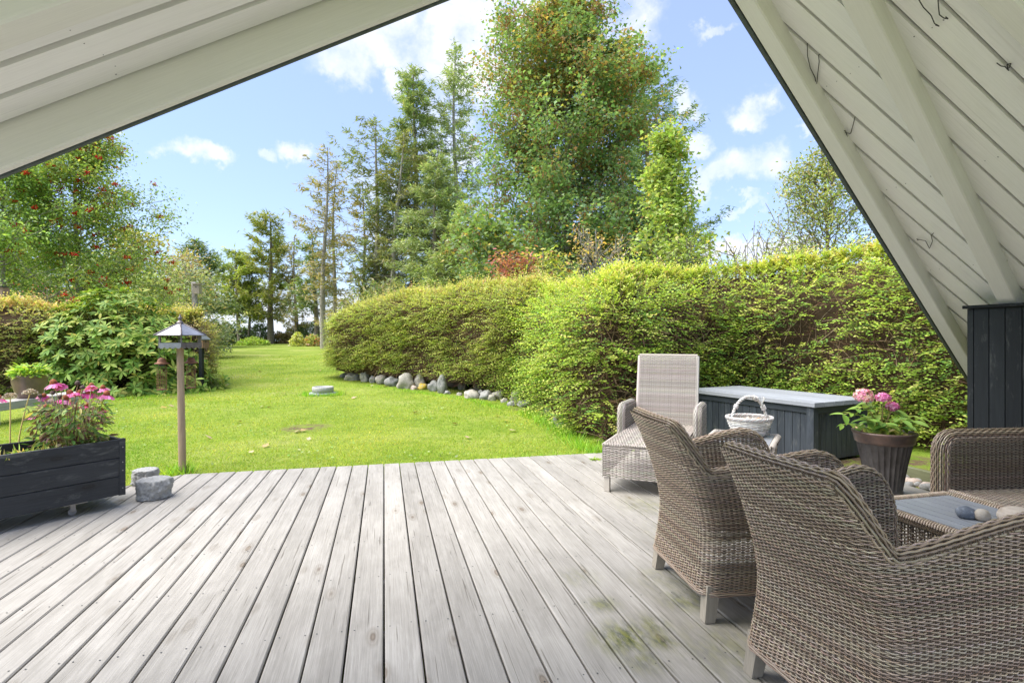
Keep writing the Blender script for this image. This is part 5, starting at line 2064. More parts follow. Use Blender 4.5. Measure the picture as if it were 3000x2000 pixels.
# ---- bench with pot
def build_bench():
    z0, z1 = .185, .305
    p0, p1 = Vector((-7.33, 6.4, 0)), Vector((-7.42, 9.55, 0))
    d = (p1 - p0).normalized()
    t = thing('bench', 'bleached plank bench low on granite blocks beside the hedge', 'bench', p0, math.atan2(d.y, d.x))
    L = (p1 - p0).length
    build('plank', [box((L / 2, .16, (z0 + z1) / 2), (L, .32, z1 - z0), ch=.006)], M['bench'], t)
    for x in (1.35, L - .3):
        V, Fq = box((0, 0, 0), (.28, .28, .26), ch=.012)
        o = build('granite_foot', [(V, Fq)], M['granite'], t)
        o.location = (x, .16, z0 - .131)
    # glazed pot with a plant
    Y = 8.55
    x = PX(87, Y)
    pt = thing('plant_pot', 'wide brown glazed pot standing on the bench', 'plant pot', (x, Y, z1 + .001))
    pt.scale = (.84, .84, 1)
    V, Fq = lathe([(0, 0), (.17, 0), (.185, .015), (.225, .12), (.262, .24), (.268, .30), (.275, .325), (.296, .335), (.298, .352), (.275, .358), (.255, .345), (.25, .30)], 48)
    build('body', [(V, Fq)], M['glaze'], pt, smooth=True)
    V, Fq = lathe([(.256, .318), (0, .322)], 24)
    build('soil', [(V, Fq)], M['soil'], pt)
    lf = thing('pot_plant', 'yellow green leafy plant growing in the brown glazed pot', 'plant', (x, Y, z1 + .32))
    n = 420
    an = rng.uniform(0, 6.28, n); q = .22 * np.sqrt(rng.random(n)); z = (.22 * (1 - (q / .30) ** 2)) * rng.uniform(.3, 1, n)
    O = np.stack([q * np.cos(an), q * np.sin(an), z], 1)
    dd = np.stack([np.cos(an), np.sin(an), rng.uniform(-.5, .6, n)], 1) + rdir(n) * .4
    build('foliage', [scat(*LEAF6, O, frames(dd, np.tile(A((0, -.2, 1)), (n, 1)) + rdir(n) * .35), rng.uniform(.06, .12, n), pal(n, [(.20, .33, .04), (.28, .38, .06), (.12, .25, .03), (.34, .40, .10)]))], M['leaf'], lf, kind='stuff')
    st = []
    for k in range(12):
        a = rng.uniform(0, 6.28); r_ = rng.uniform(.05, .2)
        st.append(tube(A([(0, 0, 0), (r_ * .5 * math.cos(a), r_ * .5 * math.sin(a), .09), (r_ * math.cos(a), r_ * math.sin(a), .17)]), .004, 4) + (A((.2, .22, .06)),))
    build('stem', st, M['twig'], lf)


M['glaze'] = m_plain('brown_glaze', (.20, .125, .095), .32, .35, 7, .06, .002, c2=(.11, .075, .062))
build_bench()


# ---- stone ring on slab
def build_ring():
    g = G(946, 1156)
    t = thing('bird_bath', 'low round concrete bowl on a grey slab in the lawn', 'bird bath', g)
    V, Fq = lathe([(0, .07), (.14, .072), (.165, .085), (.175, .165), (.190, .172), (.206, .168), (.214, .155), (.212, .06), (.19, .058)], 36)
    for i in range(len(V)):
        V[i, :2] *= 1 + .012 * mnoise.noise(Vector(V[i] * 12))
    build('bowl', [(V, Fq)], M['granite'], t, smooth=True)
    V, Fq = lathe([(.285, -.02), (.29, .03), (.275, .052), (.1, .056), (0, .056)], 9)
    o = build('slab', [(V, Fq)], M['slab'], t)
    o.scale = (1, .8, 1)
    o.rotation_euler = (0, 0, .4)
    V, Fq = lathe([(.168, .12), (0, .121)], 24)
    build('water', [(V, Fq)], m_plain('bowl_water', (.06, .07, .06), .05, .1, 3, 0), t)


M['slab'] = m_plain('blue_grey_slab', (.33, .36, .38), .8, .2, 10, .3)
build_ring()


# ---- field stones along the foot of the hedge
M['field_a'] = m_stone('pale_field_stone', [(.22, .20, .165), (.36, .33, .275), (.47, .44, .375)], 14)
M['field_b'] = m_stone('grey_field_stone', [(.16, .158, .145), (.27, .265, .25), (.38, .37, .345)], 16)
M['field_c'] = m_stone('reddish_field_stone', [(.28, .22, .18), (.42, .33, .27), (.50, .42, .36)], 14)
M['field_y'] = m_stone('yellow_lichened_stone', [(.30, .29, .24), (.50, .36, .05), (.62, .42, .03)], 10)
STONES = [  # px, base py, width px, height px, material
    (1030, 1113, 42, 20, 'a', 'pale flat stone at the left end of the row'), (1026, 1098, 34, 14, 'c', 'dull stone above the flat one at the left end'),
    (1066, 1117, 26, 26, 'a', 'mossy upright stone second from the left end'), (1114, 1124, 34, 24, 'a', 'round pale stone with smooth front, third from the left'),
    (1147, 1130, 40, 26, 'b', 'sloping grey stone left of the large pale one'), (1160, 1112, 34, 16, 'c', 'brownish stone in the upper row'),
    (1188, 1137, 50, 36, 'a', 'large pale triangular stone, biggest of the left half'), (1227, 1136, 34, 36, 'a', 'tall pale stone leaning right beside the yellow one'),
    (1240, 1139, 34, 17, 'y', 'stone covered with bright yellow lichen'), (1270, 1144, 34, 27, 'b', 'rounded blue grey stone right of the yellow lichened one'),
    (1295, 1150, 27, 46, 'b', 'tall narrow upright grey stone'), (1323, 1131, 34, 32, 'c', 'pinkish round stone perched beside the tall upright one'),
    (1355, 1139, 30, 20, 'a', 'pale stone partly under leaves right of the pinkish one'), (1345, 1156, 20, 9, 'a', 'very small pale stone on the grass'),
    (1383, 1165, 46, 22, 'a', 'broad pale stone with flat top in the right half'), (1400, 1141, 28, 20, 'c', 'reddish stone in the upper row of the right half'),
    (1424, 1168, 40, 24, 'b', 'slanting grey stone in the right half'), (1460, 1168, 38, 24, 'a', 'pale blocky stone near the gap in the hedge'),
    (1478, 1176, 22, 13, 'a', 'small rounded stone near the gap in the hedge'), (1520, 1176, 46, 34, 'a', 'large brownish stone half covered by hedge leaves'),
    (1536, 1188, 44, 18, 'b', 'low stone behind the bare patch of soil'), (1557, 1172, 28, 14, 'c', 'reddish stone above the low one at the hedge gap'),
    (1582, 1196, 18, 24, 'a', 'narrow pale stone right of the hedge gap'), (1606, 1216, 30, 24, 'b', 'grey stone under the near hedge, second from the gap'),
    (1008, 1104, 24, 12, 'b', 'small grey stone tucked under the far left end of the hedge'), (1092, 1120, 24, 18, 'b', 'grey stone filling the gap left of the smooth round pale one'),
    (1212, 1140, 20, 12, 'c', 'small brown stone below the largest pale triangular one'), (1310, 1152, 20, 10, 'b', 'tiny flat stone at the foot of the tall upright one'),
    (1408, 1160, 22, 18, 'b', 'dark grey stone between the broad pale and slanting ones'), (1442, 1171, 24, 18, 'a', 'pale stone right of the slanting grey one'), (1500, 1186, 26, 14, 'b', 'flat grey stone beside the bare patch of soil'),
    (1630, 1240, 26, 22, 'b', 'rounded grey stone under the near hedge, third from the gap'), (1640, 1246, 22, 14, 'a', 'small stone lowest under the near hedge')]
for i, (px, py, w, h, m, lab) in enumerate(STONES):
    g = G(px, py)
    o = pebble('field_stone', px, py, g.z - .02, w * 1.02, h * 1.2, M['field_' + m], lab, 'stone', 'field stones along the hedge', .85, i + 5, Y=g.y - .12, rough=.42, rz=random.uniform(-.3, .3))


# ---- fallen leaves on the lawn
def leaf_litter():
    me = None
    spots = [(500, 1192), (478, 1197), (535, 1190), (664, 1130), (655, 1147), (770, 1194), (790, 1196), (830, 1155), (870, 1130), (925, 1086), (938, 1087), (890, 1265), (870, 1268), (1456, 1222), (1480, 1236), (1504, 1265), (1218, 1211), (1090, 1132),
             (700, 1240), (1010, 1185), (1038, 1168), (1330, 1245), (610, 1285), (735, 1330), (780, 1310), (1368, 1285), (840, 1112), (760, 1090), (905, 1290), (1130, 1135)]
    cols = [[(.42, .30, .14), (.50, .40, .22)], [(.34, .20, .10), (.5, .34, .2)]]
    m = obj_leaf_mat('fallen_leaf', [(.40, .27, .12), (.55, .46, .30), (.30, .17, .09), (.58, .40, .10)], .7, .1)
    V = MAPLE[0].copy()
    V[:, 0] -= .5
    V[:, 2] = .10 * np.sin(V[:, 0] * 3) + .16 * np.abs(V[:, 1])
    me = bpy.data.meshes.new('fallen_leaf')
    me.from_pydata(V.tolist(), [], [list(map(int, f)) for f in MAPLE[1]])
    me.materials.append(m)
    for (px, py) in spots:
        g = G(px, py)
        o = link('fallen_leaf', me)
        o.location = g + Vector((0, 0, .028))
        s = random.uniform(.075, .12)
        o.scale = (s, s, s)
        o.rotation_euler = (random.uniform(-.35, .35), random.uniform(-.35, .35), random.uniform(0, 6.28))
        tag(o, 'dry brown fallen leaf lying on the lawn', 'leaf', 'fallen leaves scattered on the lawn')
    g = W(2.1, 5.25)
    n = 40
    a = rng.uniform(0, 6.28, n)
    d = np.stack([np.cos(a), np.sin(a), rng.uniform(0, .3, n)], 1)
    S = np.stack([rng.uniform(.03, .09, n), rng.uniform(.02, .03, n), rng.uniform(.03, .06, n)], 1)
    o = build('weed_tuft', [scat(*LEAF6, np.tile(A(g), (n, 1)) + rng.normal(size=(n, 3)) * A((.012, .012, 0)) + A((0, 0, .002)), frames(d, np.tile(A((0, 0, 1)), (n, 1)) + rdir(n) * .2), S, pal(n, [(.16, .28, .03), (.24, .36, .05)]))], M['leaf'])
    tag(o, 'small green weed tuft growing between two deck boards', 'weed')


leaf_litter()


# ---- gravel strip and timber edging behind the pot
def build_gravel():
    p0, p1 = W(4.62, 2.9), W(4.62, 4.35)
    o = build('timber_edging', [beam((0, 0, 0), ((p1 - p0).length, 0, 0), (0, 1, 0), .05, (0, 0, 1), .15)], M['green_timber'])
    o.location = (p0.x, p0.y, -.06)
    d = p1 - p0
    o.rotation_euler = (0, 0, math.atan2(d.y, d.x))
    tag(o, 'green weathered timber edging behind the grey stones', 'edging')
    n = 46
    for i in range(n):
        q = W(rng.uniform(4.34, 4.57), rng.uniform(2.95, 4.2))
        w = rng.uniform(.06, .15)
        Y = q.y
        px = 1500 + F * q.x / Y
        st = pebble('gravel_stone', px, 0, -.05, w * F / Y, w * .62 * F / Y, M['field_' + 'bbcb'[i % 4]], None, Y=Y, seed=i, rough=.3, sub=2)
        tag(st, 'grey pebble lying between deck edge and timber edging', 'stone', 'pebbles beside the fluted pot')


M['green_timber'] = m_wood('mossy_edging_wood', (.20, .21, .11), (.11, .115, .06), knots=False)
build_gravel()

# ================================================================ HEDGES
HLEAF = (A([(0, 0, 0), (.55, .36, .06), (1, .02, 0), (.5, -.36, .06)]), np.array([[0, 1, 2, 3]]))
def nz(p, s=1.0, o=0.0):
    return mnoise.noise(Vector((p[0] * s + o, p[1] * s, p[2] * s)))


def hedge(name, label, pts, hts, depth, n_spray, leaf_cols, w, twig_n, leaf_s=.034, per=9, bare=.05, bulge=.12, z0=0.0, spray_len=(.14, .34), side=1, top_cols=None, ends=True):
    """clipped hedge: a front face along pts (outward = right of the path times side), leaves on arching sprays"""
    P = A([(p[0], p[1]) for p in pts])
    Hh = A(hts)
    seg = np.linalg.norm(np.diff(P, axis=0), axis=1)
    cum = np.concatenate([[0], np.cumsum(seg)])
    # smooth path
    u = np.linspace(0, cum[-1], int(cum[-1] / .12) + 2)
    X = np.interp(u, cum, P[:, 0]); Y = np.interp(u, cum, P[:, 1]); H = np.interp(u, cum, Hh)
    for _ in range(4):
        X[1:-1] = (X[:-2] + 2 * X[1:-1] + X[2:]) / 4; Y[1:-1] = (Y[:-2] + 2 * Y[1:-1] + Y[2:]) / 4
    tx, ty = np.gradient(X), np.gradient(Y)
    l = np.hypot(tx, ty); tx /= l; ty /= l
    nx, ny = ty * side, -tx * side
    root = thing(name, label, 'hedge', (X[len(X) // 2], Y[len(X) // 2], gz(0, Y[len(X) // 2])))
    sub = A(root.location)
    GZ = np.array([gz(x, y) for x, y in zip(X, Y)])
    H = H + np.array([.11 * mnoise.noise(Vector((q * .65, 5.0, len(pts)))) + .07 * mnoise.noise(Vector((q * 2.1, 2.0, 1.0))) for q in u])

    def surf(s, v):
        """v in 0..1 up the face, 1..2 across the top"""
        x = np.interp(s, u, X); y = np.interp(s, u, Y)
        a = np.interp(s, u, nx); b = np.interp(s, u, ny)
        g = np.interp(s, u, GZ); h = np.interp(s, u, H) - g
        rnd = .46
        vv = np.clip(v, 0, 1)
        z = g + z0 + (h - z0) * np.where(v < 1, vv * .97, .97 + .03 * np.sin(np.clip(v - 1, 0, 1) * np.pi))
        ins = np.where(v < 1, rnd * np.clip((vv - .72) / .28, 0, 1) ** 2.2 - .05 * np.sin(vv * 3.0), rnd + (depth - rnd) * np.clip(v - 1, 0, 1))
        bl = np.array([bulge * mnoise.noise(Vector((si * .55, zi * .8, 3.0))) + .6 * bulge * mnoise.noise(Vector((si * 1.7, zi * 2.0, 8.0))) for si, zi in zip(s, z)])
        fw = np.clip((1.15 - v) / .4, 0, 1)
        ins = ins - bl * fw
        z = z + bl * .9 * (1 - fw)
        p = np.stack([x - a * ins, y - b * ins, z], 1)
        up = np.clip((v - .75) / .3, 0, 1)
        n = np.stack([a * (1 - up), b * (1 - up), .12 + up], 1)
        n /= np.linalg.norm(n, axis=1, keepdims=True)
        return p, n, z - g

    # inner mass of dead twigs
    ns, nv = max(8, int(u[-1] / .25)), 16
    s = np.repeat(np.linspace(0, u[-1], ns)[:, None], nv + 3, 1)
    v = np.repeat(np.concatenate([np.linspace(0, 1.0, nv - 2), [1.25, 1.6, 2.0, 2.0, 2.0]])[None], ns, 0)
    p, n, _ = surf(s.ravel(), v.ravel())
    p = p - n * (np.where(v.ravel() > 1.1, .12, .21) + .08 * np.array([nz(q, 2.5) for q in p]))[:, None]
    p = p.reshape(ns, nv + 3, 3)
    p[:, -2, 2] = p[:, -2, 2] * .5 + .5 * np.array([gz(a, b) for a, b in p[:, -2, :2]])
    p[:, -1, 2] = np.array([gz(a, b) for a, b in p[:, -1, :2]]) - .1
    p[:, 0, 2] -= .1
    k = nv + 3
    a = (np.arange(ns - 1)[:, None] * k + np.arange(k - 1)[None]).ravel()
    Fq = [np.stack([a, a + 1, a + k + 1, a + k], 1)]
    Fq.append(np.array([list(range(k)), [(ns - 1) * k + j for j in range(k)][::-1]]))
    build('twig_core', [(p.reshape(-1, 3), Fq, A((.055, .036, .022)))], M['twig'], root, smooth=True, sub=sub)
    # bare twigs on the face
    s = rng.random(twig_n) * u[-1]
    v = rng.random(twig_n) * 1.0
    p, n, _ = surf(s, v)
    p = p - n * rng.uniform(.03, .2, twig_n)[:, None]
    d = rdir(twig_n) * .9 + n * .25 + A((0, 0, .25)); d /= np.linalg.norm(d, axis=1, keepdims=True)
    ln = rng.uniform(.12, .38, twig_n)
    bend = rdir(twig_n) * .25
    w_ = rng.uniform(.0022, .0045, twig_n) * (1.3 if leaf_s > .04 else 1.0)
    tw = []
    sidev = np.cross(d, rdir(twig_n)); sidev /= np.linalg.norm(sidev, axis=1, keepdims=True)
    sid2 = np.cross(d, sidev)
    ring = []
    for t in (0, .5, 1):
        c = p + d * (ln * t)[:, None] + bend * (ln * t * t)[:, None]
        r_ = (w_ * (1 - .6 * t))[:, None]
        ring.append(np.stack([c + sidev * r_, c - sidev * r_ * .5 + sid2 * r_ * .87, c - sidev * r_ * .5 - sid2 * r_ * .87], 1))
    V = np.concatenate(ring, 1).reshape(-1, 3)
    q = np.array([[3 * i + j, 3 * i + (j + 1) % 3, 3 * i + 3 + (j + 1) % 3, 3 * i + 3 + j] for i in range(2) for j in range(3)])
    Fq = (q[None] + (np.arange(twig_n) * 9)[:, None, None]).reshape(-1, 4)
    cols = np.repeat(pal(twig_n, [(.15, .085, .05), (.22, .14, .09), (.10, .06, .04), (.28, .20, .13)]), 6, 0)
    build('bare_twigs', [(V, Fq, cols)], M['twig'], root, sub=sub, kind='stuff')
    # leafy sprays
    m = n_spray
    s = rng.random(m) * u[-1]
    v = rng.random(m) ** .95 * 1.66
    v = np.where(v > 1.0, 1 + (v - 1) * 1.4, v)
    p, n, hh = surf(s, v)
    thin = np.array([.7 * nz((si, zi * 1.2, 0), 1.0, 4.0) + .75 * nz((si * .8, zi * 3.4, 0), 1.5, 9.0) for si, zi in zip(s, hh)])
    keep = (thin > bare * 1.0 - .42 + np.where(v > .8, -.6, 0)) | (rng.random(m) < .25)
    s, v, p, n, thin = s[keep], v[keep], p[keep], n[keep], thin[keep]
    m = len(s)
    p = p - n * (rng.uniform(-.04, .13, m))[:, None]
    d = n * rng.uniform(.5, 1.0, m)[:, None] + rdir(m) * A((.85, .85, .28)) + A((0, 0, .10)) + np.where(v > .95, .35, 0)[:, None] * A((0, 0, 1))
    d /= np.linalg.norm(d, axis=1, keepdims=True)
    ln = rng.uniform(*spray_len, m) * np.where(v > .9, .62, 1)
    droop = rng.uniform(.1, .5, m)
    tone = np.array([nz((si, vi * 2, 0), .9, 21) for si, vi in zip(s, v)])
    lp = []
    base_c = pal(m, leaf_cols, w, .12) * (1 + .18 * tone)[:, None]
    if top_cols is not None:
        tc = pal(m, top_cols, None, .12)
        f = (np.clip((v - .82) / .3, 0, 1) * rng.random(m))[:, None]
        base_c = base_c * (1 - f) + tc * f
    up = np.tile(A((0, 0, 1)), (m, 1)) * 1.0 + n * .35 + rdir(m) * .2
    # a few unclipped shoots stand out of the top
    wild = (v > .86) & (rng.random(m) < .07)
    ln = np.where(wild, rng.uniform(.25, .48, m), ln)
    d = np.where(wild[:, None], d * .45 + A((0, 0, .8)) + rdir(m) * .25, d)
    d /= np.linalg.norm(d, axis=1, keepdims=True)
    sd = np.cross(up, d); sd /= np.linalg.norm(sd, axis=1, keepdims=True)
    for j in range(per):
        t = (j // 2 + .8) / (per // 2 + .8)
        c = p + d * (ln * t)[:, None] - A((0, 0, 1)) * (droop * ln * t * t)[:, None]
        sg = 1 if j % 2 else -1
        ld = sd * sg * .9 + d * .55 + rdir(m) * .3
        if j == per - 1:
            ld = d + rdir(m) * .2
        sz = leaf_s * rng.uniform(.75, 1.25, m) * (1.05 - .25 * t)
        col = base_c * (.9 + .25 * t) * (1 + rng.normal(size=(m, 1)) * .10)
        lp.append(scat(*HLEAF, c, frames(ld, up + rdir(m) * .28), sz, np.clip(col, .01, .8)))
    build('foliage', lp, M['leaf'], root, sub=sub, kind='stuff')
    return root


HG = [(.14, .24, .035), (.20, .30, .045), (.28, .37, .06), (.09, .18, .04), (.34, .38, .10)]
g = lambda px, py: tuple(G(px, py).xy)
hedge('hedge', 'long clipped hedge with brown twiggy face running back from the field stones to the trees',
      [(g(962, 1108)[0] + .5, g(962, 1108)[1] + 1.5), (g(962, 1108)[0] - .15, g(962, 1108)[1] + .5), g(985, 1114), g(1090, 1122), g(1250, 1142), g(1400, 1160), g(1500, 1180), (g(1560, 1190)[0] + .25, g(1560, 1190)[1] + .3)],
      [1.8, 1.95, 2.08, 2.28, 2.40, 2.38, 2.34, 2.30], 1.3, 18000, [(.17, .24, .04), (.25, .31, .06), (.13, .19, .04), (.33, .36, .10)], [3, 3, 2, 2], 10000, .040, 9, .34, z0=.32, side=1,
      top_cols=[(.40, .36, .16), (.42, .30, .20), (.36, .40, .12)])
hedge('hedge', 'near clipped hedge, bright yellow green, behind recliner and storage box',
      [(g(1390, 1158)[0] + .1, g(1390, 1158)[1] + .55), (g(1480, 1176)[0] + .1, g(1480, 1176)[1] + .32), (g(1555, 1198)[0] + .06, g(1555, 1198)[1] + .12), g(1605, 1220), g(1650, 1245), g(1700, 1282), (1.08, 6.55), (1.62, 6.75), (2.25, 7.65), (3.15, 8.1), (4.25, 7.3), (4.75, 6.2), (5.15, 5.2), (5.5, 3.8), (5.8, 2.4)],
      [2.26, 2.20, 2.12, 2.05, 2.0, 1.97, 1.95, 1.97, 2.17, 2.28, 2.36, 2.36, 2.32, 2.30, 2.28], .62, 20000, HG, [3, 4, 3, 2, 2], 9500, .041, 11, .30, z0=.02, side=1, spray_len=(.18, .46), bulge=.13,
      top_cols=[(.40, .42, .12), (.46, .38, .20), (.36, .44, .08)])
hedge('hedge', 'low clipped hedge at the far left behind bench and rhododendron',
      [(-14.0, 9.3), (-11.5, 10.3), (-9.9, 11.2), (-8.6, 12.4), (-7.55, 13.3)], [2.0, 2.0, 1.95, 1.9, 1.85], 1.1, 8000, [(.22, .28, .06), (.30, .34, .08), (.16, .22, .05), (.38, .34, .14)], [3, 3, 2, 1.5], 2500, .042, 8, .2, z0=.03, side=1,
      top_cols=[(.46, .36, .20), (.48, .30, .20), (.38, .38, .12)])
gg = G(618, 1140)
hedge('hedge', 'narrow end of clipped hedge right of the rhododendron behind the thin dark post',
      [(gg.x - 1.5, gg.y + .1), (gg.x - .7, gg.y - .02), (gg.x - .25, gg.y - .0), (gg.x - .08, gg.y + .25), (gg.x - .75, gg.y + 1.1), (gg.x - 2.0, gg.y + 2.8)], [1.72, 1.75, 1.78, 1.8, 1.85, 1.85], .5, 3400, [(.22, .25, .06), (.30, .32, .09), (.17, .2, .06), (.36, .32, .14)], None, 1600, .042, 8, .2, z0=.02, side=1)


# ================================================================ RHODODENDRON
M['rhodo_obj'] = obj_leaf_mat('rhododendron_leaves', [(.11, .22, .035), (.16, .30, .045), (.22, .37, .06), (.29, .43, .075), (.37, .46, .09)], .5, .32)


def build_rhododendron():
    g0 = G(335, 1160)
    cy = g0.y + 1.0
    cx = PX(352, cy)
    t = thing('rhododendron', 'big rounded rhododendron bush with long glossy leaves behind the bird table', 'shrub', (cx, cy, gz(cx, cy)))
    rx, ry, hz_ = 1.88, 1.35, 2.02
    n = 900
    d = rdir(n * 4)
    d = d[(d[:, 2] > -.15)]
    d = d[(d[:, 1] < .55)][:n]
    n = len(d)
    lump = np.array([.13 * nz(q, 2.2, 5) + .07 * nz(q, 5, 9) for q in d])
    prof = 1 + lump
    # lower left is fuller, the top leans to the middle left
    W_ = np.stack([d[:, 0] * rx * prof, d[:, 1] * ry * prof, .12 + np.clip(d[:, 2], -.06, 1) ** 1.0 * hz_ * prof], 1)
    W_[:, 0] *= 1 + .16 * np.clip(1 - W_[:, 2] / 1.2, 0, 1)
    W_[:, 0] -= .10 * W_[:, 2]
    dep = rng.random(n) ** 2 * .25
    O = W_ * (1 - dep)[:, None] * A((1, 1, 1)) + A((0, 0, .0))
    axis = d * A((1, 1, .6)) + A((0, 0, .75)) + rdir(n) * .30
    axis /= np.linalg.norm(axis, axis=1, keepdims=True)
    V, Fc = [], []
    prof_l = [(0, .018), (.12, .035), (.35, .125), (.6, .15), (.82, .11), (1, .012)]
    for (x, w) in prof_l:
        z = -.16 * x * x
        V += [(x, w, z + .22 * w), (x, 0, z), (x, -w, z + .22 * w)]
    for i in range(5):
        a = i * 3
        Fc += [(a, a + 1, a + 4, a + 3), (a + 1, a + 2, a + 5, a + 4)]
    me = bpy.data.meshes.new('rhododendron_leaf')
    me.from_pydata(V, [], Fc)
    for p in me.polygons:
        p.use_smooth = True
    me.materials.append(M['rhodo_obj'])
    cand = []
    parts = []
    stems = []
    for k in range(n):
        z = axis[k]
        e1 = np.cross(z, (0.31, .2, .93)); e1 /= np.linalg.norm(e1); e2 = np.cross(z, e1)
        nl = rng.integers(7, 11)
        ph = rng.random() * 6
        tilt = rng.uniform(-.15, .55)
        for j in range(nl):
            a = ph + j * 2.39996
            tl = tilt + .28 * (j / nl) + rng.normal() * .12
            dd = (e1 * math.cos(a) + e2 * math.sin(a)) * math.cos(tl) + z * math.sin(tl) + A((0, 0, -.12))
            cand.append((O[k], dd, z, rng.uniform(.135, .205) * (1 if j > 1 else .8), k))
        b = A((O[k][0] * .45, O[k][1] * .45, O[k][2] * .55))
        stems.append(tube(np.stack([b, (b + O[k]) / 2 + A((0, 0, -.04)), O[k]]), np.array([.012, .008, .005]), 5) + (A((.16, .17, .06)),))
    # those nearest the terrace and unobstructed become single leaves
    score = [c[0][1] - .8 * c[3] + .25 * abs(c[0][0]) * 0 + rng.random() * .35 for c in cand]
    order = np.argsort(score)
    for i in order[:300]:
        p, dd, z, s, k = cand[i]
        o = bpy.data.objects.new('leaf', me)
        COL.objects.link(o)
        o.parent = t
        o.matrix_local = frame_matrix(dd, z, p, s)
    rest = [cand[i] for i in order[300:]]
    Oo = A([c[0] for c in rest]); D = A([c[1] for c in rest]); Z = A([c[2] for c in rest]); S = A([c[3] for c in rest])
    hi = np.clip(Oo[:, 2] / hz_, 0, 1)
    cols = pal(len(rest), [(.085, .17, .035), (.13, .23, .045), (.20, .29, .06), (.27, .34, .085), (.34, .37, .10), (.42, .38, .08)], [3, 4, 4, 3, 2, .25], .1)
    build('foliage', [scat(V, Fc, Oo, frames(D, Z), S, cols)], M['gloss_leaf'], t, smooth=True, kind='stuff')
    build('stem', stems, M['twig'], t, smooth=True)


build_rhododendron()


# ================================================================ TREES
def limb(p0, d0, length, n, wander, up=.0, r0=.05, r1=.01):
    P = [A(p0)]
    d = A(d0) / np.linalg.norm(d0)
    for i in range(n):
        d = d + rng.normal(size=3) * wander + A((0, 0, up))
        d /= np.linalg.norm(d)
        P.append(P[-1] + d * length / n)
    return A(P), np.linspace(r0, r1, n + 1)


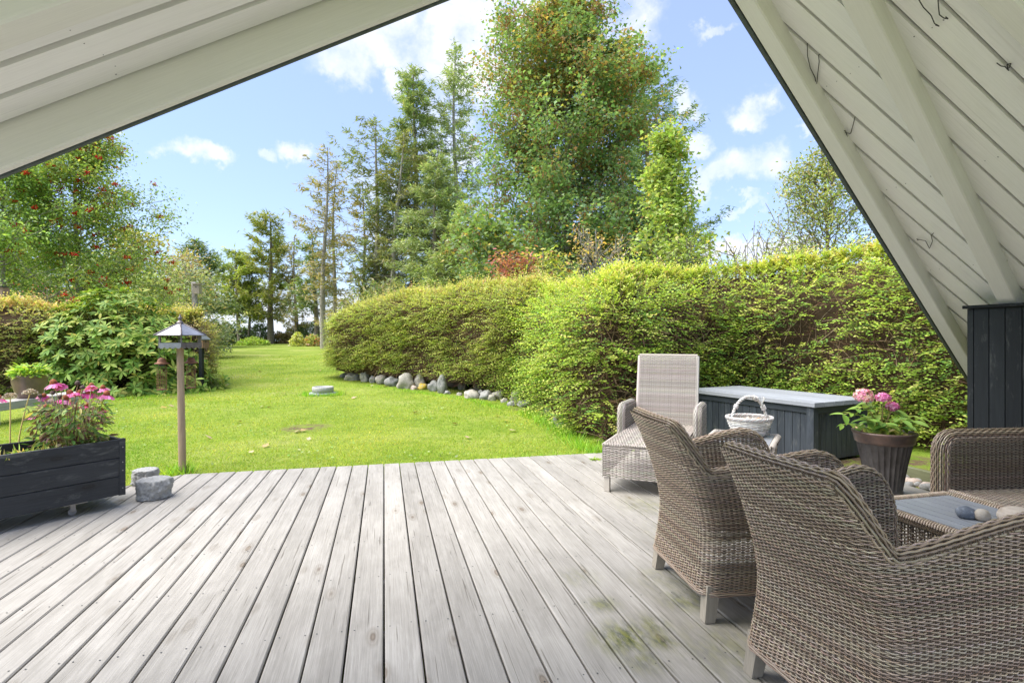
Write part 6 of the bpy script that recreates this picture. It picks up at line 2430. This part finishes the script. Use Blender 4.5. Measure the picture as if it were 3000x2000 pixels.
def broadleaf(name, label, loc, height, half_w, crown0, n_limb, leaves, leaf_s, cols, w, mat_bark, r_trunk=.14, tmpl=LEAF6, cluster=.33, per=34, lean=(0, 0), asc=.55, top_cols=None, top_from=.6, seed_heads=0, berry=0, n_sub=6, fork=None, cat='tree', sparse=0.0, hang=.25, mat=None):
    """half_w: list of (relative height, half width in metres)"""
    t = thing(name, label, cat, loc)
    hw = A(half_w)
    zz = np.linspace(0, height, 14)
    tr = np.stack([lean[0] * (zz / height) ** 1.5 + .05 * np.sin(zz * .9) * height / 10, lean[1] * (zz / height) ** 1.5 + .04 * np.cos(zz * 1.1), zz], 1)
    trunk = [tube(tr, r_trunk * (1 - .93 * (zz / height)) + .006, 9)]
    bark = []
    pts, tone = [], []
    for i in range(n_limb):
        f = crown0 + (.985 - crown0) * ((i + rng.random()) / n_limb) ** .85
        R_ = np.interp(f, hw[:, 0], hw[:, 1]) * rng.uniform(.62, 1.06)
        az = i * 2.39996 + rng.normal() * .4
        rise = asc * R_ * rng.uniform(.5, 1.3)
        zb = max(crown0 * height * .55, f * height - rise)
        b = A([np.interp(zb, zz, tr[:, k]) for k in range(3)])
        d = A((math.cos(az), math.sin(az), asc * rng.uniform(.6, 1.3)))
        L = math.hypot(R_, rise)
        P, r_ = limb(b, d, L, 7, .10, -.02, max(.012, r_trunk * .32 * (1 - f * .7)), .006)
        bark.append(tube(P, r_, 4))
        for q in range(n_sub):
            k = rng.integers(2, 8)
            sd = P[min(7, k)] - P[k - 1]
            d2 = sd / np.linalg.norm(sd) + rdir(1)[0] * .85
            P2, r2 = limb(P[min(k, 7)], d2, L * rng.uniform(.16, .36) + .12, 4, .18, 0, .010, .004)
            bark.append(tube(P2, r2, 3))
            for s in range(2, 5):
                if rng.random() > sparse:
                    pts.append(P2[s])
        for s in range(3, 8):
            if rng.random() > sparse:
                pts.append(P[s])
    pts = A(pts)
    build('trunk', trunk, mat_bark, t, smooth=True)
    build('branches', bark, mat_bark, t, smooth=True, kind='stuff')
    m = max(1, int(leaves / len(pts)))
    cl = np.clip(rng.normal(1, .45, len(pts)), .15, 2.2)
    reps = np.maximum(1, (m * cl)).astype(int)
    O = np.repeat(pts, reps, 0)
    n = len(O)
    O = O + rng.normal(size=(n, 3)) * cluster * A((1, 1, .62))
    ctone = np.repeat(rng.normal(0, .16, len(pts)), reps)
    c = pal(n, cols, w, .14) * (1 + ctone)[:, None]
    hf = O[:, 2] / height
    if top_cols is not None:
        tc = pal(n, top_cols, None, .15)
        pick = np.repeat(np.array([nz(p, .55, 33) for p in pts]), reps) * .6 + (hf - top_from) * 1.2 > rng.random(n) * .75
        c = np.where(pick[:, None], tc, c)
    d = rdir(n) * A((1, 1, .5)) + A((0, 0, -hang))
    up = rdir(n) * .75 + A((0, 0, 1.0))
    S = leaf_s * rng.uniform(.7, 1.3, n)
    lp = [scat(*tmpl, O, frames(d, up), S, np.clip(c, .008, .8))]
    build('crown', lp, mat or M['leaf'], t, kind='stuff')
    if seed_heads:
        k = rng.choice(len(pts), seed_heads)
        pr = pts[k][:, 2] / height
        ok = rng.random(seed_heads) < .35 + .65 * pr
        q = pts[k][ok]
        O = np.repeat(q, 26, 0); n = len(O)
        O = O + rng.normal(size=(n, 3)) * A((.16, .16, .15)) - A((0, 0, .1))
        build('seed_clusters', [scat(*LEAF4, O, frames(rdir(n) * A((.6, .6, 1)) - A((0, 0, .6)), rdir(n)), rng.uniform(.06, .11, n), pal(n, [(.19, .10, .035), (.25, .14, .05), (.14, .07, .026), (.29, .18, .07)]))], M['leaf'], t, kind='stuff')
    if berry:
        k = rng.choice(len(pts), berry)
        q = pts[k] + rng.normal(size=(berry, 3)) * .12
        bt = A([(1, 0, 0), (-1, 0, 0), (0, 1, 0), (0, -1, 0), (0, 0, 1), (0, 0, -1)])
        bf = np.array([[0, 2, 4], [2, 1, 4], [1, 3, 4], [3, 0, 4], [2, 0, 5], [1, 2, 5], [3, 1, 5], [0, 3, 5]])
        O = np.repeat(q, 22, 0); n = len(O)
        O = O + rng.normal(size=(n, 3)) * A((.045, .045, .028))
        V, Fc, cc = scat(bt, bf, O, np.tile(np.eye(3), (n, 1, 1)), rng.uniform(.019, .027, n), pal(n, [(.66, .045, .025), (.70, .10, .03), (.50, .03, .03)]))
        build('berries', [(V, Fc, cc)], M['petal'], t, smooth=True, kind='stuff')
    return t


def at(px, Y):
    x = PX(px, Y)
    return Vector((x, Y, gz(x, Y) - .05))


def conifer(name, label, px, Y, top_px, py_top, crown0, half_w, n_br, cols, bark=None, r_trunk=.16, tuft=.30, dens=1.0, wind=.35, droop=.35, tip_up=.3, bare_twigs=.5, group=None, ragged=.35):
    """spruce / pine with tiers of boughs; half_w list of (relative height, half width m)"""
    b = at(px, Y)
    top = Vector((PX(top_px, Y), Y, PZ(py_top, Y)))
    H = top.z - b.z
    t = thing(name, label, 'tree', b, 0, group)
    hw = A(half_w)
    zz = np.linspace(0, H, 16)
    tr = np.stack([(top.x - b.x) * (zz / H) ** 1.25 + .10 * np.sin(zz * .55 + px), .08 * np.sin(zz * .5), zz], 1)
    build('trunk', [tube(tr, r_trunk * (1 - .92 * zz / H) + .012, 8)], bark or M['bark'], t, smooth=True)
    br, O, D, U = [], [], [], []
    for i in range(n_br):
        f = crown0 + (1 - crown0) * ((i + rng.random()) / n_br)
        R_ = 1.0 * np.interp(f, hw[:, 0], hw[:, 1]) * (1 - ragged + 2 * ragged * rng.random())
        az = rng.uniform(0, 2 * np.pi)
        R_ *= 1 + wind * math.cos(az)                # sea wind leans the crown one way
        z = f * H
        p0 = A([np.interp(z, zz, tr[:, k]) for k in range(3)])
        n = 7
        s = np.linspace(0, 1, n)
        dro = -droop * R_ * s * .9 + tip_up * R_ * s ** 2.2 + (f - .5) * R_ * .5 * s
        P = np.stack([p0[0] + math.cos(az) * R_ * s, p0[1] + math.sin(az) * R_ * s, p0[2] + dro], 1) + rng.normal(size=(n, 3)) * .03 * R_
        br.append(tube(P, np.linspace(.030 * (1.15 - f) + .012, .006, n), 3))
        k = max(3, int(dens * R_ / .062))
        ss = rng.random(k) ** .65
        ss = ss[ss > .18]
        k = len(ss)
        if k == 0:
            continue
        c = np.stack([np.interp(ss, s, P[:, j]) for j in range(3)], 1) + rng.normal(size=(k, 3)) * A((.09, .09, .06))
        out = A((math.cos(az), math.sin(az), .12))
        sd = A((-math.sin(az), math.cos(az), 0))
        sg = rng.choice([-1, 1], k)[:, None]
        dd = out * rng.uniform(.35, 1, k)[:, None] + sd * sg * rng.uniform(.2, .9, k)[:, None] + A((0, 0, -.25)) * rng.random(k)[:, None] + rdir(k) * .2
        O.append(c); D.append(dd); U.append(np.tile(A((0, 0, 1)), (k, 1)) + rdir(k) * .5)
    # bare dead branches on the lower trunk
    for i in range(int(26 * bare_twigs)):
        f = rng.uniform(.1, crown0 + .25)
        z = f * H
        p0 = A([np.interp(z, zz, tr[:, k]) for k in range(3)])
        az = rng.uniform(0, 6.28)
        L = rng.uniform(.5, 1.5)
        P, r_ = limb(p0, (math.cos(az), math.sin(az), rng.uniform(-.1, .5)), L, 4, .12, 0, .014, .004)
        br.append(tube(P, r_, 3))
    build('branches', br, bark or M['bark'], t, smooth=True, kind='stuff')
    O, D, U = np.concatenate(O), np.concatenate(D), np.concatenate(U)
    parts = []
    tone = np.array([nz(o, .8, px * .01) for o in O])
    for rep in range(3):
        n = len(O)
        c = pal(n, cols, None, .14) * (1 + .25 * tone)[:, None]
        S = np.stack([tuft * rng.uniform(.6, 1.3, n), tuft * rng.uniform(.55, .95, n), np.full(n, tuft)], 1)
        parts.append(scat(*NEEDLE, O + rng.normal(size=(n, 3)) * .075, frames(D + rdir(n) * .55, U + rdir(n) * .5), S, np.clip(c, .01, .6)))
    build('crown', parts, M['needle'], t, kind='stuff')
    return t


GN = [(.085, .145, .055), (.12, .18, .07), (.16, .21, .085), (.065, .115, .05)]
GL = [(.14, .21, .095), (.19, .26, .13), (.23, .29, .15), (.11, .17, .08)]
OL = [(.15, .17, .07), (.20, .21, .09), (.12, .14, .06), (.24, .22, .11)]
YG = [(.16, .21, .06), (.22, .25, .07), (.12, .17, .05)]

# --- far row by the sea
conifer('spruce', 'wind shaped spruce left of the lawn gap, broadest of the far group', 795, 43, 790, 628, .2, [(0, 1.0), (.2, 1.7), (.4, 2.4), (.7, 1.8), (.9, 1.1), (1, .3)], 95, YG, r_trunk=.26, dens=1.5, wind=-.35, tuft=.42, tip_up=.6)
conifer('spruce', 'shorter bright green spruce on the left flank of the wind shaped one', 700, 43, 690, 735, .33, [(0, .8), (.35, 1.9), (.6, 2.2), (.85, 1.2), (1, .3)], 75, [(.17, .24, .06), (.22, .28, .08), (.13, .19, .05)], r_trunk=.16, dens=1.4, wind=-.35, tuft=.42, tip_up=.6)
conifer('spruce', 'dark slim spruce between the two leftmost far ones', 733, 44, 735, 790, .35, [(0, .6), (.45, 1.2), (.8, .8), (1, .2)], 46, GN, r_trunk=.12, dens=1.2, wind=-.2, tuft=.4)
conifer('larch', 'thin sparse olive tree right of the wind shaped spruce', 862, 42, 866, 690, .15, [(0, .7), (.3, 1.4), (.6, 1.1), (.9, .5), (1, .15)], 60, OL, r_trunk=.12, dens=.85, wind=-.25, tuft=.36, tip_up=.7)
conifer('larch', 'second thin olive tree close beside the sparse one, slightly shorter', 878, 43, 845, 740, .2, [(0, .5), (.4, 1.0), (.8, .6), (1, .15)], 36, OL, r_trunk=.1, dens=.8, wind=-.2, tuft=.34, tip_up=.7)
conifer('pine', 'dark spreading pine low behind the tall thin trunk', 925, 40, 918, 690, .32, [(0, .6), (.4, 1.5), (.6, 1.5), (.85, .9), (1, .25)], 70, GN, r_trunk=.2, dens=1.3, wind=-.15, tuft=.38)
conifer('spruce', 'tall thin spruce with bare pale lower trunk, leftmost of the tall row', 945, 34, 960, 432, .26, [(0, .5), (.3, 1.25), (.5, 1.35), (.7, 1.2), (.88, .9), (1, .15)], 80, OL, M['grey_bark'], r_trunk=.19, dens=.85, wind=-.3, tuft=.34, tip_up=.5, bare_twigs=1.4, ragged=.6)
conifer('spruce', 'slim tall spruce just right of the pale bare trunk', 974, 36, 985, 478, .12, [(0, .6), (.2, 1.1), (.5, .9), (.7, 1.0), (.9, .7), (1, .15)], 80, OL, M['grey_bark'], r_trunk=.15, dens=.85, wind=.1, tuft=.34, tip_up=.5, bare_twigs=1.0, ragged=.6)
conifer('spruce', 'slender spruce left of the straight tall trunk, lower of that pair', 1060, 33, 1066, 535, .08, [(0, .7), (.2, 1.4), (.5, 1.0), (.8, .8), (1, .2)], 90, OL, M['grey_bark'], r_trunk=.13, dens=1.0, wind=-.2, tuft=.34, tip_up=.4, ragged=.5)
conifer('spruce', 'tall spruce with straight olive trunk, centre of the tall row', 1097, 32, 1106, 355, .12, [(0, .6), (.3, 1.0), (.55, 1.25), (.8, 1.5), (.93, .9), (1, .2)], 100, [(.13, .18, .075), (.17, .21, .09), (.10, .145, .065)], M['grey_bark'], r_trunk=.22, dens=.95, wind=-.35, tuft=.36, tip_up=.6, bare_twigs=1.6, ragged=.55)
conifer('spruce', 'leaning spruce with crossing dead branches right of the straight trunk', 1145, 31, 1180, 385, .2, [(0, .8), (.3, 1.3), (.6, 1.3), (.85, 1.0), (1, .2)], 90, [(.14, .17, .08), (.18, .2, .09), (.10, .13, .06)], M['grey_bark'], r_trunk=.19, dens=1.0, wind=.05, tuft=.36, bare_twigs=2.2, ragged=.5)
conifer('spruce', 'short dark spruce filling below the leaning one', 1128, 33, 1132, 640, .05, [(0, 1.2), (.3, 1.4), (.7, .9), (1, .2)], 70, GN, r_trunk=.15, dens=1.2, wind=0, tuft=.36)
conifer('spruce', 'very tall dense spruce with narrow top left of the maple', 1215, 33, 1215, 198, .1, [(0, 1.6), (.2, 2.3), (.4, 2.1), (.6, 1.7), (.8, 1.35), (.95, .8), (1, .25)], 210, [(.12, .19, .085), (.16, .235, .11), (.20, .26, .12)], r_trunk=.26, dens=2.1, wind=-.05, tuft=.32, tip_up=.45, bare_twigs=0)
conifer('spruce', 'tallest airy spruce directly left of the maple crown', 1335, 34, 1332, 130, .15, [(0, 1.6), (.25, 2.3), (.45, 2.0), (.65, 1.7), (.85, 1.3), (1, .2)], 180, GL, M['grey_bark'], r_trunk=.24, dens=1.4, wind=0, tuft=.30, tip_up=.55, bare_twigs=.3)
conifer('spruce', 'broad silver green spruce in front of the tall dense one', 1270, 26, 1285, 455, .05, [(0, 2.3), (.15, 2.5), (.4, 2.1), (.7, 1.3), (.9, .7), (1, .2)], 190, GL, r_trunk=.2, dens=2.6, wind=0, tuft=.24, tip_up=.25, bare_twigs=0)
conifer('spruce', 'green spruce low beside the maple trunk, left side', 1360, 24, 1365, 600, .05, [(0, 2.1), (.3, 1.9), (.7, 1.1), (1, .2)], 130, [(.12, .18, .07), (.16, .23, .09), (.20, .26, .10)], r_trunk=.16, dens=2.4, wind=0, tuft=.24, bare_twigs=0)
conifer('fir', 'dark green fir with long boughs behind the right side of the maple', 1895, 25, 1890, 165, .1, [(0, 2.0), (.3, 2.2), (.5, 2.1), (.7, 1.6), (.9, .85), (1, .2)], 150, [(.085, .15, .06), (.11, .18, .075), (.14, .21, .09)], r_trunk=.22, dens=2.6, wind=.25, tuft=.24, tip_up=.55, bare_twigs=0, ragged=.45)
conifer('fir', 'dark fir at the left edge behind the rowan', 40, 21, 10, 560, .08, [(0, 2.4), (.2, 2.6), (.5, 2.0), (.8, 1.1), (1, .2)], 110, [(.085, .145, .06), (.13, .19, .08)], r_trunk=.2, dens=2.4, wind=.2, tuft=.26, bare_twigs=0)
conifer('fir', 'green fir behind the rowan trunk', 215, 24, 210, 690, .05, [(0, 2.6), (.3, 2.3), (.7, 1.2), (1, .2)], 110, [(.10, .17, .075), (.14, .21, .10)], r_trunk=.18, dens=2.2, wind=0, tuft=.27, bare_twigs=0)
conifer('spruce', 'dark topped spruce above the grey green willow', 562, 36, 568, 702, .1, [(0, 1.8), (.3, 2.3), (.6, 1.7), (.85, .9), (1, .2)], 110, GN, r_trunk=.18, dens=1.3, wind=.3, tuft=.4, tip_up=.45)

# --- broadleaf trees
YS = 20.0
b = at(1668, YS)
broadleaf('maple', 'big sycamore maple full of brown seed clusters towering over the hedge', b, PZ(5, YS) - b.z,
          [(0, 3.4), (.22, 4.2), (.35, 4.0), (.5, 3.3), (.65, 3.1), (.78, 2.9), (.9, 2.3), (.97, 1.4), (1, .6)], .14, 120, 98000, .13,
          [(.10, .18, .065), (.14, .225, .09), (.18, .265, .115), (.25, .26, .075)], [3, 4, 2.5, .7], M['grey_bark'], r_trunk=.25, tmpl=MAPLE_S, cluster=.27, asc=.85,
          top_cols=[(.23, .215, .07), (.26, .18, .07), (.18, .22, .065), (.28, .23, .07)], top_from=.66, seed_heads=2100, n_sub=7, lean=(-.25, 0))
Y = 13.0
b = at(1965, Y)
broadleaf('maple', 'young light green maple with upright shoots at the right of the big one', b, PZ(372, Y) - b.z, [(0, 1.0), (.35, 1.1), (.6, .8), (.8, .42), (1, .12)], .25, 46, 11000, .105,
          [(.17, .26, .06), (.23, .32, .09), (.29, .36, .11), (.34, .32, .10)], [3, 3, 2, .8], M['bark'], .07, MAPLE_S, .17, asc=1.4, lean=(-.1, 0), n_sub=5)
Y = 16.0
b = at(238, Y)
broadleaf('rowan', 'rowan tree with bright red berry clusters at the upper left', b, PZ(330, Y) - b.z, [(0, 1.1), (.32, 1.9), (.5, 2.45), (.7, 1.9), (.9, 1.1), (1, .4)], .30, 76, 44000, .09,
          [(.14, .22, .055), (.18, .265, .065), (.25, .32, .09), (.31, .31, .08)], [4, 4, 2, .8], M['grey_bark'], .11, LEAF4, .21, asc=.7, lean=(-.3, 0), berry=260, n_sub=6, hang=.4)
b = at(10, 14.5)
broadleaf('rowan', 'left part of the rowan group with large berry bunches by the left edge', b, PZ(440, 14.5) - b.z, [(0, .9), (.35, 1.4), (.6, 2.0), (.85, 1.3), (1, .4)], .40, 50, 26000, .085,
          [(.14, .24, .06), (.19, .30, .075), (.26, .37, .10)], None, M['grey_bark'], .08, LEAF4, .19, asc=.6, berry=60, n_sub=6, hang=.4)
b = at(2420, 11.0)
broadleaf('birch', 'small sparse birch rising behind the near hedge beside the roof edge', b, PZ(435, 11.0) - b.z, [(0, .5), (.4, 1.0), (.6, 1.15), (.8, .85), (1, .25)], .35, 60, 17000, .062,
          [(.18, .25, .07), (.24, .29, .10), (.14, .2, .06), (.28, .27, .11)], None, M['bark'], .06, LEAF4, .13, asc=1.0, n_sub=6, sparse=.15, hang=.5)
Y = 26.0
b = at(395, Y)
broadleaf('willow', 'golden green bushy tree behind the rhododendron top', b, PZ(672, Y) - b.z, [(0, 1.8), (.4, 2.3), (.7, 1.8), (.9, 1.1), (1, .4)], .1, 50, 7500, .20, [(.26, .27, .06), (.34, .33, .09), (.20, .24, .06), (.30, .20, .10)], [3, 3, 3, .7], M['bark'], .12, LEAF6, .34, n_sub=5)
b = at(545, 24)
broadleaf('willow', 'grey green willow bush right of the bare trunk with bird box', b, PZ(778, 24) - b.z, [(0, 1.5), (.4, 1.9), (.75, 1.4), (1, .5)], .05, 44, 6500, .15, [(.17, .225, .12), (.22, .27, .14), (.26, .28, .12), (.14, .19, .10)], None, M['bark'], .08, LEAF6, .28, n_sub=5)
b = at(535, 29)
broadleaf('birch', 'thin brownish birch in front of the dark topped spruce', b, PZ(735, 29) - b.z, [(0, 1.0), (.5, 1.6), (.8, 1.1), (1, .4)], .2, 40, 2600, .17, [(.28, .24, .12), (.34, .27, .14), (.22, .22, .09)], None, M['bark'], .09, LEAF6, .3, n_sub=5, sparse=.3)
b = at(440, 20)
broadleaf('willow', 'pale green shrub between rhododendron and bird box trunk', b, PZ(800, 20) - b.z, [(0, 1.2), (.5, 1.5), (.8, 1.0), (1, .3)], .05, 36, 5200, .13, [(.22, .28, .10), (.28, .33, .13), (.17, .23, .08)], None, M['bark'], .06, LEAF6, .22, n_sub=5)
b = at(75, 18)
broadleaf('hawthorn', 'dull green tree filling the far left above the low hedge', b, PZ(760, 18) - b.z, [(0, 1.3), (.5, 1.6), (1, .4)], .1, 34, 4800, .12, [(.13, .18, .06), (.18, .23, .09), (.10, .14, .05)], None, M['bark'], .08, LEAF6, .25, n_sub=5)
b = at(300, 21)
broadleaf('hazel', 'mid green bush filling behind the rhododendron crown', b, PZ(760, 21) - b.z, [(0, 1.5), (.5, 1.9), (.8, 1.3), (1, .4)], .05, 40, 6500, .14, [(.17, .24, .07), (.23, .29, .10), (.13, .19, .06)], None, M['bark'], .08, LEAF6, .27, n_sub=5)
# shrubs looking over the hedge
Y = 12.6
b = at(1500, Y)
broadleaf('dogwood', 'crimson turning shrub looking over the hedge, left half of the red and green pair', b, PZ(738, Y) - b.z, [(0, .3), (.5, .45), (.75, .66), (.9, .5), (1, .2)], .45, 30, 2300, .105, [(.26, .11, .075), (.31, .17, .09), (.22, .09, .075), (.27, .25, .06)], [4, 3, 2, 1.6], M['bark'], .03, LEAF6, .13, n_sub=4, cat='shrub')
b = at(1590, 12.7)
broadleaf('dogwood', 'yellow green leafy shrub right of the crimson one over the hedge', b, PZ(735, 12.7) - b.z, [(0, .3), (.5, .4), (.75, .62), (.9, .5), (1, .2)], .45, 28, 2100, .105, [(.25, .32, .06), (.33, .37, .09), (.38, .20, .10), (.20, .27, .05)], [4, 3, .8, 2], M['bark'], .03, LEAF6, .13, n_sub=4, cat='shrub')
b = at(1745, 12.0)
broadleaf('shrub', 'twiggy sparse shrub with yellowish small leaves below the big maple', b, PZ(672, 12) - b.z, [(0, .3), (.5, .6), (.75, .75), (.92, .5), (1, .25)], .4, 46, 1700, .075, [(.28, .27, .09), (.36, .28, .10), (.22, .24, .10), (.42, .30, .08)], None, M['grey_bark'], .035, LEAF4, .14, n_sub=6, asc=1.6, sparse=.35, cat='shrub')
b = at(1440, 15.5)
broadleaf('maple', 'dark green low maple boughs left of the crimson shrub', b, PZ(640, 15.5) - b.z, [(0, .6), (.5, 1.0), (.8, .8), (1, .3)], .45, 26, 2600, .16, [(.09, .155, .05), (.14, .21, .07), (.28, .25, .05)], [4, 3, .6], M['bark'], .05, MAPLE_S, .26, n_sub=5, seed_heads=40)
b = at(2180, 11.5)
broadleaf('shrub', 'loose wispy shoots rising above the near hedge under the clouds', b, PZ(718, 11.5) - b.z, [(0, .6), (.6, 1.3), (.85, 1.2), (1, .5)], .55, 44, 1500, .05, [(.28, .28, .10), (.36, .33, .13), (.22, .26, .08)], None, M['bark'], .03, LEAF4, .16, n_sub=5, asc=1.6, sparse=.3, cat='shrub')
b = at(2010, 11.8)
broadleaf('shrub', 'rounded light bush behind the hedge right of the young maple', b, PZ(700, 11.8) - b.z, [(0, .5), (.6, .7), (.85, .5), (1, .2)], .5, 26, 1700, .075, [(.18, .26, .06), (.25, .32, .09)], None, M['bark'], .03, LEAF6, .16, n_sub=5, cat='shrub')
b = at(140, 12.8)
broadleaf('cotoneaster', 'shrub dotted with small red berries behind the low left hedge', b, PZ(848, 12.8) - b.z, [(0, .5), (.6, .8), (.9, .6), (1, .3)], .4, 30, 1800, .05, [(.20, .26, .10), (.28, .30, .14), (.30, .12, .08)], None, M['bark'], .03, LEAF4, .14, n_sub=5, berry=18, cat='shrub')


# --- low growth along the end of the lawn
def bush(name, label, px, Y, py_top, wpx, cols, leaf_s=.16, n=1500, flowers=None, cat='bush', dy=.8):
    b = at(px, Y)
    h = PZ(py_top, Y) - b.z
    w = wpx * Y / F / 2
    t = thing(name, label, cat, b)
    d = rdir(n); d[:, 2] = np.abs(d[:, 2])
    lump = np.array([.28 * nz(q, 2.6, px * .1) for q in d])
    O = d * A((w, w * dy, h)) * (1 + lump - .35 * rng.random(n) ** 2)[:, None]
    dd = d * .6 + rdir(n) * .8 + A((0, 0, .1))
    build('foliage', [scat(*LEAF6, O, frames(dd, rdir(n) * .7 + A((0, 0, 1))), leaf_s * rng.uniform(.6, 1.35, n), pal(n, cols))], M['leaf'], t, kind='stuff')
    st = []
    for k in range(14):
        a = rng.uniform(0, 6.28); q = rng.uniform(.2, .8)
        st.append(tube(A([(0, 0, 0), (q * .5 * w * math.cos(a), q * .5 * w * dy * math.sin(a), h * .5), (q * w * math.cos(a), q * w * dy * math.sin(a), h * .85)]), .015, 4) + (A((.13, .10, .06)),))
    build('stem', st, M['twig'], t)
    if flowers:
        k = 26
        d = rdir(k); d[:, 2] = np.abs(d[:, 2]); d[:, 1] = -np.abs(d[:, 1])
        O = d * A((w, w * dy, h)) * 1.03
        parts = []
        for j in range(5):
            parts.append(scat(*ROUND, O, frames(rdir(k), rdir(k)), rng.uniform(.10, .16, k), pal(k, flowers)))
        build('flowers', parts, M['petal'], t, kind='stuff')
    return t


DK = [(.07, .12, .05), (.10, .16, .06), (.14, .20, .08)]
BR = [(.20, .17, .08), (.26, .21, .11), (.17, .19, .08)]
bush('bush', 'dark low bush at the left end of the far lawn edge', 665, 44, 955, 70, DK, .2)
bush('bush', 'dark rounded bush, second from the left at the far lawn edge', 715, 45, 960, 70, DK, .2)
bush('bush', 'blue green bush under the wind shaped spruce', 765, 44, 950, 70, [(.10, .15, .08), (.14, .19, .10)], .2)
bush('bush', 'brownish low bush right of the wind shaped spruce trunk', 825, 44, 975, 80, BR, .2)
bush('bush', 'olive bush with reddish shoots under the thin olive trees', 868, 45, 958, 80, [(.13, .17, .06), (.19, .21, .09), (.24, .18, .10)], .2)
bush('bush', 'dark green bush behind the flower bed', 905, 43, 945, 80, DK, .2)
bush('bush', 'bush behind the end of the long hedge', 985, 40, 940, 110, DK, .2, 2200)
bush('flower_bush', 'light yellow green flowering bush left in the far flower bed', 872, 38, 978, 44, [(.30, .36, .08), (.38, .42, .12)], .13, 1100, [(.75, .72, .62), (.8, .75, .3)])
bush('flower_bush', 'flower bush with a few red blooms right in the far flower bed', 915, 38, 982, 48, [(.28, .33, .09), (.36, .38, .14), (.22, .28, .07)], .13, 1100, [(.75, .2, .12), (.8, .72, .45), (.78, .4, .3)])
bush('bush', 'pale grass clump at the left of the far lawn edge', 740, 40, 993, 90, [(.22, .32, .06), (.28, .38, .09)], .2, 900)
bush('bush', 'broad dark shrubbery left of the far lawn behind the clipped hedge end', 632, 40, 950, 90, [(.13, .18, .09), (.18, .23, .12), (.10, .15, .07)], .18, 2600)
bush('bush', 'green undergrowth at the foot of the tall spruces behind the hedge', 1150, 27, 830, 330, [(.11, .16, .06), (.16, .20, .08), (.20, .20, .10)], .2, 4200)
bush('bush', 'shady undergrowth below the big maple', 1560, 22, 590, 430, [(.07, .12, .04), (.10, .16, .05), (.13, .19, .06)], .17, 9000)
bush('bush', 'dense green undergrowth behind the young maple', 1900, 20, 600, 300, [(.09, .15, .05), (.13, .2, .07)], .16, 6000)
